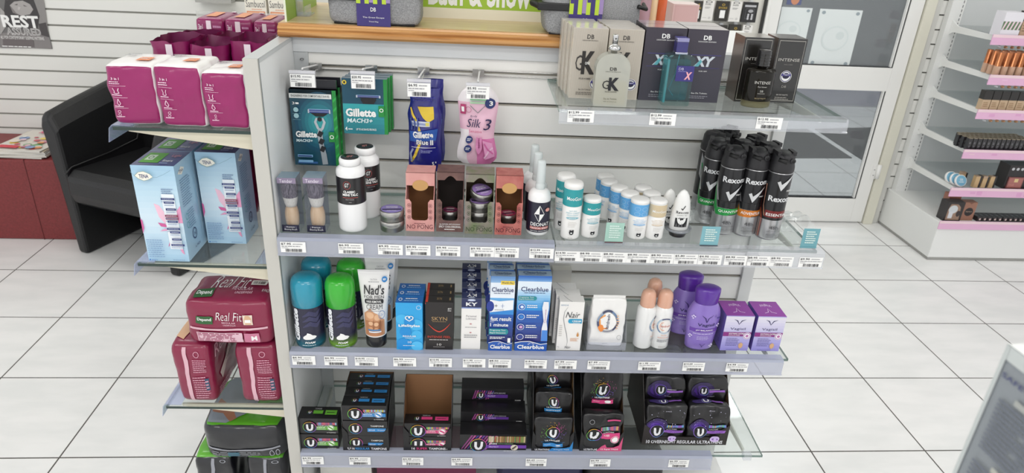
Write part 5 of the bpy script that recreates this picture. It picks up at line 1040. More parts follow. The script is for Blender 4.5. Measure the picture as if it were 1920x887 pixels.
# soft black packets in trays
def packet(w, d, h, kind, seed, hi=False):
    b = B(); BK = M('171618', .32, coat=.2); S = b.soft(w, d, h, BK, 13, 18, .03, .0042, seed, None, .02, .45); cv = csoft(b, S, k0=.0012); a = w / h
    if kind in ('blue', 'pink'):
        AC = M(BLU if kind == 'blue' else PNK); rnd = random.Random(seed); h0 = cv.h
        if hi: ulogo(cv, .5, .84, .13, a); cv.text('ULTRATHINS', .34, .745, .66, .765, WHITE, .02); cv.rect(.28, .66, .72, .73, AC); cv.lines(.32, .68, .68, .71, 1, WHITE); return b
        Y = (lambda y: .5 + y * .42) if kind == 'pink' else (lambda y: y)
        for i in range(70):
            an = rnd.uniform(0, 2 * PI); rr = rnd.uniform(.20, .34); cv.h = h0; cv.disc(.5 + rr * math.cos(an), Y(.60) + rr * math.sin(an) * a, .008, .008 * a, M(('c64f9a', 'd9a63f', '6fb54a', '3f8fc4', '7a5ab8')[int((an / 2 / PI) * 5) % 5]), 5)
        ulogo(cv, .5, Y(.60), .19, a); cv.text('ULTRATHINS', .30, Y(.345), .70, Y(.385), WHITE, .02); cv.rect(.2, Y(.32), .82, Y(.325), AC); cv.rect(.24, Y(.17), .78, Y(.29), AC); cv.text('Super' if kind == 'pink' else 'Regular', .28, Y(.22), .44, Y(.255), WHITE); cv.disc(.64, Y(.24), .08, .02, WHITE); cv.lines(.57, Y(.185), .72, Y(.2), 1, WHITE)
    elif kind == 'front_pink':
        stripes(cv, .45, .60, .95, .70, seed); ulogo(cv, .30, .48, .19, a); cv.rect(.48, .38, .97, .54, M(PNK)); cv.text('SUPER', .52, .45, .68, .5, WHITE); cv.disc(.83, .36, .11, .11 * a, WHITE); cv.ring(.83, .36, .1, .1 * a, .2, M(PNK)); cv.text('ULTRATHINS', .5, .555, .8, .585, WHITE); cv.rect(.6, .86, .92, .89, M(PNK)); cv.ring(.2, .86, .06, .06 * a, .2, GREY)
    else:
        if hi:
            cv.disc(.36, .80, .30, .15, M('2f1f52', .35), 24); cv.disc(.34, .80, .2, .10, M('45287a', .35), 24); ulogo(cv, .40, .80, .13, a, ('6a54b8', '8a6ac8', '6a8ac8')); cv.rect(.54, .77, .92, .80, M('9a62c4')); cv.lines(.54, .81, .78, .825, 1, WHITE); cv.text('10 PADS', .5, .70, .66, .715, M('b9b6c4')); return b
        cv.disc(.28, .50, .26, .20, M('2f1f52', .35), 24); cv.disc(.26, .50, .19, .14, M('45287a', .35), 24); cv.disc(.24, .50, .12, .09, M('5a36a0', .35), 24); rnd = random.Random(seed)
        h0 = cv.h
        for i in range(22): cv.h = h0; r_ = rnd.uniform(.004, .011); cv.disc(rnd.uniform(.08, .92), rnd.uniform(.5, .92), r_, r_ * a, M('cfcbe8'), 6)
        stripes(cv, .52, .48, .93, .55, seed, ('5f9ac8', '8a5ab8', '6fb58a', 'c0a84c', '7d7fc8')); cv.rect(.46, .33, .93, .40, M('9a62c4')); cv.text('OVERNIGHT', .52, .345, .88, .385, M('5a2f84'), .01); cv.text('ULTRATHINS', .52, .425, .76, .45, WHITE); ulogo(cv, .30, .38, .18, a, ('6a54b8', '8a6ac8', '6a8ac8')); cv.disc(.70, .18, .11, .08, M('d3bdea'), 16); cv.disc(.70, .18, .07, .03, M('8a5ab8'), 12); cv.disc(.70, .18, .03, .05, M('d3bdea'), 10)
        cv.text('10 PADS', .45, .9, .6, .925, M('b9b6c4'))
        ct = csoft(b, S, 'top', .0012); ct.disc(.3, .5, .22, .3, M('33235c')); ct.text('U', .36, .35, .48, .7, WHITE, .03); ct.ring(.42, .52, .11, .32, .1, M('8a8ac8')); ct.rect(.55, .42, .85, .58, M('8d5ab8'))
    return b
def ppack(label, kind, w, d, h, u, v, z, dr=0, grp=None, tilt=0, seed=1, hi=False):
    o = tag(packet(w, d, h, kind, seed, hi).obj('pad_packet', loc=F(u, v, z), rz=TH + dr, weld=True), label, 'pad packet', grp); o.rotation_euler.x = tilt; return o
u, v, w, h = fit(998, 1071, 846, 800, ZD); d = .20; w += .004
tr = ctray('black card tray with a blue corner holding soft blue-labelled packets', w, d, .062, .22, (('ULTRATHINS', .08, .44, 'e9e9ee'), ('14 Regular PADS', .54, .92, 'eaf4fb')), u, v, ZD, inner='8f7048', a_=.42, zb=.17)
b = B(); cv = Cv(b, lambda p, q, k: ((p - .5) * w, -d / 2 - .0012 - k, q * .062)); cv.poly([(.38, 0), (1, 0), (1, .5), (.93, .22), (.8, .17), (.5, .17)], M(BLU)); cv.text('14 Regular PADS', .54, .06, .92, .13, WHITE, .02); b.obj('blue_corner', tr)
gg = 'soft black packets with blue label'
ppack('soft black packet with blue label, foremost in the blue-cornered tray', 'blue', w - .005, .036, .088, u, v + .019, ZD + .0016, 0, gg, seed=11)
ppack('soft black packet with blue label, second in the blue-cornered tray', 'blue', w - .006, .037, .128, u, v + .056, ZD + .0016, 0, gg, seed=12, hi=True)
ppack('soft black packet with blue label, third in the blue-cornered tray', 'blue', w - .006, .038, .168, u - .002, v + .095, ZD + .0016, 0, gg, seed=13, hi=True)
ppack('soft black packet with blue label, fourth in the blue-cornered tray', 'blue', w - .006, .036, .205, u - .004, v + .134, ZD + .0016, 0, gg, seed=14, hi=True)
u, v, w, h = fit(1087, 1163, 846, 800, ZD); d = .20; w += .003
tr = ctray('black card tray with a pink corner holding soft pink-labelled packets', w, d, .062, .22, (('ULTRATHINS', .10, .42, 'e9e9ee'),), u, v, ZD, inner='5c4226', a_=.42, zb=.20)
b = B(); cv = Cv(b, lambda p, q, k: ((p - .5) * w, -d / 2 - .0012 - k, q * .062)); cv.poly([(.38, 0), (1, 0), (1, .7), (.93, .3), (.8, .2), (.64, .2), (.60, .34), (.52, .26)], M('d2507e')); cv.text('12 Super PADS', .50, .07, .92, .15, WHITE, .02); b.obj('pink_corner', tr)
gg = 'soft black packets with pink label'
ppack('soft black packet with pink corner print, foremost in the pink-cornered tray', 'front_pink', w - .005, .038, .098, u, v + .020, ZD + .0016, 0, gg, seed=21)
ppack('soft black packet with pink label and ring of dots in the pink-cornered tray', 'pink', w - .004, .042, .185, u - .001, v + .062, ZD + .0016, .0, gg, seed=22)
ppack('soft black packet with pink label at the back of the pink-cornered tray', 'pink', w - .006, .040, .222, u - .002, v + .106, ZD + .0016, 0, gg, seed=23, hi=True)
ua = av(1199, 843, .034)[0]; ub = av(1360, 843, .034)[0]; w = ub - ua - .004; u = (ua + ub) / 2; v = .034; d = .175
ctray('wide black card tray of soft violet packets at the right end', w, d, .060, .20, (('10 OVERNIGHT REGULAR ULTRATHINS', .05, .95, 'e9e9ee'),), u, v, ZD, '2a2422', '5f452c', a_=.40, zb=.38)
gg = 'soft black packets with violet glow'; pw = w / 2 - .0045
for i, (s_, nm) in enumerate(((-1, 'left'), (1, 'right'))):
    ppack('soft black packet with violet glow, front %s in the wide tray' % nm, 'violet', pw, .042, .104, u + s_ * (pw / 2 + .002), v + .022, ZD + .0016, -.02 * s_, gg, seed=31 + i)
    ppack('soft black packet with violet glow, middle %s in the wide tray' % nm, 'violet', pw, .045, .150, u + s_ * (pw / 2 + .002), v + .067, ZD + .0016, .03 * s_, gg, .0, 33 + i, True)
    ppack('soft black packet with violet glow, back %s in the wide tray' % nm, 'violet', pw, .045, .192, u + s_ * (pw / 2 + .002), v + .114, ZD + .0016, -.03 * s_, gg, 0, 35 + i, True)
# things on the base deck, tops just in view
def low(label, name, cat, x0, x1, yt, v, d, mat, soft=False, mt=None):
    ua = av(x0, yt, v)[0]; ub, zt = av(x1, yt, v); h = zt - .136; w = ub - ua; b = B()
    if soft: b.soft(w, d, h, mat, 6, 12, .02, .003, int(x0))
    else: b.box(-w / 2, w / 2, -d / 2, d / 2, 0, h, mat, mt)
    tag(b.obj(name, loc=F((ua + ub) / 2, v + d / 2, .1355), rz=TH), label, cat)
low('maroon carton on the base under the lowest shelf', 'carton', 'carton', 706, 893, 868, .07, .13, M('6a1f42', .4))
low('dark navy packet on the base under the lowest shelf', 'packet', 'packet', 935, 1098, 862, .06, .12, M('26264a', .35), True)
low('matt black packet on the base beside the navy one', 'packet', 'packet', 1104, 1252, 858, .06, .12, M('232224', .4), True)
low('white carton on the base beside the end panel', 'carton', 'carton', 600, 696, 872, .08, .12, M('dad9d2', .5))
# ================================================================ HANGING PACKS
def pegpack(px, txt, lab, v0, x0, x1, y0, y1):
    """hook in the top groove with a ticket plate at its tip; returns nothing"""
    u, zt = av((x0 + x1) / 2, y0, v0); w = av(x1, y0, v0)[0] - av(x0, y0, v0)[0]; zb = av((x0 + x1) / 2, y1, v0)[1]
    t = thing('peg_hook', lab, 'hook', F(u, v0, zt), TH, 'chrome hooks in the top groove'); zr = 1.119 - zt; b = B(); L_ = .232 - v0
    b.box(-.012, .012, L_ - .003, L_ + .002, zr - .006, zr + .009, CH); b.tube([(.004, L_, zr + .004), (.002, L_ - .01, zr + .006), (0, .004, .003), (0, .0, .002)], .0018, M('e4e4e4', .3)); b.tube([(0, L_, zr - .004), (0, L_ - .012, zr - .008), (0, .014, -.018), (0, .008, -.014)], .0016, CH); b.obj('wire', t)
    h = zt - zb; b = B(); b.box(-w / 2, w / 2, -.0015, 0, -h, 0, thin('eeeef2', .3, 'ffffff', .05)); b.box(-w / 2, w / 2, -.004, .002, -.005, .0, thin('e8e8ee', .6, 'ffffff', .05)); b.obj('ticket_holder', t)
    o = ticket(t, 0, -h, txt, w * .95, h * .78, -.0022, seed=int(x0)); return t
pegpack(585, '$15.95', 'hook holding the large teal razor packs, nearest the end panel', .118, 542, 591, 132, 163)
pegpack(680, '$20.95', 'hook holding the short teal blade packs', .122, 657, 703, 133, 166)
pegpack(790, '$6.95', 'hook holding the blue razor bags', .118, 763, 808, 148, 181)
pegpack(895, '$5.95', 'hook holding the pink razor bag, furthest right', .118, 874, 919, 155, 185)
TEAL = ('134a63', '2aa3a6')
def radial(cv, cx, cy, a, c0, c1, n=7, rx=.55):
    h = cv.h
    for i in range(n):
        t = i / (n - 1); A = [int(c0[k:k + 2], 16) for k in (0, 2, 4)]; Z = [int(c1[k:k + 2], 16) for k in (0, 2, 4)]; r = rx * (1 - .8 * t)
        pts = [(max(.0, min(.92, cx + r * math.cos(q))), max(.0, min(.99, cy + r * a * 1.25 * math.sin(q)))) for q in [2 * PI * k / 30 for k in range(30)]]
        cv.h = h + i * .00004; cv.poly(pts, M(''.join('%02x' % int(A[k] + (Z[k] - A[k]) * t) for k in range(3)), .3))
    cv.up(); cv.up(); cv.up()
def razor_head(cv, cx, cy, w, a):
    cv.poly([(cx - w, cy - .010), (cx + w, cy - .010), (cx + w * 1.02, cy + .028), (cx - w * 1.02, cy + .028)], M('2f3f86')); cv.poly([(cx - w, cy + .028), (cx + w, cy + .028), (cx + w * .97, cy + .036), (cx - w * .97, cy + .036)], M('8fb4d8'))
    cv.rect(cx - w * .9, cy + .003, cx + w * .9, cy + .008, M('aab4d6')); cv.rect(cx - w * .9, cy + .014, cx + w * .9, cy + .018, M('6f7fb6')); cv.poly([(cx - w * .8, cy - .010), (cx + w * .8, cy - .010), (cx + w * .35, cy - .05), (cx - w * .35, cy - .05)], M('17181c'))
    for s in (-1, 1): cv.rect(cx + s * w * .95 - w * .06, cy - .012, cx + s * w * .95 + w * .06, cy + .03, M('c3c9d4', .3, .5))
def hang(name, label, cat, build, x0, x1, y0, y1, v, d, group=None, dr=0):
    ym = (y0 + y1) / 2; xm = (x0 + x1) / 2
    ua = av(x0, y1, v)[0]; ub = av(x1, y1, v)[0]; zb = av(xm, y1, v)[1]; zt = av(xm, y0, v)[1]; w = ub - ua; h = zt - zb
    b = build(w, d, h); return put(b, name, label, cat, (ua + ub) / 2, v + d / 2, zb, dr, group), w, h
def mach(w, d, h):
    b = B(); b.box(-w / 2, w / 2, -d / 2, d / 2, 0, h * .90, M('14495c', .3, coat=.4), {'right': M('1f8a3c', .35), 'left': M('123a4a')}); b.box(-w / 2 + .002, w / 2, -d * .1, d * .1, h * .90, h, M('1b1c24', .35), {'right': M('1f8a3c')})
    b.box(-w / 2, w / 2, -d / 2, d / 2, h * .83, h * .90, M('17181f', .35)); cv = cfront(b, w, d, h); a = w / h
    radial(cv, .62, .52, a, *TEAL); cv.rect(.0, .80, .90, .855, M('e3e6e4')); cv.text('ENGINEERED FOR COMFORTABLE SHAVES', .04, .815, .86, .84, INK, .01); cv.rect(.915, .0, 1, .9, M('1f8a3c')); hh = cv.h
    for i in range(7): cv.h = hh; cv.poly([(.93, .1 + i * .11), (1, .14 + i * .11), (1, .17 + i * .11), (.93, .13 + i * .11)], M('2fae4c'))
    cv.up(); cv.h = .0011; razor_head(cv, .62, .645, .24, a)
    for s in (-1, 1): cv.line([(.62 + s * .06, .58), (.62 + s * .10, .53), (.62 + s * .05, .46), (.62, .42)], [.02, .028, .028, .02], M('b9c0c6', .3, .5), a)
    cv.disc(.62, .565, .05, .05 * a, M('17181c')); cv.line([(.62, .46), (.60, .38), (.62, .27), (.66, .14), (.68, .02)], [.03, .06, .05, .06, .06], M('aeb6bc', .3, .5), a)
    for y in (.36, .27, .18): cv.line([(.58 + (.36 - y) * .2, y), (.64 + (.36 - y) * .2, y + .06)], .05, M('1d1f24'), a)
    cv.text('Gillette', .08, .345, .54, .42, WHITE, .04); cv.text('MACH3+', .08, .29, .44, .325, M('d3e6ea'), .03, .15); cv.text('3', .06, .73, .11, .76, WHITE); cv.rect(.13, .735, .2, .755, WHITE)
    for i, y in enumerate((.67, .60)): cv.disc(.13, y, .055, .055 * a, M('9fc6cc'), 14); cv.rect(.05, y - .045, .22, y - .042, M('6fa0a8'))
    cv.rect(.80, .30, .93, .42, M('1f8a3c')); cv.ring(.865, .36, .045, .045 * a, .35, WHITE, 14); cv.rect(.08, .03, .52, .055, M('2f5f9a')); cv.rect(.09, .11, .42, .14, M('7fb0d6')); cv.rect(.10, .115, .40, .13, M('2c3c7a')); cv.rect(.10, .045, .42, .075, M('7fb0d6'))
    return b
o, w, h = hang('razor_pack', 'large teal razor pack hanging in front, beside the end panel', 'razor pack', mach, 554, 638, 152, 310, .150, .022, 'large teal razor packs')
copy(o, 'large teal razor pack hanging behind the front one', o.location + E1 * .003 + E2 * .026, TH)
def blades(w, d, h):
    b = B(); b.box(-w / 2, w / 2, -d / 2, d / 2, 0, h, M('14526a', .3, coat=.4), {'right': M('1f8a3c', .35)}); cv = cfront(b, w, d, h); a = w / h; cv.rect(0, .55, .92, 1, M('154a60')); cv.grad(0, 0, .92, .55, '1c7784', '2fa5aa', 6); cv.rect(.92, 0, 1, 1, M('1f8a3c'))
    cv.disc(.06, .93, .05, .05 * a, M('e3c93c')); cv.rect(.04, .91, .08, .95, INK); razor_head(cv, .58, .68, .27, a); cv.poly([(.40, .64), (.76, .64), (.70, .56), (.46, .56)], M('17181c'))
    cv.text('Gillette', .06, .32, .74, .47, WHITE, .04); cv.text('MACH3+', .08, .21, .66, .29, M('d8eaec'), .03, .15); cv.text('4', .03, .06, .08, .13, WHITE, .02); cv.lines(.1, .07, .2, .11, 1, WHITE); cv.text('UP TO 60 SHAVES PER PACK', .28, .07, .74, .11, WHITE, .01); cv.rect(.80, .33, .93, .53, M('1f8a3c')); cv.ring(.865, .45, .045, .045 * a, .35, WHITE, 14); return b
o, w, h = hang('blade_pack', 'short teal blade pack hanging foremost of three', 'razor pack', blades, 646, 728, 148, 251, .150, .016, 'short teal blade packs')
copy(o, 'short teal blade pack hanging second of three', o.location + E1 * .003 + E2 * .019, TH); copy(o, 'short teal blade pack hanging rearmost of three', o.location + E1 * .006 + E2 * .038, TH)
def pouch(outline, d, mat, wr, seed):
    """sealed bag from an outline (x -1..1, z 0..1) : thick in the middle, thin at the edge"""
    def fn(w, dd, h):
        b = B(); n = 16; m_ = 26; rows = []
        def prof(q):
            for (x0, z0), (x1, z1) in zip(outline, outline[1:]):
                if q <= z1: return x0 + (x1 - x0) * (q - z0) / max(1e-6, z1 - z0)
            return outline[-1][0]
        def S(a, q, s=-1):
            hw = prof(q) * w / 2; x = a * hw; y = s * d / 2 * (max(0, 1 - abs(a) ** 2.6)) ** .7 * (max(0, math.sin(PI * min(1, max(0, q * .94 + .03)))) ** .5)
            p = Vector((x * 40, q * h * 40, seed)); e = noise.noise_vector(p) * wr + noise.noise_vector(p * 2.3) * wr * .5
            return Vector((x + e.x * .4, y + e.y * (1 - abs(a) ** 6), q * h))
        vs = []
        for s in (-1, 1):
            for j in range(m_ + 1):
                for i in range(n + 1): vs.append(S((-1 + 2 * i / n) * (1 if s < 0 else -1), j / m_, s))
        fs = []; k = (m_ + 1) * (n + 1)
        for s in (0, 1):
            for j in range(m_):
                for i in range(n): q = s * k + j * (n + 1) + i; fs.append((q, q + 1, q + n + 2, q + n + 1))
        mm = [mat(f_, ((f_ % n) + .5) / n, (((f_ // n) % m_) + .5) / m_) if callable(mat) else mat for f_ in range(len(fs))]
        b.add(vs, fs, None, True, mm)
        cv = Cv(b, lambda a, c, k_: tuple(S(a * 2 - 1, c) + Vector((0, -k_ - .0012, 0))), 2, .0003); fn.deco(b, cv, w / h); return b
    return fn
NB = M('26277f', .22, coat=.6)
pb = pouch([(.92, 0), (.98, .12), (.9, .4), (.96, .7), (.80, .84), (.86, 1)], .030, NB, .0035, 3)
def deco(b, cv, a):
    YE = M('e2c23c', .3); cv.line([(.06, .78), (.22, .66), (.36, .52), (.36, .36), (.22, .22), (.08, .12)], [.02, .035, .04, .035, .04, .03], YE, a); cv.poly([(.28, .80), (.80, .80), (.78, .66), (.62, .62), (.46, .67)], YE)
    cv.poly([(.04, .38), (.88, .40), (.90, .54), (.04, .50)], M('2a57a8')); cv.rect(.12, .57, .66, .63, M('c9cfe0')); cv.rect(.15, .585, .62, .61, M('8d9ac0')); cv.rect(.54, .58, .64, .62, M('d9cf6a')); cv.text('Gillette', .14, .43, .78, .51, WHITE, .04); cv.text('Blue II', .26, .35, .78, .41, WHITE, .02)
    for x in (.1, .2, .3): cv.line([(x, .66), (x + .02, .60), (x - .01, .52)], .02, M('3d4f8c'), a)
    cv.rect(.1, .315, .85, .32, WHITE); cv.lines(.4, .25, .75, .29, 2, M('9aa0d0')); cv.text('5', .74, .09, .80, .14, WHITE, .03); cv.text("'", .83, .12, .86, .14, WHITE); cv.lines(.1, .86, .9, .92, 2, M('3a3c96')); cv.line([(.1, .14), (.08, .24), (.16, .3)], .03, M('8f97b8'), a)
pb.deco = deco
o, w, h = hang('razor_bag', 'shiny navy and yellow razor bag hanging in front', 'razor pack', pb, 764, 828, 168, 324, .150, .03, 'navy razor bags')
copy(o, 'shiny navy and yellow razor bag hanging behind the front one', o.location + E1 * .006 + E2 * .034 + Vector((0, 0, .010)), TH + .12)
def silkmat(f_, x, y):
    if x > .5 and y < .36: return M('dd7fb4', .25, coat=.5)
    if y > .80 or (x < .22 and y < .45): return M('e9e3e6', .25, coat=.5)
    return M('e9bcd0', .25, coat=.5)
ps = pouch([(.70, 0), (.98, .06), (1.0, .16), (.82, .36), (.86, .5), (.96, .72), (.98, .84), (.80, .93), (.45, 1)], .026, silkmat, .002, 8)
def deco(b, cv, a):
    NV = M('2a2350'); cv.rect(.30, .83, .72, .86, M('8fc79a')); cv.rect(.30, .79, .72, .815, M('b9dcb8')); cv.line([(.30, .77), (.50, .68), (.72, .79)], .008, GREY, a); cv.disc(.80, .80, .13, .13 * a, M('27366e')); cv.text('3', .78, .77, .87, .83, WHITE, .03)
    cv.poly([(.04, .66), (.18, .66), (.20, .78), (.06, .78)], M('b23a6c')); cv.rect(.08, .69, .15, .75, WHITE); cv.ring(.26, .72, .07, .07 * a, .12, M('b23a6c')); cv.text('Body', .30, .625, .48, .655, NV, 0, .15); cv.text('Silk', .20, .50, .58, .61, NV, .0, .25); cv.text('3', .66, .47, .88, .61, NV, .0, .15); cv.text('Sensitive', .26, .435, .62, .47, M('c04070'), .0)
    for y in (.34, .22): cv.disc(.26, y, .10, .10 * a, M('27366e')); cv.lines(.20, y - .02, .32, y + .02, 2, WHITE)
    cv.line([(.50, .38), (.50, .24), (.54, .17), (.60, .24), (.60, .38)], .035, M('d98ab8'), a); hh = cv.h
    for i in range(6): cv.h = hh; cv.rect(.52, .25 + i * .022, .58, .256 + i * .022, M('8f4a7c'))
    cv.up(); cv.poly([(.66, .34), (.92, .30), (.94, .12), (.70, .08)], M('e29cc6')); cv.line([(.68, .1), (.8, .2), (.92, .24)], .02, M('f0c3de'), a); cv.line([(.7, .3), (.78, .22), (.9, .16)], .02, M('cf6aa4'), a)
ps.deco = deco
hang('razor_bag', 'pink and white wavy razor bag hanging furthest right', 'razor pack', ps, 856, 931, 163, 310, .150, .026)

# ================================================================ SIDE SHELVES
MAG = '94165f'
def magpack(label, x0, x1, y0, y1, seed, v=.012, d=.10):
    z = 1.051; ua = av(x0, y1, v)[0]; ub = av(x1, y1, v)[0]; w = ub - ua; h = av((x0 + x1) / 2 - 4, y0, v)[1] - z; b = B(); MG = M(MAG, .34, coat=.25); WH = M('f1efee', .28, coat=.4)
    S = b.soft(w, d, h, None, 12, 20, .035, .0034, seed, lambda f_, x, y: MG if f_ == 'front' or (f_ == 'left' and y < .9) else WH, -.05); cv = csoft(b, S, k0=.001)
    W_ = M('f3d9e8', .4); a = w / h
    cv.text('3 in 1', .14, .76, .30, .80, W_, .02); cv.lines(.10, .68, .34, .745, 2, W_, 2, .4)
    for y in (.655, .47, .30): cv.rect(.10, y, .40, y + .004, W_)
    cv.line([(.17, .62), (.19, .57), (.17, .54), (.21, .53), (.26, .54), (.25, .58), (.27, .62)], .006, W_, a); cv.line([(.21, .45), (.17, .38), (.21, .345), (.25, .38), (.21, .45)], .006, W_, a); cv.ring(.21, .245, .035, .022, .25, W_, 14); cv.ring(.21, .195, .035, .022, .25, W_, 14)
    for y in (.50, .32, .15): cv.lines(.12, y, .32, y + .022, 1, W_, 3, .6)
    ct = csoft(b, S, 'top', .0012); ct.poly([(.52, .26), (.80, .30), (.78, .55), (.54, .52)], M('e08a5c')); ct.lines(.56, .36, .74, .46, 2, WHITE); ct.lines(.1, .6, .4, .8, 2, GREY)
    return tag(b.obj('liner_packet', loc=F((ua + ub) / 2, v + d / 2, z + .0005), rz=TH, weld=True), label, 'packet', 'magenta and white packets in the front row')
magpack('magenta packet with white top, leftmost of the front row on the side shelf', 216, 302, 122, 229, 1); magpack('magenta packet with white top, middle of the front row on the side shelf', 305, 388, 124, 233, 2, .010); magpack('magenta packet with white top beside the end panel on the side shelf', 391, 468, 136, 239, 3, .007)
def openbag(label, x0, x1, yt, v, d, seed, z=1.051):
    """magenta wrap with its torn top standing open"""
    ua = av(x0, yt, v)[0]; ub, zt = av(x1, yt, v); w = ub - ua; h = zt - z; b = B(); MG = M('861557', .3, coat=.35); IN = M('6a1a4a', .5); n = 40; m_ = 9; vs = []
    def per(t, k):
        q = t * 2 * PI; e = 7; c, s = math.cos(q), math.sin(q); r = (abs(c) ** e + abs(s) ** e) ** (-1 / e); g = 1 + .05 * (k / m_) ** 3
        return c * r * w / 2 * g, s * r * d / 2 * g
    for k in range(m_ + 1):
        for i in range(n):
            x, y = per(i / n, k); p = Vector((x * 45 + seed * 3, y * 45, k * .8)); e = noise.noise_vector(p) * .005 * (.4 + k / m_)
            vs.append((x * .96 + e.x, y * .96 + e.y, h * k / m_ + (noise.noise(Vector((i * .3, seed, 0))) * .006 if k == m_ else 0)))
    fs = [(k * n + i, k * n + (i + 1) % n, (k + 1) * n + (i + 1) % n, (k + 1) * n + i) for k in range(m_) for i in range(n)]
    b.add(vs, fs + [tuple(range(n - 1, -1, -1))], MG, True)
    # inner skin and fill
    vi = [(v_[0] * .965, v_[1] * .965, v_[2]) for v_ in vs[(m_ - 2) * n:]]; b.add(vi, [(k * n + (i + 1) % n, k * n + i, (k + 1) * n + i, (k + 1) * n + (i + 1) % n) for k in range(2) for i in range(n)], IN, True); b.add([(p[0], p[1], h * .80) for p in vi[:n]], [tuple(range(n))], M('7d2258', .5))
    sx = w * .05; b.add([(sx - .006, -d * .49 - .004, h * .25), (sx + .006, -d * .49 - .004, h * .25), (sx + .008, -d * .51 - .005, h * .97), (sx - .004, -d * .51 - .005, h * .97)], [(0, 1, 2, 3)], M('e6d9e2', .4))
    return tag(b.obj('torn_packet', loc=F((ua + ub) / 2, v + d / 2, z + .0005), rz=TH), label, 'packet', 'torn magenta wraps')
openbag('torn magenta wrap behind the leftmost white-topped packet', 277, 347, 80, .145, .11, 1); openbag('torn magenta wrap behind the middle white-topped packet', 351, 421, 88, .145, .11, 2); openbag('torn magenta wrap beside the end panel, behind the white-topped packet', 425, 493, 80, .150, .11, 3)
openbag('torn magenta wrap in the third row, outermost', 325, 388, 72, .275, .11, 4); openbag('torn magenta wrap in the third row, middle', 392, 452, 78, .275, .11, 5); openbag('torn magenta wrap in the third row, against the stand', 455, 510, 80, .28, .11, 6)
def backbox(label, x0, x1, yt, v, seed):
    z = 1.051; ua = av(x0, yt, v)[0]; ub, zt = av(x1, yt, v); w = ub - ua; h = zt - z; d = .12; b = B(); MG = M('8c1c5c', .32, coat=.25); S = b.soft(w, d, h, MG, 16, 12, .0, .0012, seed); cv = csoft(b, S)
    W_ = M('eedbe6', .4); cv.rect(.38, .02, .56, .97, W_); cv.text('3in1', .10, .80, .26, .9, W_, .02); cv.ring(.18, .5, .06, .07, .2, W_, 12); cv.lines(.62, .1, .92, .9, 9, M('c58ab0'), seed); ct = csoft(b, S, 'top'); ct.rect(.25, .2, .62, .8, M('e39a72')); ct.rect(.80, .8, .95, 1, W_)
    cr_ = csoft(b, S, 'right'); cr_.rect(.35, .15, .5, .85, W_); cr_.lines(.6, .1, .85, .8, 5, M('c58ab0'), seed)
    tag(b.obj('liner_packet', loc=F((ua + ub) / 2, v + d / 2, z + .0005), rz=TH, weld=True), label, 'packet', 'square magenta packets at the back')
backbox('square magenta packet at the far end of the side shelf, outermost of three', 365, 418, 36, .44, 1); backbox('square magenta packet at the far end of the side shelf, middle of three', 420, 472, 38, .43, 2); backbox('square magenta packet at the far end of the side shelf, against the stand', 473, 518, 42, .42, 3)
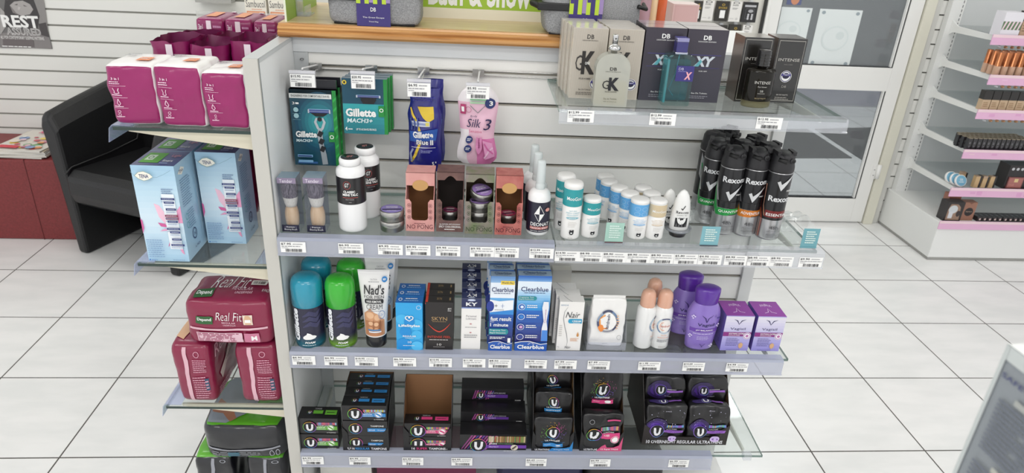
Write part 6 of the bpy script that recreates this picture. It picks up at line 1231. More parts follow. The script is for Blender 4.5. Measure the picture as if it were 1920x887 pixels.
# pale blue cartons
def tena(w, d, h):
    b = B(); LB = M('a9cbe2', .3, coat=.3); b.box(-w / 2, w / 2, -d / 2, d / 2, 0, h, LB, {'top': M('28306e', .3, coat=.3), 'right': M('a3c6dd', .3, coat=.3), 'left': M('7fa9c8')}); cv = cfront(b, w, d, h); a = w / h; NV = M('2c3872')
    cv.grad(0, 0, 1, .45, 'a9cde6', 'd3e5f0', 6); cv.grad(0, .45, 1, .75, 'd3e5f0', 'bcd9ea', 5); cv.grad(0, .75, 1, 1, 'bcd9ea', 'a3c8e0', 5)
    P1, P2, P3 = M('efc3d6', .35), M('e49cc0', .35), M('cf5f9a', .35)
    for pts, m_ in (([(.62, .38), (.45, .48), (.38, .62), (.50, .60), (.64, .50)], P1), ([(.66, .42), (.60, .58), (.72, .72), (.80, .56), (.74, .44)], P1), ([(.80, .42), (.90, .55), (1, .60), (1, .42)], P2), ([(.64, .37), (.46, .38), (.40, .42), (.56, .41)], P3), ([(.70, .30), (.60, .22), (.55, .16), (.68, .22)], P3), ([(.74, .24), (.86, .10), (.92, .08), (.88, .18)], P2), ([(0, .30), (.05, .36), (.04, .44), (0, .46)], P3), ([(.62, .34), (.42, .33), (.55, .36)], P2)): cv.poly(pts, m_)
    cv.poly([(.55, .16), (.93, .16), (.93, .76), (.55, .76)], M('eef3f7')) if False else cv.rect(.60, .14, .90, .72, M('e9f0f6'))
    cv.lines(.62, .72, .9, .78, 3, M('7f94b4')); rr = M('8a3050')
    for y, m_, x0, x1 in ((.66, NV, .58, .90), (.625, NV, .64, .88), (.555, NV, .66, .90), (.46, rr, .62, .93), (.49, rr, .62, .93), (.43, NV, .66, .90), (.355, NV, .62, .93), (.32, NV, .68, .92), (.245, NV, .70, .93), (.185, NV, .66, .98)): cv.rect(x0, y, x1, y + .022, m_); cv.lines(x0 + .03, y + .006, x1 - .02, y + .016, 1, M('cfd9ea'), 3); cv.lines(x0, y - .025, x1, y - .008, 1, M('8fa2c0'), 4)
    pts = []; el = [(.10, .91), (.20, .945), (.32, .955), (.46, .93), (.52, .90), (.42, .875), (.30, .86), (.18, .88)]; cv.poly(el, M('f3efe2')); cv.line(el + [el[0]], .006, M('8fa6a0'), a); cv.text('TENA', .20, .888, .42, .925, NV, .01); cv.line([(.02, .95), (.10, .91)], .004, M('7fa0b4'), a); cv.line([(.52, .90), (.62, .90), (.78, .93), (.95, .97)], .004, M('7fa0b4'), a)
    cv.lines(.08, .06, .48, .26, 9, M('7d9fc4'), 8, .4); cv.disc(.09, .035, .02, .02 * a, M('2f6fb4'), 10); cv.text('essity', .13, .025, .28, .045, M('2f6fb4')); cv.lines(.65, .03, .95, .045, 1, M('7d9fc4'))
    ct = ctop(b, w, d, h); ct.rect(.10, .18, .55, .85, M('5fa83a')); ct.rect(.16, .35, .36, .7, M('d6e6cc')); ct.ring(.26, .52, .06, .1, .3, M('3f6f3a')); ct.text('liners', .62, .25, .85, .4, WHITE); ct.text('Light', .7, .55, .92, .75, M('d98a9a')); ct.lines(.6, .1, .8, .2, 1, M('9fb0e0'))
    cr_ = cright(b, w, d, h); cr_.poly([(.12, .90), (.32, .95), (.5, .92), (.32, .87)], M('f3efe2')); cr_.text('TENA', .2, .895, .42, .925, NV); cr_.lines(.15, .55, .7, .84, 12, M('6f8fb0'), 5, .3); cr_.lines(.3, .30, .7, .5, 8, M('6f8fb0'), 6, .3); cr_.ring(.5, .22, .12, .06, .2, M('2f3f6a')); cr_.text('16', .45, .20, .55, .24, M('2f3f6a')); cr_.ring(.22, .45, .07, .035, .2, M('4fa0a8'), 14); cr_.ring(.22, .36, .07, .035, .2, M('4fa0a8'), 14); cr_.text('16 PADS', .4, .07, .7, .095, NV)
    return b
u, v, w, h = fit(280, 356, 490, 312, .781); b = tena(w, .082, h); T1 = put(b, 'pad_carton', 'pale blue carton with pink lily, front left on the middle side shelf', 'carton', u, v + .041, .7815, 0, 'pale blue cartons with pink lily')
copy(T1, 'pale blue carton with pink lily, directly behind the front left one', F(u, v + .041 + .0835, .7815)); u2 = uv(az(425, 459, .781))[0]; copy(T1, 'pale blue carton with pink lily, set back on the right', F(u2, v + .041 + .0835, .7815)); 
def depth_pack(label, u, v, d, w, h, z, seed, mat='8f2a52'):
    b = B(); MG = M(mat, .3, coat=.4); S = b.soft(w, d, h, MG, 12, 12, .02, .002, seed); cr_ = csoft(b, S, 'right'); cr_.text('TENA', .2, .75, .6, .85, M('d9c3d0')); cr_.lines(.2, .2, .8, .65, 8, M('b98aa4'), seed); cf = csoft(b, S); cf.rect(.7, .0, .78, 1, M('d9c3d0')); tag(b.obj('liner_packet', loc=F(u, v + d / 2, z), rz=TH, weld=True), label, 'packet')
depth_pack('dark magenta packet behind the right pale blue carton, against the end panel', -.060, .20, .10, .065, .20, .7815, 41); depth_pack('dark magenta packet at the far end of the middle side shelf', -.145, .24, .10, .07, .19, .7815, 42)
# crimson packs
CRM = M('861b40', .32, coat=.3)
def crim_stand(label, x0, x1, yb, yt, d, seed, z=.437):
    u, v, w, h = fit(x0, x1, yb, yt, z); b = B(); S = b.soft(w, d, h, CRM, 10, 18, .03, .0022, seed, None, -.08); cv = csoft(b, S, k0=.0011); a = w / h; PK = M('dcb0bc', .35); W_ = M('d99fb2', .4)
    cv.line([(.36, 0.02), (.38, .35), (.40, .7), (.38, .98)], .05, PK, a); cv.ring(.68, .86, .07, .05, .2, W_, 14); cv.lines(.55, .56, .92, .78, 7, W_, seed, .4, ) ; cv.lines(.5, .10, .92, .50, 10, W_, seed + 1, .35); cv.rect(.80, .26, .90, .46, M('34506a')); cv.lines(.81, .28, .89, .44, 3, W_)
    cr_ = csoft(b, S, 'right', .0011); cr_.poly([(.25, .25), (.9, .75), (.9, .88), (.2, .38)], M('e6dcd4')); cr_.bars(.4, .44, .8, .60, 14, M('8a7a74'), 3); cr_.text('Real Fit', .1, .72, .85, .9, M('dfb4c2'), 0, .2); cr_.lines(.1, .06, .6, .2, 4, W_, 5)
    ct = csoft(b, S, 'top', .0011); ct.poly([(0, .2), (.3, .1), (.45, .5), (.3, .95), (0, .95)], M('d9b08c')); ct.poly([(.1, .5), (.5, .4), (.55, .7), (.1, .9)], M('6f88a6'))
    return tag(b.obj('pants_packet', loc=F(u, v + d / 2, z + .0005), rz=TH, weld=True), label, 'packet', 'crimson packets'), u, v, w, h
o, u, v, w, h = crim_stand('crimson packet standing on the lower side shelf, left of the pair', 341, 408, 757, 645, .17, 51); crim_stand('crimson packet standing on the lower side shelf, against the end panel', 456, 528, 757, 645, .17, 52)
z2 = .437 + h + .004; ua = av(352, 632, .004)[0]; ub = av(513, 636, .004)[0]; w2 = ub - ua - .004; h2 = av(430, 566, .004)[1] - z2; d2 = uv(az(450, 514, z2 + h2))[1] - .004
b = B(); S = b.soft(w2, d2, h2, CRM, 10, 20, .05, .0025, 55); cv = csoft(b, S, k0=.0012); a = w2 / h2; PK = M('dcb0bc', .35)
cv.line([(.02, .40), (.3, .385), (.7, .40), (.98, .43)], .014, PK, a); GD = M('2f5f33'); cv.poly([(.12, .52), (.16, .50), (.32, .51), (.33, .66), (.30, .68), (.13, .67)], GD); cv.text('Depend', .145, .555, .31, .64, WHITE, .02); cv.text('Real Fit', .36, .60, .68, .78, WHITE, -.012, .3); cv.text('REGULAR', .43, .535, .60, .575, M('e8c3cf')); cv.text('UNDERWEAR', .44, .485, .60, .515, M('e8c3cf')); cv.rect(.69, .52, .80, .74, M('e8d9c8')); cv.poly([(.71, .53), (.78, .53), (.79, .66), (.76, .73), (.72, .73), (.70, .64)], M('d9b08c')); cv.rect(.71, .57, .78, .64, WHITE)
cv.rect(.12, .10, .66, .33, M('e0bcc8')); cv.lines(.13, .11, .65, .32, 6, M('a04a68'), 4, .6); cv.rect(.68, .10, .86, .32, M('c87a96')); cv.text('M', .76, .15, .83, .26, WHITE, .03)
ct = csoft(b, S, 'top', .0014); ct.poly([(.09, .10), (.30, .14), (.30, .42), (.09, .38)], GD); ct.text('Depend', .11, .18, .28, .34, WHITE, .02); ct.text('Real Fit', .24, .42, .66, .90, WHITE, -.015, .35); ct.text('REGULAR', .50, .36, .74, .46, M('e8c3cf')); ct.text('UNDERWEAR', .56, .24, .76, .32, M('e8c3cf')); ct.rect(.68, .55, .88, .72, M('e9e2da')); ct.bars(.70, .58, .86, .68, 16, M('5a4a4a'), 3); ct.text('8 PACK', .86, .30, .97, .40, WHITE)
tag(b.obj('pants_packet', loc=F((ua + ub) / 2, .004 + d2 / 2, z2), rz=TH, weld=True), 'crimson packet lying flat on top of the two standing crimson packets', 'packet', 'crimson packets')
# black and green packs below
BKP = M('191a1f', .28, coat=.5); GNP = M('5fae2c', .3, coat=.4)
zl = av(450, 860, .03)[1]; zt2 = av(450, 798, .03)[1]; ua = av(385, 855, .03)[0]; ub = av(534, 855, .03)[0]; w2 = ub - ua; h2 = zt2 - zl
b = B(); S = b.soft(w2, .18, h2, None, 9, 20, .05, .003, 61, lambda f_, x, y: GNP if f_ == 'top' else BKP); cv = csoft(b, S, k0=.0012); cv.line([(.03, .34), (.4, .30), (.98, .36)], .014, M('9a9ca4'), w2 / h2); cv.lines(.1, .06, .75, .26, 4, M('8d9096'), 3, .4); cv.rect(.30, .08, .44, .24, M('3f6a7c')); cv.ring(.85, .2, .03, .1, .2, M('b9bcc4'), 12); cv.ring(.93, .2, .03, .1, .2, M('b9bcc4'), 12)
ct = csoft(b, S, 'top', .0014); ct.poly([(.02, .05), (.30, .02), (.55, .25), (.72, .98), (.1, .98), (.0, .5)], M('8f979f')); ct.poly([(.05, .25), (.22, .20), (.35, .05), (.42, .12), (.24, .38), (.08, .50)], M('a9755a')); ct.poly([(.55, .6), (.78, .55), (.9, .98), (.6, .98)], M('6a4a3a')); ct.lines(.75, .2, .95, .45, 3, M('3a6a1c')); ct.poly([(.6, .05), (.98, .05), (.98, .4), (.66, .4)], GNP)
tag(b.obj('pants_packet', loc=F((ua + ub) / 2, .03 + .09, zl), rz=TH, weld=True), 'black and green packet lying across the two black packets below it', 'packet', 'black and green packets')
for i, (x0, x1, lab) in enumerate(((362, 436, 'left'), (460, 534, 'right'))):
    v = .035; ua = av(x0, 872, v)[0]; ub = av(x1, 872, v)[0]; w3 = ub - ua - .003; h3 = zl - .105; b = B(); S = b.soft(w3, .17, h3, None, 10, 16, .02, .003, 63 + i, lambda f_, x, y: GNP if f_ == 'top' else BKP); cv = csoft(b, S, k0=.0012); cv.line([(.5, 0), (.48, .5), (.5, .98)], .045, M('9a9ca4'), w3 / h3); cv.ring(.78, .93, .09, .025, .2, M('b9bcc4'), 12)
    tag(b.obj('pants_packet', loc=F((ua + ub) / 2, v + .085, .104), rz=TH, weld=True), 'black packet standing on the side deck, %s of the two' % lab, 'packet', 'black and green packets')

# ================================================================ BACKGROUND, LEFT
LE = mat_noise('black_leather', '131314', '1d1d1f', (1, 1, 1), 180, .42, .3, .7, .25)
A_ = Vector((-.19, 1.245, 0)); ang = math.radians(-23.2)
t = thing('tub_chair', 'black leather tub chair in front of the slat wall, partly behind the side shelves', 'armchair', A_ + Vector((math.cos(ang), math.sin(ang), 0)) * .272, ang)
def loft(sections, mat):
    """sections: list of equal-length point loops"""
    b = B(); n = len(sections[0]); vs = [p for s in sections for p in s]; fs = [(k * n + i, k * n + (i + 1) % n, (k + 1) * n + (i + 1) % n, (k + 1) * n + i) for k in range(len(sections) - 1) for i in range(n)]
    fs += [tuple(range(n - 1, -1, -1)), tuple((len(sections) - 1) * n + i for i in range(n))]; b.add(vs, fs, mat); return b
def armsec(y, top, sx, back=0): return [(sx * q[0], y + back * q[1] * .06, q[1] * top) for q in ((.272, 0), (.292, .55), (.315, .93), (.300, 1.0), (.262, 1.0), (.235, .90), (.228, .55), (.222, 0))]
for sx, nm in ((-1, 'armrest'), (1, 'armrest')):
    secs = [armsec(y, tp, sx) for y, tp in ((.0, .595), (.02, .615), (.12, .64), (.25, .668), (.38, .695), (.46, .71))]
    if sx == 1: secs = [s[::-1] for s in secs]
    o = loft(secs, LE).obj(nm, t, bevel=.012)
b = B(); b.box(-.28, .28, .40, .49, .02, .715, LE); b.obj('backrest', t, bevel=.02)
b = loft([[(x, y, z) for y, z in ((-.005, .25), (-.02, .29), (-.018, .355), (.02, .385), (.40, .375), (.40, .22), (.03, .22))] for x in (-.222, -.1, .1, .222)], LE); b.obj('seat', t, bevel=.012)
b = B(); b.tube([(-.223, -.012, .372), (-.222, .02, .392), (-.222, .2, .40), (-.221, .36, .42), (-.215, .40, .52)], .004, LE); b.obj('piping', t)
b = B(); b.box(-.222, .222, .30, .40, .02, .22, M('0f0f10', .6)); b.obj('base_panel', t)
for sx in (-1, 1): b = B(); b.lathe([(.012, 0), (.012, .004)], M('777777', .3, .8), 12, cx=sx * .247, cy=.03); b.obj('foot_glide', t)
RL = mat_noise('red_leather', '722a2b', '843234', (1, 1, 1), 120, .45, .3, .7, .2)
b = B(); b.box(-1.1, -.235, 1.365, 1.728, .0, .375, RL); t = b.obj('ottoman', bevel=.008); tag(t, 'long dark red leather bench seat against the slat wall under the magazines', 'bench')
b = B()

for x in (-.395, -.70): b = B(); b.box(x - .001, x + .001, 1.3635, 1.366, .0, .3762, M('5a2022', .6)); b.box(x - .001, x + .001, 1.366, 1.728, .3745, .3762, M('5a2022', .6)); b.obj('seam', t)
COVS = [('d9d3c9', 'c9c3b8'), ('e8e4dc', 'b04a5a'), ('cfd6d9', '5a6a8a'), ('e9e6e0', 'a8a49c'), ('d8c9b0', '7a6a5a')]
for i in range(6):
    w, d, h = .215, .275, .006; b = B(); b.box(-w / 2, w / 2, -d / 2, d / 2, 0, h, M('d6d2ca', .6), {'top': M(COVS[i % 5][0], .3), 'right': M('b9b5ac', .7)})
    if i == 5:
        ct = ctop(b, w, d, h); rnd = random.Random(9)
        for k in range(34): x, y, r_ = rnd.uniform(.12, .88), rnd.uniform(.1, .9), rnd.uniform(.04, .11); ct.disc(x, y, r_, r_ * .7, M(('e8d9c9', 'c94a5a', '5f9a5a', 'd98a4a', 'e9c0cc', 'f2efe8', '7f9ac4', 'b8587a', 'e8c84a')[k % 9], .3), 8)
        ct.text('RECIPES', .3, .80, .85, .92, M('c93a6a'), .03); ct.rect(.1, .04, .5, .16, M('d03a4a'))
    tag(b.obj('magazine', loc=(-.425 + (i % 3) * .006, 1.515 - (i % 2) * .004, .3772 + i * .0063), rz=(-.05, .04, -.02, .06, .0, -.10)[i]), ('glossy colourful magazine on top of the pile on the red bench', 'magazine second from the top of the pile', 'magazine third from the top of the pile', 'magazine fourth from the top of the pile', 'magazine fifth from the top of the pile', 'magazine at the bottom of the pile')[5 - i], 'magazine', 'magazines on the red bench')
# poster
a = ay(98, 92, 1.73); c = ay(76, 0, 1.73); wP = .30; hP = .52; b = B(); b.box(-wP, 0, -.0015, 0, 0, hP, M('6f6d6c', .35)); cv = Cv(b, lambda x, y, k: (-wP + x * wP, -.0015 - k, y * hP)); s1 = hP
def PP(px, py): p = ay(px, py, 1.73); return ((p.x - a.x + wP) / wP, (p.z - a.z) / hP)
cv.poly([PP(0, 90), PP(97, 91), PP(88, 55), PP(60, 60), PP(0, 62)], M('858180')); cv.poly([PP(70, 40), PP(92, 70), PP(82, 0), PP(57, -10), PP(62, 15)], M('8d8a88')); cv.poly([PP(4, 50), PP(70, 55), PP(74, 30), PP(60, -8), PP(10, -8)], M('3f3c3d'))
cv.poly([PP(18, 10), PP(26, 3), PP(42, 1), PP(56, 8), PP(62, 18), PP(56, 27), PP(40, 30), PP(24, 24)], M('a8a4a2')); cv.poly([PP(26, 9), PP(33, 7), PP(32, 10)], M('5f5b5a')); cv.poly([PP(43, 9), PP(51, 12), PP(45, 12)], M('5f5b5a')); cv.poly([PP(18, 10), PP(24, 24), PP(40, 30), PP(30, 24), PP(22, 14)], M('807b7a')); cv.poly([PP(34, 12), PP(39, 14), PP(36, 19), PP(33, 18)], M('bdb9b7')); cv.poly([PP(72, 45), PP(86, 42), PP(92, 70), PP(78, 66)], M('4a4646')); cv.poly([PP(0, 14), PP(8, 22), PP(12, 48), PP(2, 64), PP(0, 64)], M('a5a2a0')); cv.poly([PP(5, 70), PP(62, 72), PP(64, 88), PP(6, 86)], M('6a6363'))
def ptext(s, x0, y0, x1, y1, mat, bold): q0 = PP(x0, y1); q1 = PP(x1, y0); cv.text(s, q0[0], q0[1], q1[0], q1[1], mat, bold)
ptext('REST', 6, 30, 70, 51, WHITE, .035)
cv.h += .0004; ptext('ASSURED', 14, 54, 75, 65, M('eceae8'), .02); ptext('ASSURED', 14.6, 55, 74.6, 64.4, M('5f5c5c'), -.02)
ptext('ALL FOR CONTEMPORARY SLEEPING PATTERNS', 2, 69.5, 82, 72.5, M('e8e6e4'), .01); cv.lines(*PP(5, 88), *PP(60, 86.5), 1, WHITE)
tag(b.obj('poster', loc=(a.x, 1.7335, a.z)), 'black and white poster of a sleeping face reading REST ASSURED', 'poster')
# wall shelf with small orange-labelled boxes
t = thing('wall_shelf', 'clear fronted shelf on the slat wall above the magenta packets', 'shelf', (ay(450, 30, 1.55).x, 1.55, 0), 0); zs = ay(450, 37, 1.55).z; xs0 = ay(368, 20, 1.55).x - t.location.x; b = B(); b.box(xs0, .42, 0, .178, zs - .008, zs, M('dedcd6', .4)); b.obj('shelf_board', t)
b = B(); b.box(xs0, .42, -.006, -.003, zs - .03, zs + .03, thin('dcdcd8', .45, 'ffffff', .05)); b.obj('lip', t)
for i, (x0, x1) in enumerate(((460, 501), (504, 546), (548, 590))):
    pa = ay(x0, 25, 1.57); pb_ = ay(x1, 27, 1.57); w = pb_.x - pa.x - .003; h = .13; b = B(); b.box(-w / 2, w / 2, -.025, .025, 0, h, M('efe9dc', .4)); cv = cfront(b, w, .05, h); cv.text('Sambucol', .05, .38, .95, .60, M('4a4a4e'), 0); cv.rect(.06, .14, .92, .26, M('e8946a')); cv.rect(.1, .17, .88, .23, M('f3c3a4')); cv.lines(.3, .30, .8, .34, 1, M('e8946a'))
    tag(b.obj('medicine_box', loc=((pa.x + pb_.x) / 2, 1.597, zs + .0005)), ('cream box with an orange strip, leftmost on the wall shelf', 'cream box with an orange strip, second on the wall shelf', 'cream box with an orange strip beside the green side sign')[i], 'box', 'cream boxes on the wall shelf')
b = B(); p = ay(447, 3, 1.54); b.box(-.035, .035, -.001, .0, -.012, .012, M('d9dadc', .4)); cv = Cv(b, lambda x, y, k: (-.035 + x * .07, -.001 - k, -.012 + y * .024)); cv.text('SUNSENSE', .1, .3, .9, .7, M('6a6a70')); tag(b.obj('shelf_ticket', loc=(p.x, YW - .001, p.z)), 'small grey ticket on the slat wall above the shelf', 'ticket')
b = B(); pa = ay(370, 1, 1.70); pb_ = ay(437, 3, 1.70); b.box(0, pb_.x - pa.x, -.03, .03, 0, .02, M('a9a8a4', .5)); tag(b.obj('shelf_board', loc=(pa.x, 1.702, pa.z - .004)), 'narrow grey shelf edge on the slat wall at the top of the picture', 'shelf')

# hanging card packs on the cream wall
def cardpack(label, x0, x1, y0, y1, kind):
    Y = 1.705; pa = ay(x0, y1, Y); pb_ = ay(x1, y1, Y); pt = ay(x0, y0, Y); w = pb_.x - pa.x; h = max(.05, pt.z - pa.z); b = B()
    base = {'w': 'e6e4e0', 'g': '2b2822', 'b': '232224', 't': 'd6e6ea'}[kind]; b.box(-w / 2, w / 2, -.006, .006, 0, h, M(base, .35)); cv = cfront(b, w, .012, h); a = w / h; GO = M('b89a3c', .4)
    if kind == 'w': cv.ring(.5, .93, .3, .05, .3, INK, 18); cv.text('Evoke', .2, .78, .7, .87, INK, .0, .2); cv.lines(.2, .6, .7, .7, 2, GREY); cv.ring(.7, .15, .08, .08 * a, .3, GREY); cv.lines(.1, .14, .45, .17, 1, GREY)
    elif kind == 'g': cv.text('EVOKE', .2, .62, .85, .72, GO, .02); cv.rect(.34, .16, .74, .55, WHITE); cv.ring(.54, .82, .12, .06, .4, GO)
    elif kind == 'b': cv.rect(.1, .76, .88, .86, M('b9b9bd')); cv.ring(.5, .42, .42, .36, .03, GREY, 4, PI / 4, PI / 4 + 2 * PI); cv.disc(.55, .56, .18, .08, M('a9a9ad'), 12)
    if kind == 'b':
        for x in (.42, .68):
            for y in (.18, .28, .38): cv.disc(x, y, .07, .07 * a, M('c9c9cd'), 10)
    if kind == 't': cv.disc(.5, .4, .45, .3, M('5fa9b0'), 16)
    b.box(-.008, .008, -.006, .004, h, h + .01, CLEAR); b.tube([(0, .004, h + .005), (0, .029, h + .007)], .0015, CH)
    tag(b.obj('card_pack', loc=((pa.x + pb_.x) / 2, Y, pa.z)), label, 'card pack', 'small hanging card packs')
for a_ in (('black card pack hanging leftmost in the upper row', 1297, 1312, 1, 40, 'g'), ('white card pack hanging in the upper row, left of the black and gold one', 1313, 1334, 0, 38, 'w'), ('black and gold card pack hanging in the upper row', 1338, 1362, 1, 39, 'g'), ('white card pack hanging in the upper row, right of the black and gold one', 1364, 1385, 2, 40, 'w'), ('black card pack with silver dots, rightmost in the upper row', 1388, 1415, 3, 41, 'b'),
           ('black card pack leftmost in the lower row', 1334, 1357, 46, 84, 'g'), ('black and gold card pack hanging in the lower row', 1361, 1383, 45, 84, 'g'), ('white card pack rightmost in the lower row', 1386, 1404, 46, 84, 'w'), ('small card pack with a teal picture below the lower row', 1360, 1377, 90, 112, 't')): cardpack(*a_)

# ================================================================ MAKE-UP STAND, RIGHT
MW = M('e9eae8', .4); X0 = 3.712; YB = 1.70; YFm = 1.29
G2 = thing('makeup_stand', 'white metal make-up stand with pink shelf edges beside the door', 'display stand', (X0, 0, 0), 0)
b = B(); b.box(0, 2.2, YFm, YB + .03, .0, .012, M('9a9a96', .6)); b.box(0, 2.2, YFm + .002, YB + .03, .012, .200, MW); b.obj('plinth', G2, bevel=.003)
b = B(); b.box(.02, .085, YB - .004, YB + .030, .165, 2.0, MW); hh = 0
for k in range(70): b.box(.073, .076, YB - .0048, YB - .0038, .18 + k * .02, .192 + k * .02, M('4a4a4c', .6))
for z in (.14, 1.07, .23): b.lathe([(.003, 0), (.003, .001)], M('444'.replace('444', '444444')), 8, cx=.045, cz=z + 0.3, cy=YB - .005)
b.obj('upright', G2)
b = B(); b.box(.085, 2.2, YB + .004, YB + .03, .165, 2.0, M('cfd2d2', .45)); b.obj('back_panel', G2)
PINK = M('e3b4d3', .35); PINK2 = M('ecd0d8', .35)
SHZ = [(1.05, 1.35), (.892, YFm), (.741, YFm), (.558, YFm), (.374, YFm)]
def mshelf(z, yf, i, lab):
    t = thing('makeup_shelf', lab, 'shelf', (X0, 0, z - .008), 0, 'shelves of the make-up stand'); b = B(); b.box(.06, 2.15, yf + .004, YB - .006, -.003, 0, thin('dfe3e4', .25, 'f4f8f8', .05)); b.obj('shelf_panel', t)
    b = B(); b.prism([(YB - .005, .02), (YB - .005, -.045), (YB - .03, -.03), (yf + .05, -.024), (yf + .05, -.003), (YB - .05, .0)], 'x', .045, .053, MW); b.obj('bracket', t)
    b = B(); b.box(-.004, 2.15, yf - .004, yf, -.034, .009, PINK); cv = Cv(b, lambda x, y, k: (-.004 + x * 2.154, yf - .004 - k, -.034 + y * .043)); cv.rect(0, .72, 1, 1, PINK2); rnd = random.Random(i); hx = cv.h
    for q in range(24): cv.h = hx; x = rnd.uniform(0, .98); cv.rect(x, rnd.uniform(.1, .5), x + .012, rnd.uniform(.5, .7), M(('e9bfdb', 'dca3cb', 'eac7d6')[q % 3], .35))
    b.obj('pink_strip', t)
    return t
NMS = ['top', 'second', 'third', 'fourth', 'fifth']
for i, (z, yf) in enumerate(SHZ): mshelf(z, yf, i, 'clear shelf with pink edge, %s from the top of the make-up stand' % NMS[i])
b = B(); b.box(-.004, 2.15, YFm - .006, YFm - .002, .166, .208, PINK); b.box(-.004, 2.15, YFm - .0066, YFm - .006, .196, .208, PINK2); b.obj('pink_strip', G2)
# testers under three strips
def testers(z, yf, n):
    for k in range(n):
        b = B(); b.lathe([(.006, 0), (.0065, .002), (.004, .012), (.002, .014)], M('c89a74' if k else 'c9ccd0', .3, .5), 12); o = b.obj('tester_knob', loc=(X0 + .055 + k * .030, yf + .02, z - .0605)); o.rotation_euler.x = PI / 2; o.location.z = z - .052
        p = bpy.data.objects.get('tester_rail_%d' % int(z * 1000)); o.parent = p; o.location = (o.location.x - p.location.x, o.location.y - p.location.y, o.location.z - p.location.z)
for z, yf, wd in ((1.05, 1.35, 'top'), (.892, YFm, 'second'), (.741, YFm, 'third')):
    b = B(); b.box(.04, 1.2, 0, .006, 0, .034, thin('dfe3e4', .3, 'f4f8f8')); o = tag(b.obj('tester_rail_%d' % int(z * 1000), loc=(X0, yf + .021, z - .070 + .024)), 'row of copper tester knobs hanging under the %s make-up shelf' % wd, 'tester strip'); testers(z, yf, 9)
    o.name = 'tester_strip'
# goods
def small(name, label, cat, x, y, z, b, grp, rz=0): return tag(b.obj(name, loc=(X0 + x, y, z - .0075), rz=rz), label, cat, grp)
def lip(w, h, c1, c2, split=.5, r=.5):
    b = B(); b.lathe([(w * .48, 0), (w * .5, .001), (w * .5, h * split), (w * .5, h * split + .0005), (w * .46, h * split + .001), (w * .46, h - .001), (w * .40, h)], [M(c1, .3)] * 3 + [M(c2, .25, .6)] * 3, 16); return b
# second shelf: gold-capped tubes
o = None
for j in range(3):
    for i in range(10):
        x = .045 + i * .0335; y = YFm + .035 + j * .034
        lab = 'gold-capped foundation tube, %s row on the second make-up shelf, number %s from its left end' % (('front', 'middle', 'back')[j], ('one two three four five six seven eight nine ten'.split())[i])
        if o is None: o = small('foundation_tube', lab, 'make-up', x, y, .892, lip(.027, .098, 'c9a58c', 'b9744a', .40), 'gold-capped tubes')
        else: copy(o, lab, (X0 + x, y, .892 - .0075))
# top shelf: stack of white boxes then black capped bottles
b = B(); w, h = .085, .10; b.box(-w / 2, w / 2, -.03, .03, 0, h, M('e6e4ea', .35)); cv = cfront(b, w, .06, h); cv.rect(0, .28, 1, .62, M('5f7a58')); hx = cv.h
for i in range(5): cv.h = hx; cv.poly([(.02 + i * .2, .28), (.10 + i * .2, .28), (.22 + i * .2 if i < 4 else 1, .62), (.12 + i * .2 if i < 4 else .9, .62)], M('e6cfd6'))
small('kit_box', 'white box with a green and pink slanting band on the top make-up shelf', 'box', .075, 1.35 + .04, 1.05, b, None)
def sq(w, d, h, c1, c2, sp, txt=None):
    b = B(); b.box(-w / 2, w / 2, -d / 2, d / 2, 0, h * sp, M(c1, .3)); b.box(-w / 2 - .0005, w / 2 + .0005, -d / 2 - .0005, d / 2 + .0005, h * sp, h, M(c2, .3)); cv = cfront(b, w, d, h)
    if txt: cv.lines(.15, sp * .3, .85, sp * .8, 3, M(txt), 2); 
    return b
NUM = 'one two three four five six seven eight'.split()
for i in range(4):
    q = sq(.032, .03, .105, 'c2a184', '2b2826', .62, '8a6a50'); cv = cfront(q, .032, .03, .105); cv.disc(.6, .82, .3, .07, M('9a9a9a', .2, .8), 12); small('foundation_bottle', 'beige square bottle with black cap, number %s on the top make-up shelf' % NUM[i], 'make-up', .145 + i * .038, 1.35 + .035, 1.05, q, 'beige bottles with black caps')
for i in range(6):
    q = sq(.036, .03, .085, 'c5ab8c', '2a2725', .55, '9a7a58'); cv = cfront(q, .036, .03, .085); cv.disc(.5, .78, .22, .07, M('b9b9b9', .2, .8), 12); small('concealer_bottle', 'beige square bottle with wide black cap, number %s on the third make-up shelf' % NUM[i], 'make-up', .04 + i * .040, YFm + .035, .741, q, 'beige concealer bottles')
k = 0; o = None
for j in range(4):
    for i in range(14):
        x = .03 + i * .0225 - j * .006; y = YFm + .03 + j * .026; lab = 'black lipstick case, %s row, %s along the fourth make-up shelf' % (('front', 'second', 'third', 'back')[j], ('first second third fourth fifth sixth seventh eighth ninth tenth eleventh twelfth thirteenth fourteenth').split()[i])
        if x < .012: continue
        if o is None:
            q = B(); q.box(-.0095, .0095, -.0095, .0095, 0, .052, M('252326', .3, coat=.4)); q.box(-.0085, .0085, -.0085, .0085, .052, .0545, M('a89a84', .3, .5)); cv = cfront(q, .019, .019, .052); cv.text('B', .35, .5, .65, .7, GREY); cv.lines(.3, .2, .7, .4, 2, GREY); o = small('lipstick', lab, 'lipstick', x, y, .558, q, 'black lipsticks')
        else: copy(o, lab, (X0 + x, y, .558 - .0075))
for i in range(3):
    b = B(); b.lathe([(.026, 0), (.028, .002), (.028, .010), (.026, .012)], M('e6e6e4', .3), 32); b.lathe([(.0245, .012), (.024, .0125)], M('6fa9c4', .3), 30); cv = Cv(b, lambda x, y, k_: ((x - .5) * .048, (y - .5) * .048, .0127 + k_)); cv.text('DB', .35, .5, .65, .7, WHITE); cv.lines(.25, .3, .75, .42, 1, WHITE)
    o_ = small('powder_compact', ('round white compact with pale blue lid, foremost of three', 'round white compact behind the foremost one', 'round white compact, rearmost of three')[i], 'compact', .062 - i * .009, YFm + .045 + i * .022, .374, b, 'round compacts'); o_.rotation_euler.x = 1.15; o_.location.z = .374 + .018
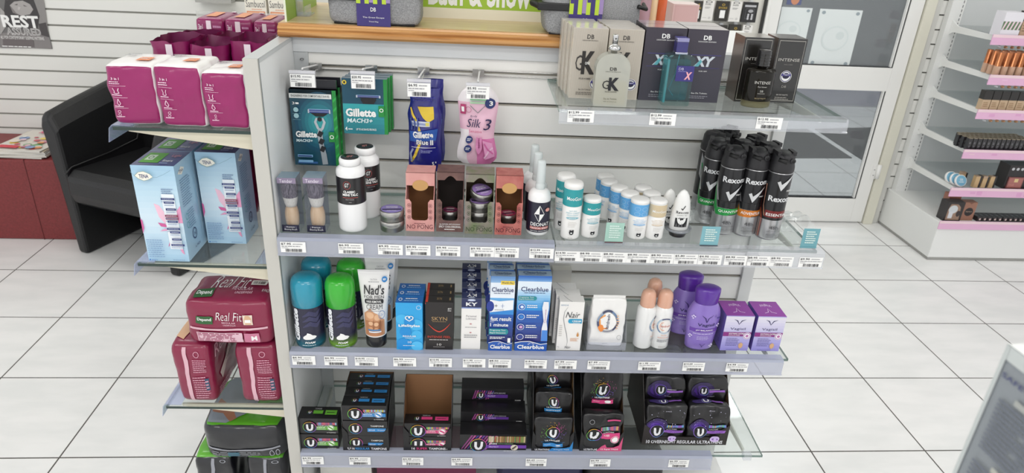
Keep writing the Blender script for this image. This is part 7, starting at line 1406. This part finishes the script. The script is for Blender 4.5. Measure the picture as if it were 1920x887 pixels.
for i in range(4):
    q = B(); q.box(-.014, .007, -.010, .010, 0, .045 + (i % 2) * .008, M('c9ab80', .3)); q.box(.007, .016, -.010, .010, 0, .052 + (i % 2) * .006, M('2c2a2a', .3)); q.box(-.014, .007, -.010, .010, .046 + (i % 2) * .008, .056, M('b9a088', .3, .3)); small('foundation_jar', 'small beige and black bottle, number %s on the fifth make-up shelf' % NUM[i], 'make-up', .105 + i * .036, YFm + .04 + (i == 0) * .05, .374, q, 'small beige and black bottles')
b = B(); b.box(0, .15, -.03, .04, 0, .115, M('2a2628', .3)); b.box(.010, .085, -.034, -.03, .005, .060, M('7d4a48', .3)); cv = Cv(b, lambda x, y, k_: (.01 + x * .075, -.034 - k_, .005 + y * .055)); cv.rect(.05, .08, .95, .92, M('a86a64', .3)); cv.rect(.4, .55, .65, .85, M('d9c08c')); cv.text('PINK', .1, .2, .5, .4, M('c98a80'))
cv = Cv(b, lambda x, y, k_: (x * .15, -.03 - k_, y * .115))
for i in range(6): cv.disc(.12 + i * .15, .85, .05, .06, M('c9c9cc', .2, .8), 12)
small('palette_stand', 'dark display with a rose coloured palette on the fifth make-up shelf', 'display', .265, YFm + .05, .374, b, None)
b = B(); w, h = .085, .095; b.box(-w / 2, w / 2, -.025, .025, 0, h, M('2f2b2b', .3)); cv = cfront(b, w, .05, h); cv.poly([(.1, .06), (.9, .06), (.8, .75), (.6, .9), (.2, .9), (.1, .6)], M('9a7f6c')); cv.disc(.4, .62, .26, .22, M('c9cfd2')); cv.rect(.2, .15, .45, .5, M('d3d6da')); cv.disc(.75, .4, .12, .16, M('3a3232'))
small('gift_kit', 'dark window box with brushes inside at the left of the lowest make-up shelf', 'box', .065, YFm + .04, .208, b, None)
b = B(); w, h = .062, .092; b.box(-w / 2, w / 2, -.02, .02, 0, h, M('9a6f5c', .35)); cv = cfront(b, w, .04, h); cv.disc(.5, .48, .34, .34 * w / h, M('241f20'), 24); cv.text('PREMIUM', .26, .46, .74, .52, M('b9a08c')); cv.poly([(.3, 1), (.7, 1), (.5, .9)], M('7a5040'))
small('gift_kit', 'rose brown box with a round black badge on the lowest make-up shelf', 'box', .145, YFm + .045, .208, b, None)
b = B(); b.box(-.03, .03, -.02, .02, 0, .11, M('a06a58', .35), {'top': M('b98070')}); small('gift_kit', 'tall rose brown box standing behind the window box', 'box', .10, YFm + .10, .208, b, None)
for g in range(3):
    for j in range(5):
        q = B(); q.box(-.0115, .0115, -.028, .028, 0, .022, M('2a2729', .3, coat=.4)); cv = cfront(q, .023, .056, .022); cv.disc(.6, .5, .22, .23, M('d9c3bc'), 12); cv = ctop(q, .023, .056, .022); cv.lines(.2, .3, .8, .6, 2, GREY)
        small('mascara_box', 'slim black box lying end-on, %s of the %s group on the lowest shelf' % (('first', 'second', 'third', 'fourth', 'fifth')[j], ('left', 'middle', 'right')[g]), 'make-up box', .205 + g * .13 + j * .0255, YFm + .045, .208, q, 'slim black make-up boxes')

# ================================================================ NEAR CORNER
PL = B(); PL.box(-.0, .34, -.42, 0, 0, .93, M('dcdcda', .5)); tag(PL.obj('counter', loc=(1.80, -1.195, 0)), 'white counter just out of view below the near grey carton', 'counter')
b = B(); D_, H_ = .25, .268; GB = M('8d9398', .6); b.box(0, .07, -D_, 0, 0, H_, GB, {'top': M('d9dcda', .5), 'back': M('cdd2d2', .5)})
cv = Cv(b, lambda x, y, k: (-k, -x * D_, y * H_), False, .0003); NV = M('4a4f78', .6); TX = M('6c727e', .6)
cv.rect(0, .965, 1, 1, M('c6cccb', .55)); cv.rect(0, 0, .012, 1, M('c3c9c8', .55)); cv.text('SAFETY DIRECTIONS', .02, .925, .32, .938, NV, .01); cv.rect(.08, .885, 1, .90, M('a9aca8', .55))
for i, (y0, y1) in enumerate(((.73, .88), (.58, .70), (.29, .52), (.03, .26))): cv.lines(.04, y0, .9, y1, int((y1 - y0) / .0125), TX, i, .5)
cv.rect(.10, .705, .9, .72, M('b0b2aa', .55)); cv.rect(.08, .56, .9, .572, M('b0b2aa', .55)); cv.rect(.04, .53, .9, .54, M('b0b2aa', .55)); cv.rect(.03, .36, .12, .40, NV)
tag(b.obj('carton', loc=(1.79, -1.193, .9305), rz=math.radians(3)), 'grey carton covered in small print, very near in the lower right corner', 'carton')
b = B(); b.box(0, .06, -.09, 0, 0, .262, M('d9b98c', .5)); tag(b.obj('carton', loc=(1.872, -1.235, .9305), rz=.05), 'tan carton just showing above the near grey carton', 'carton')
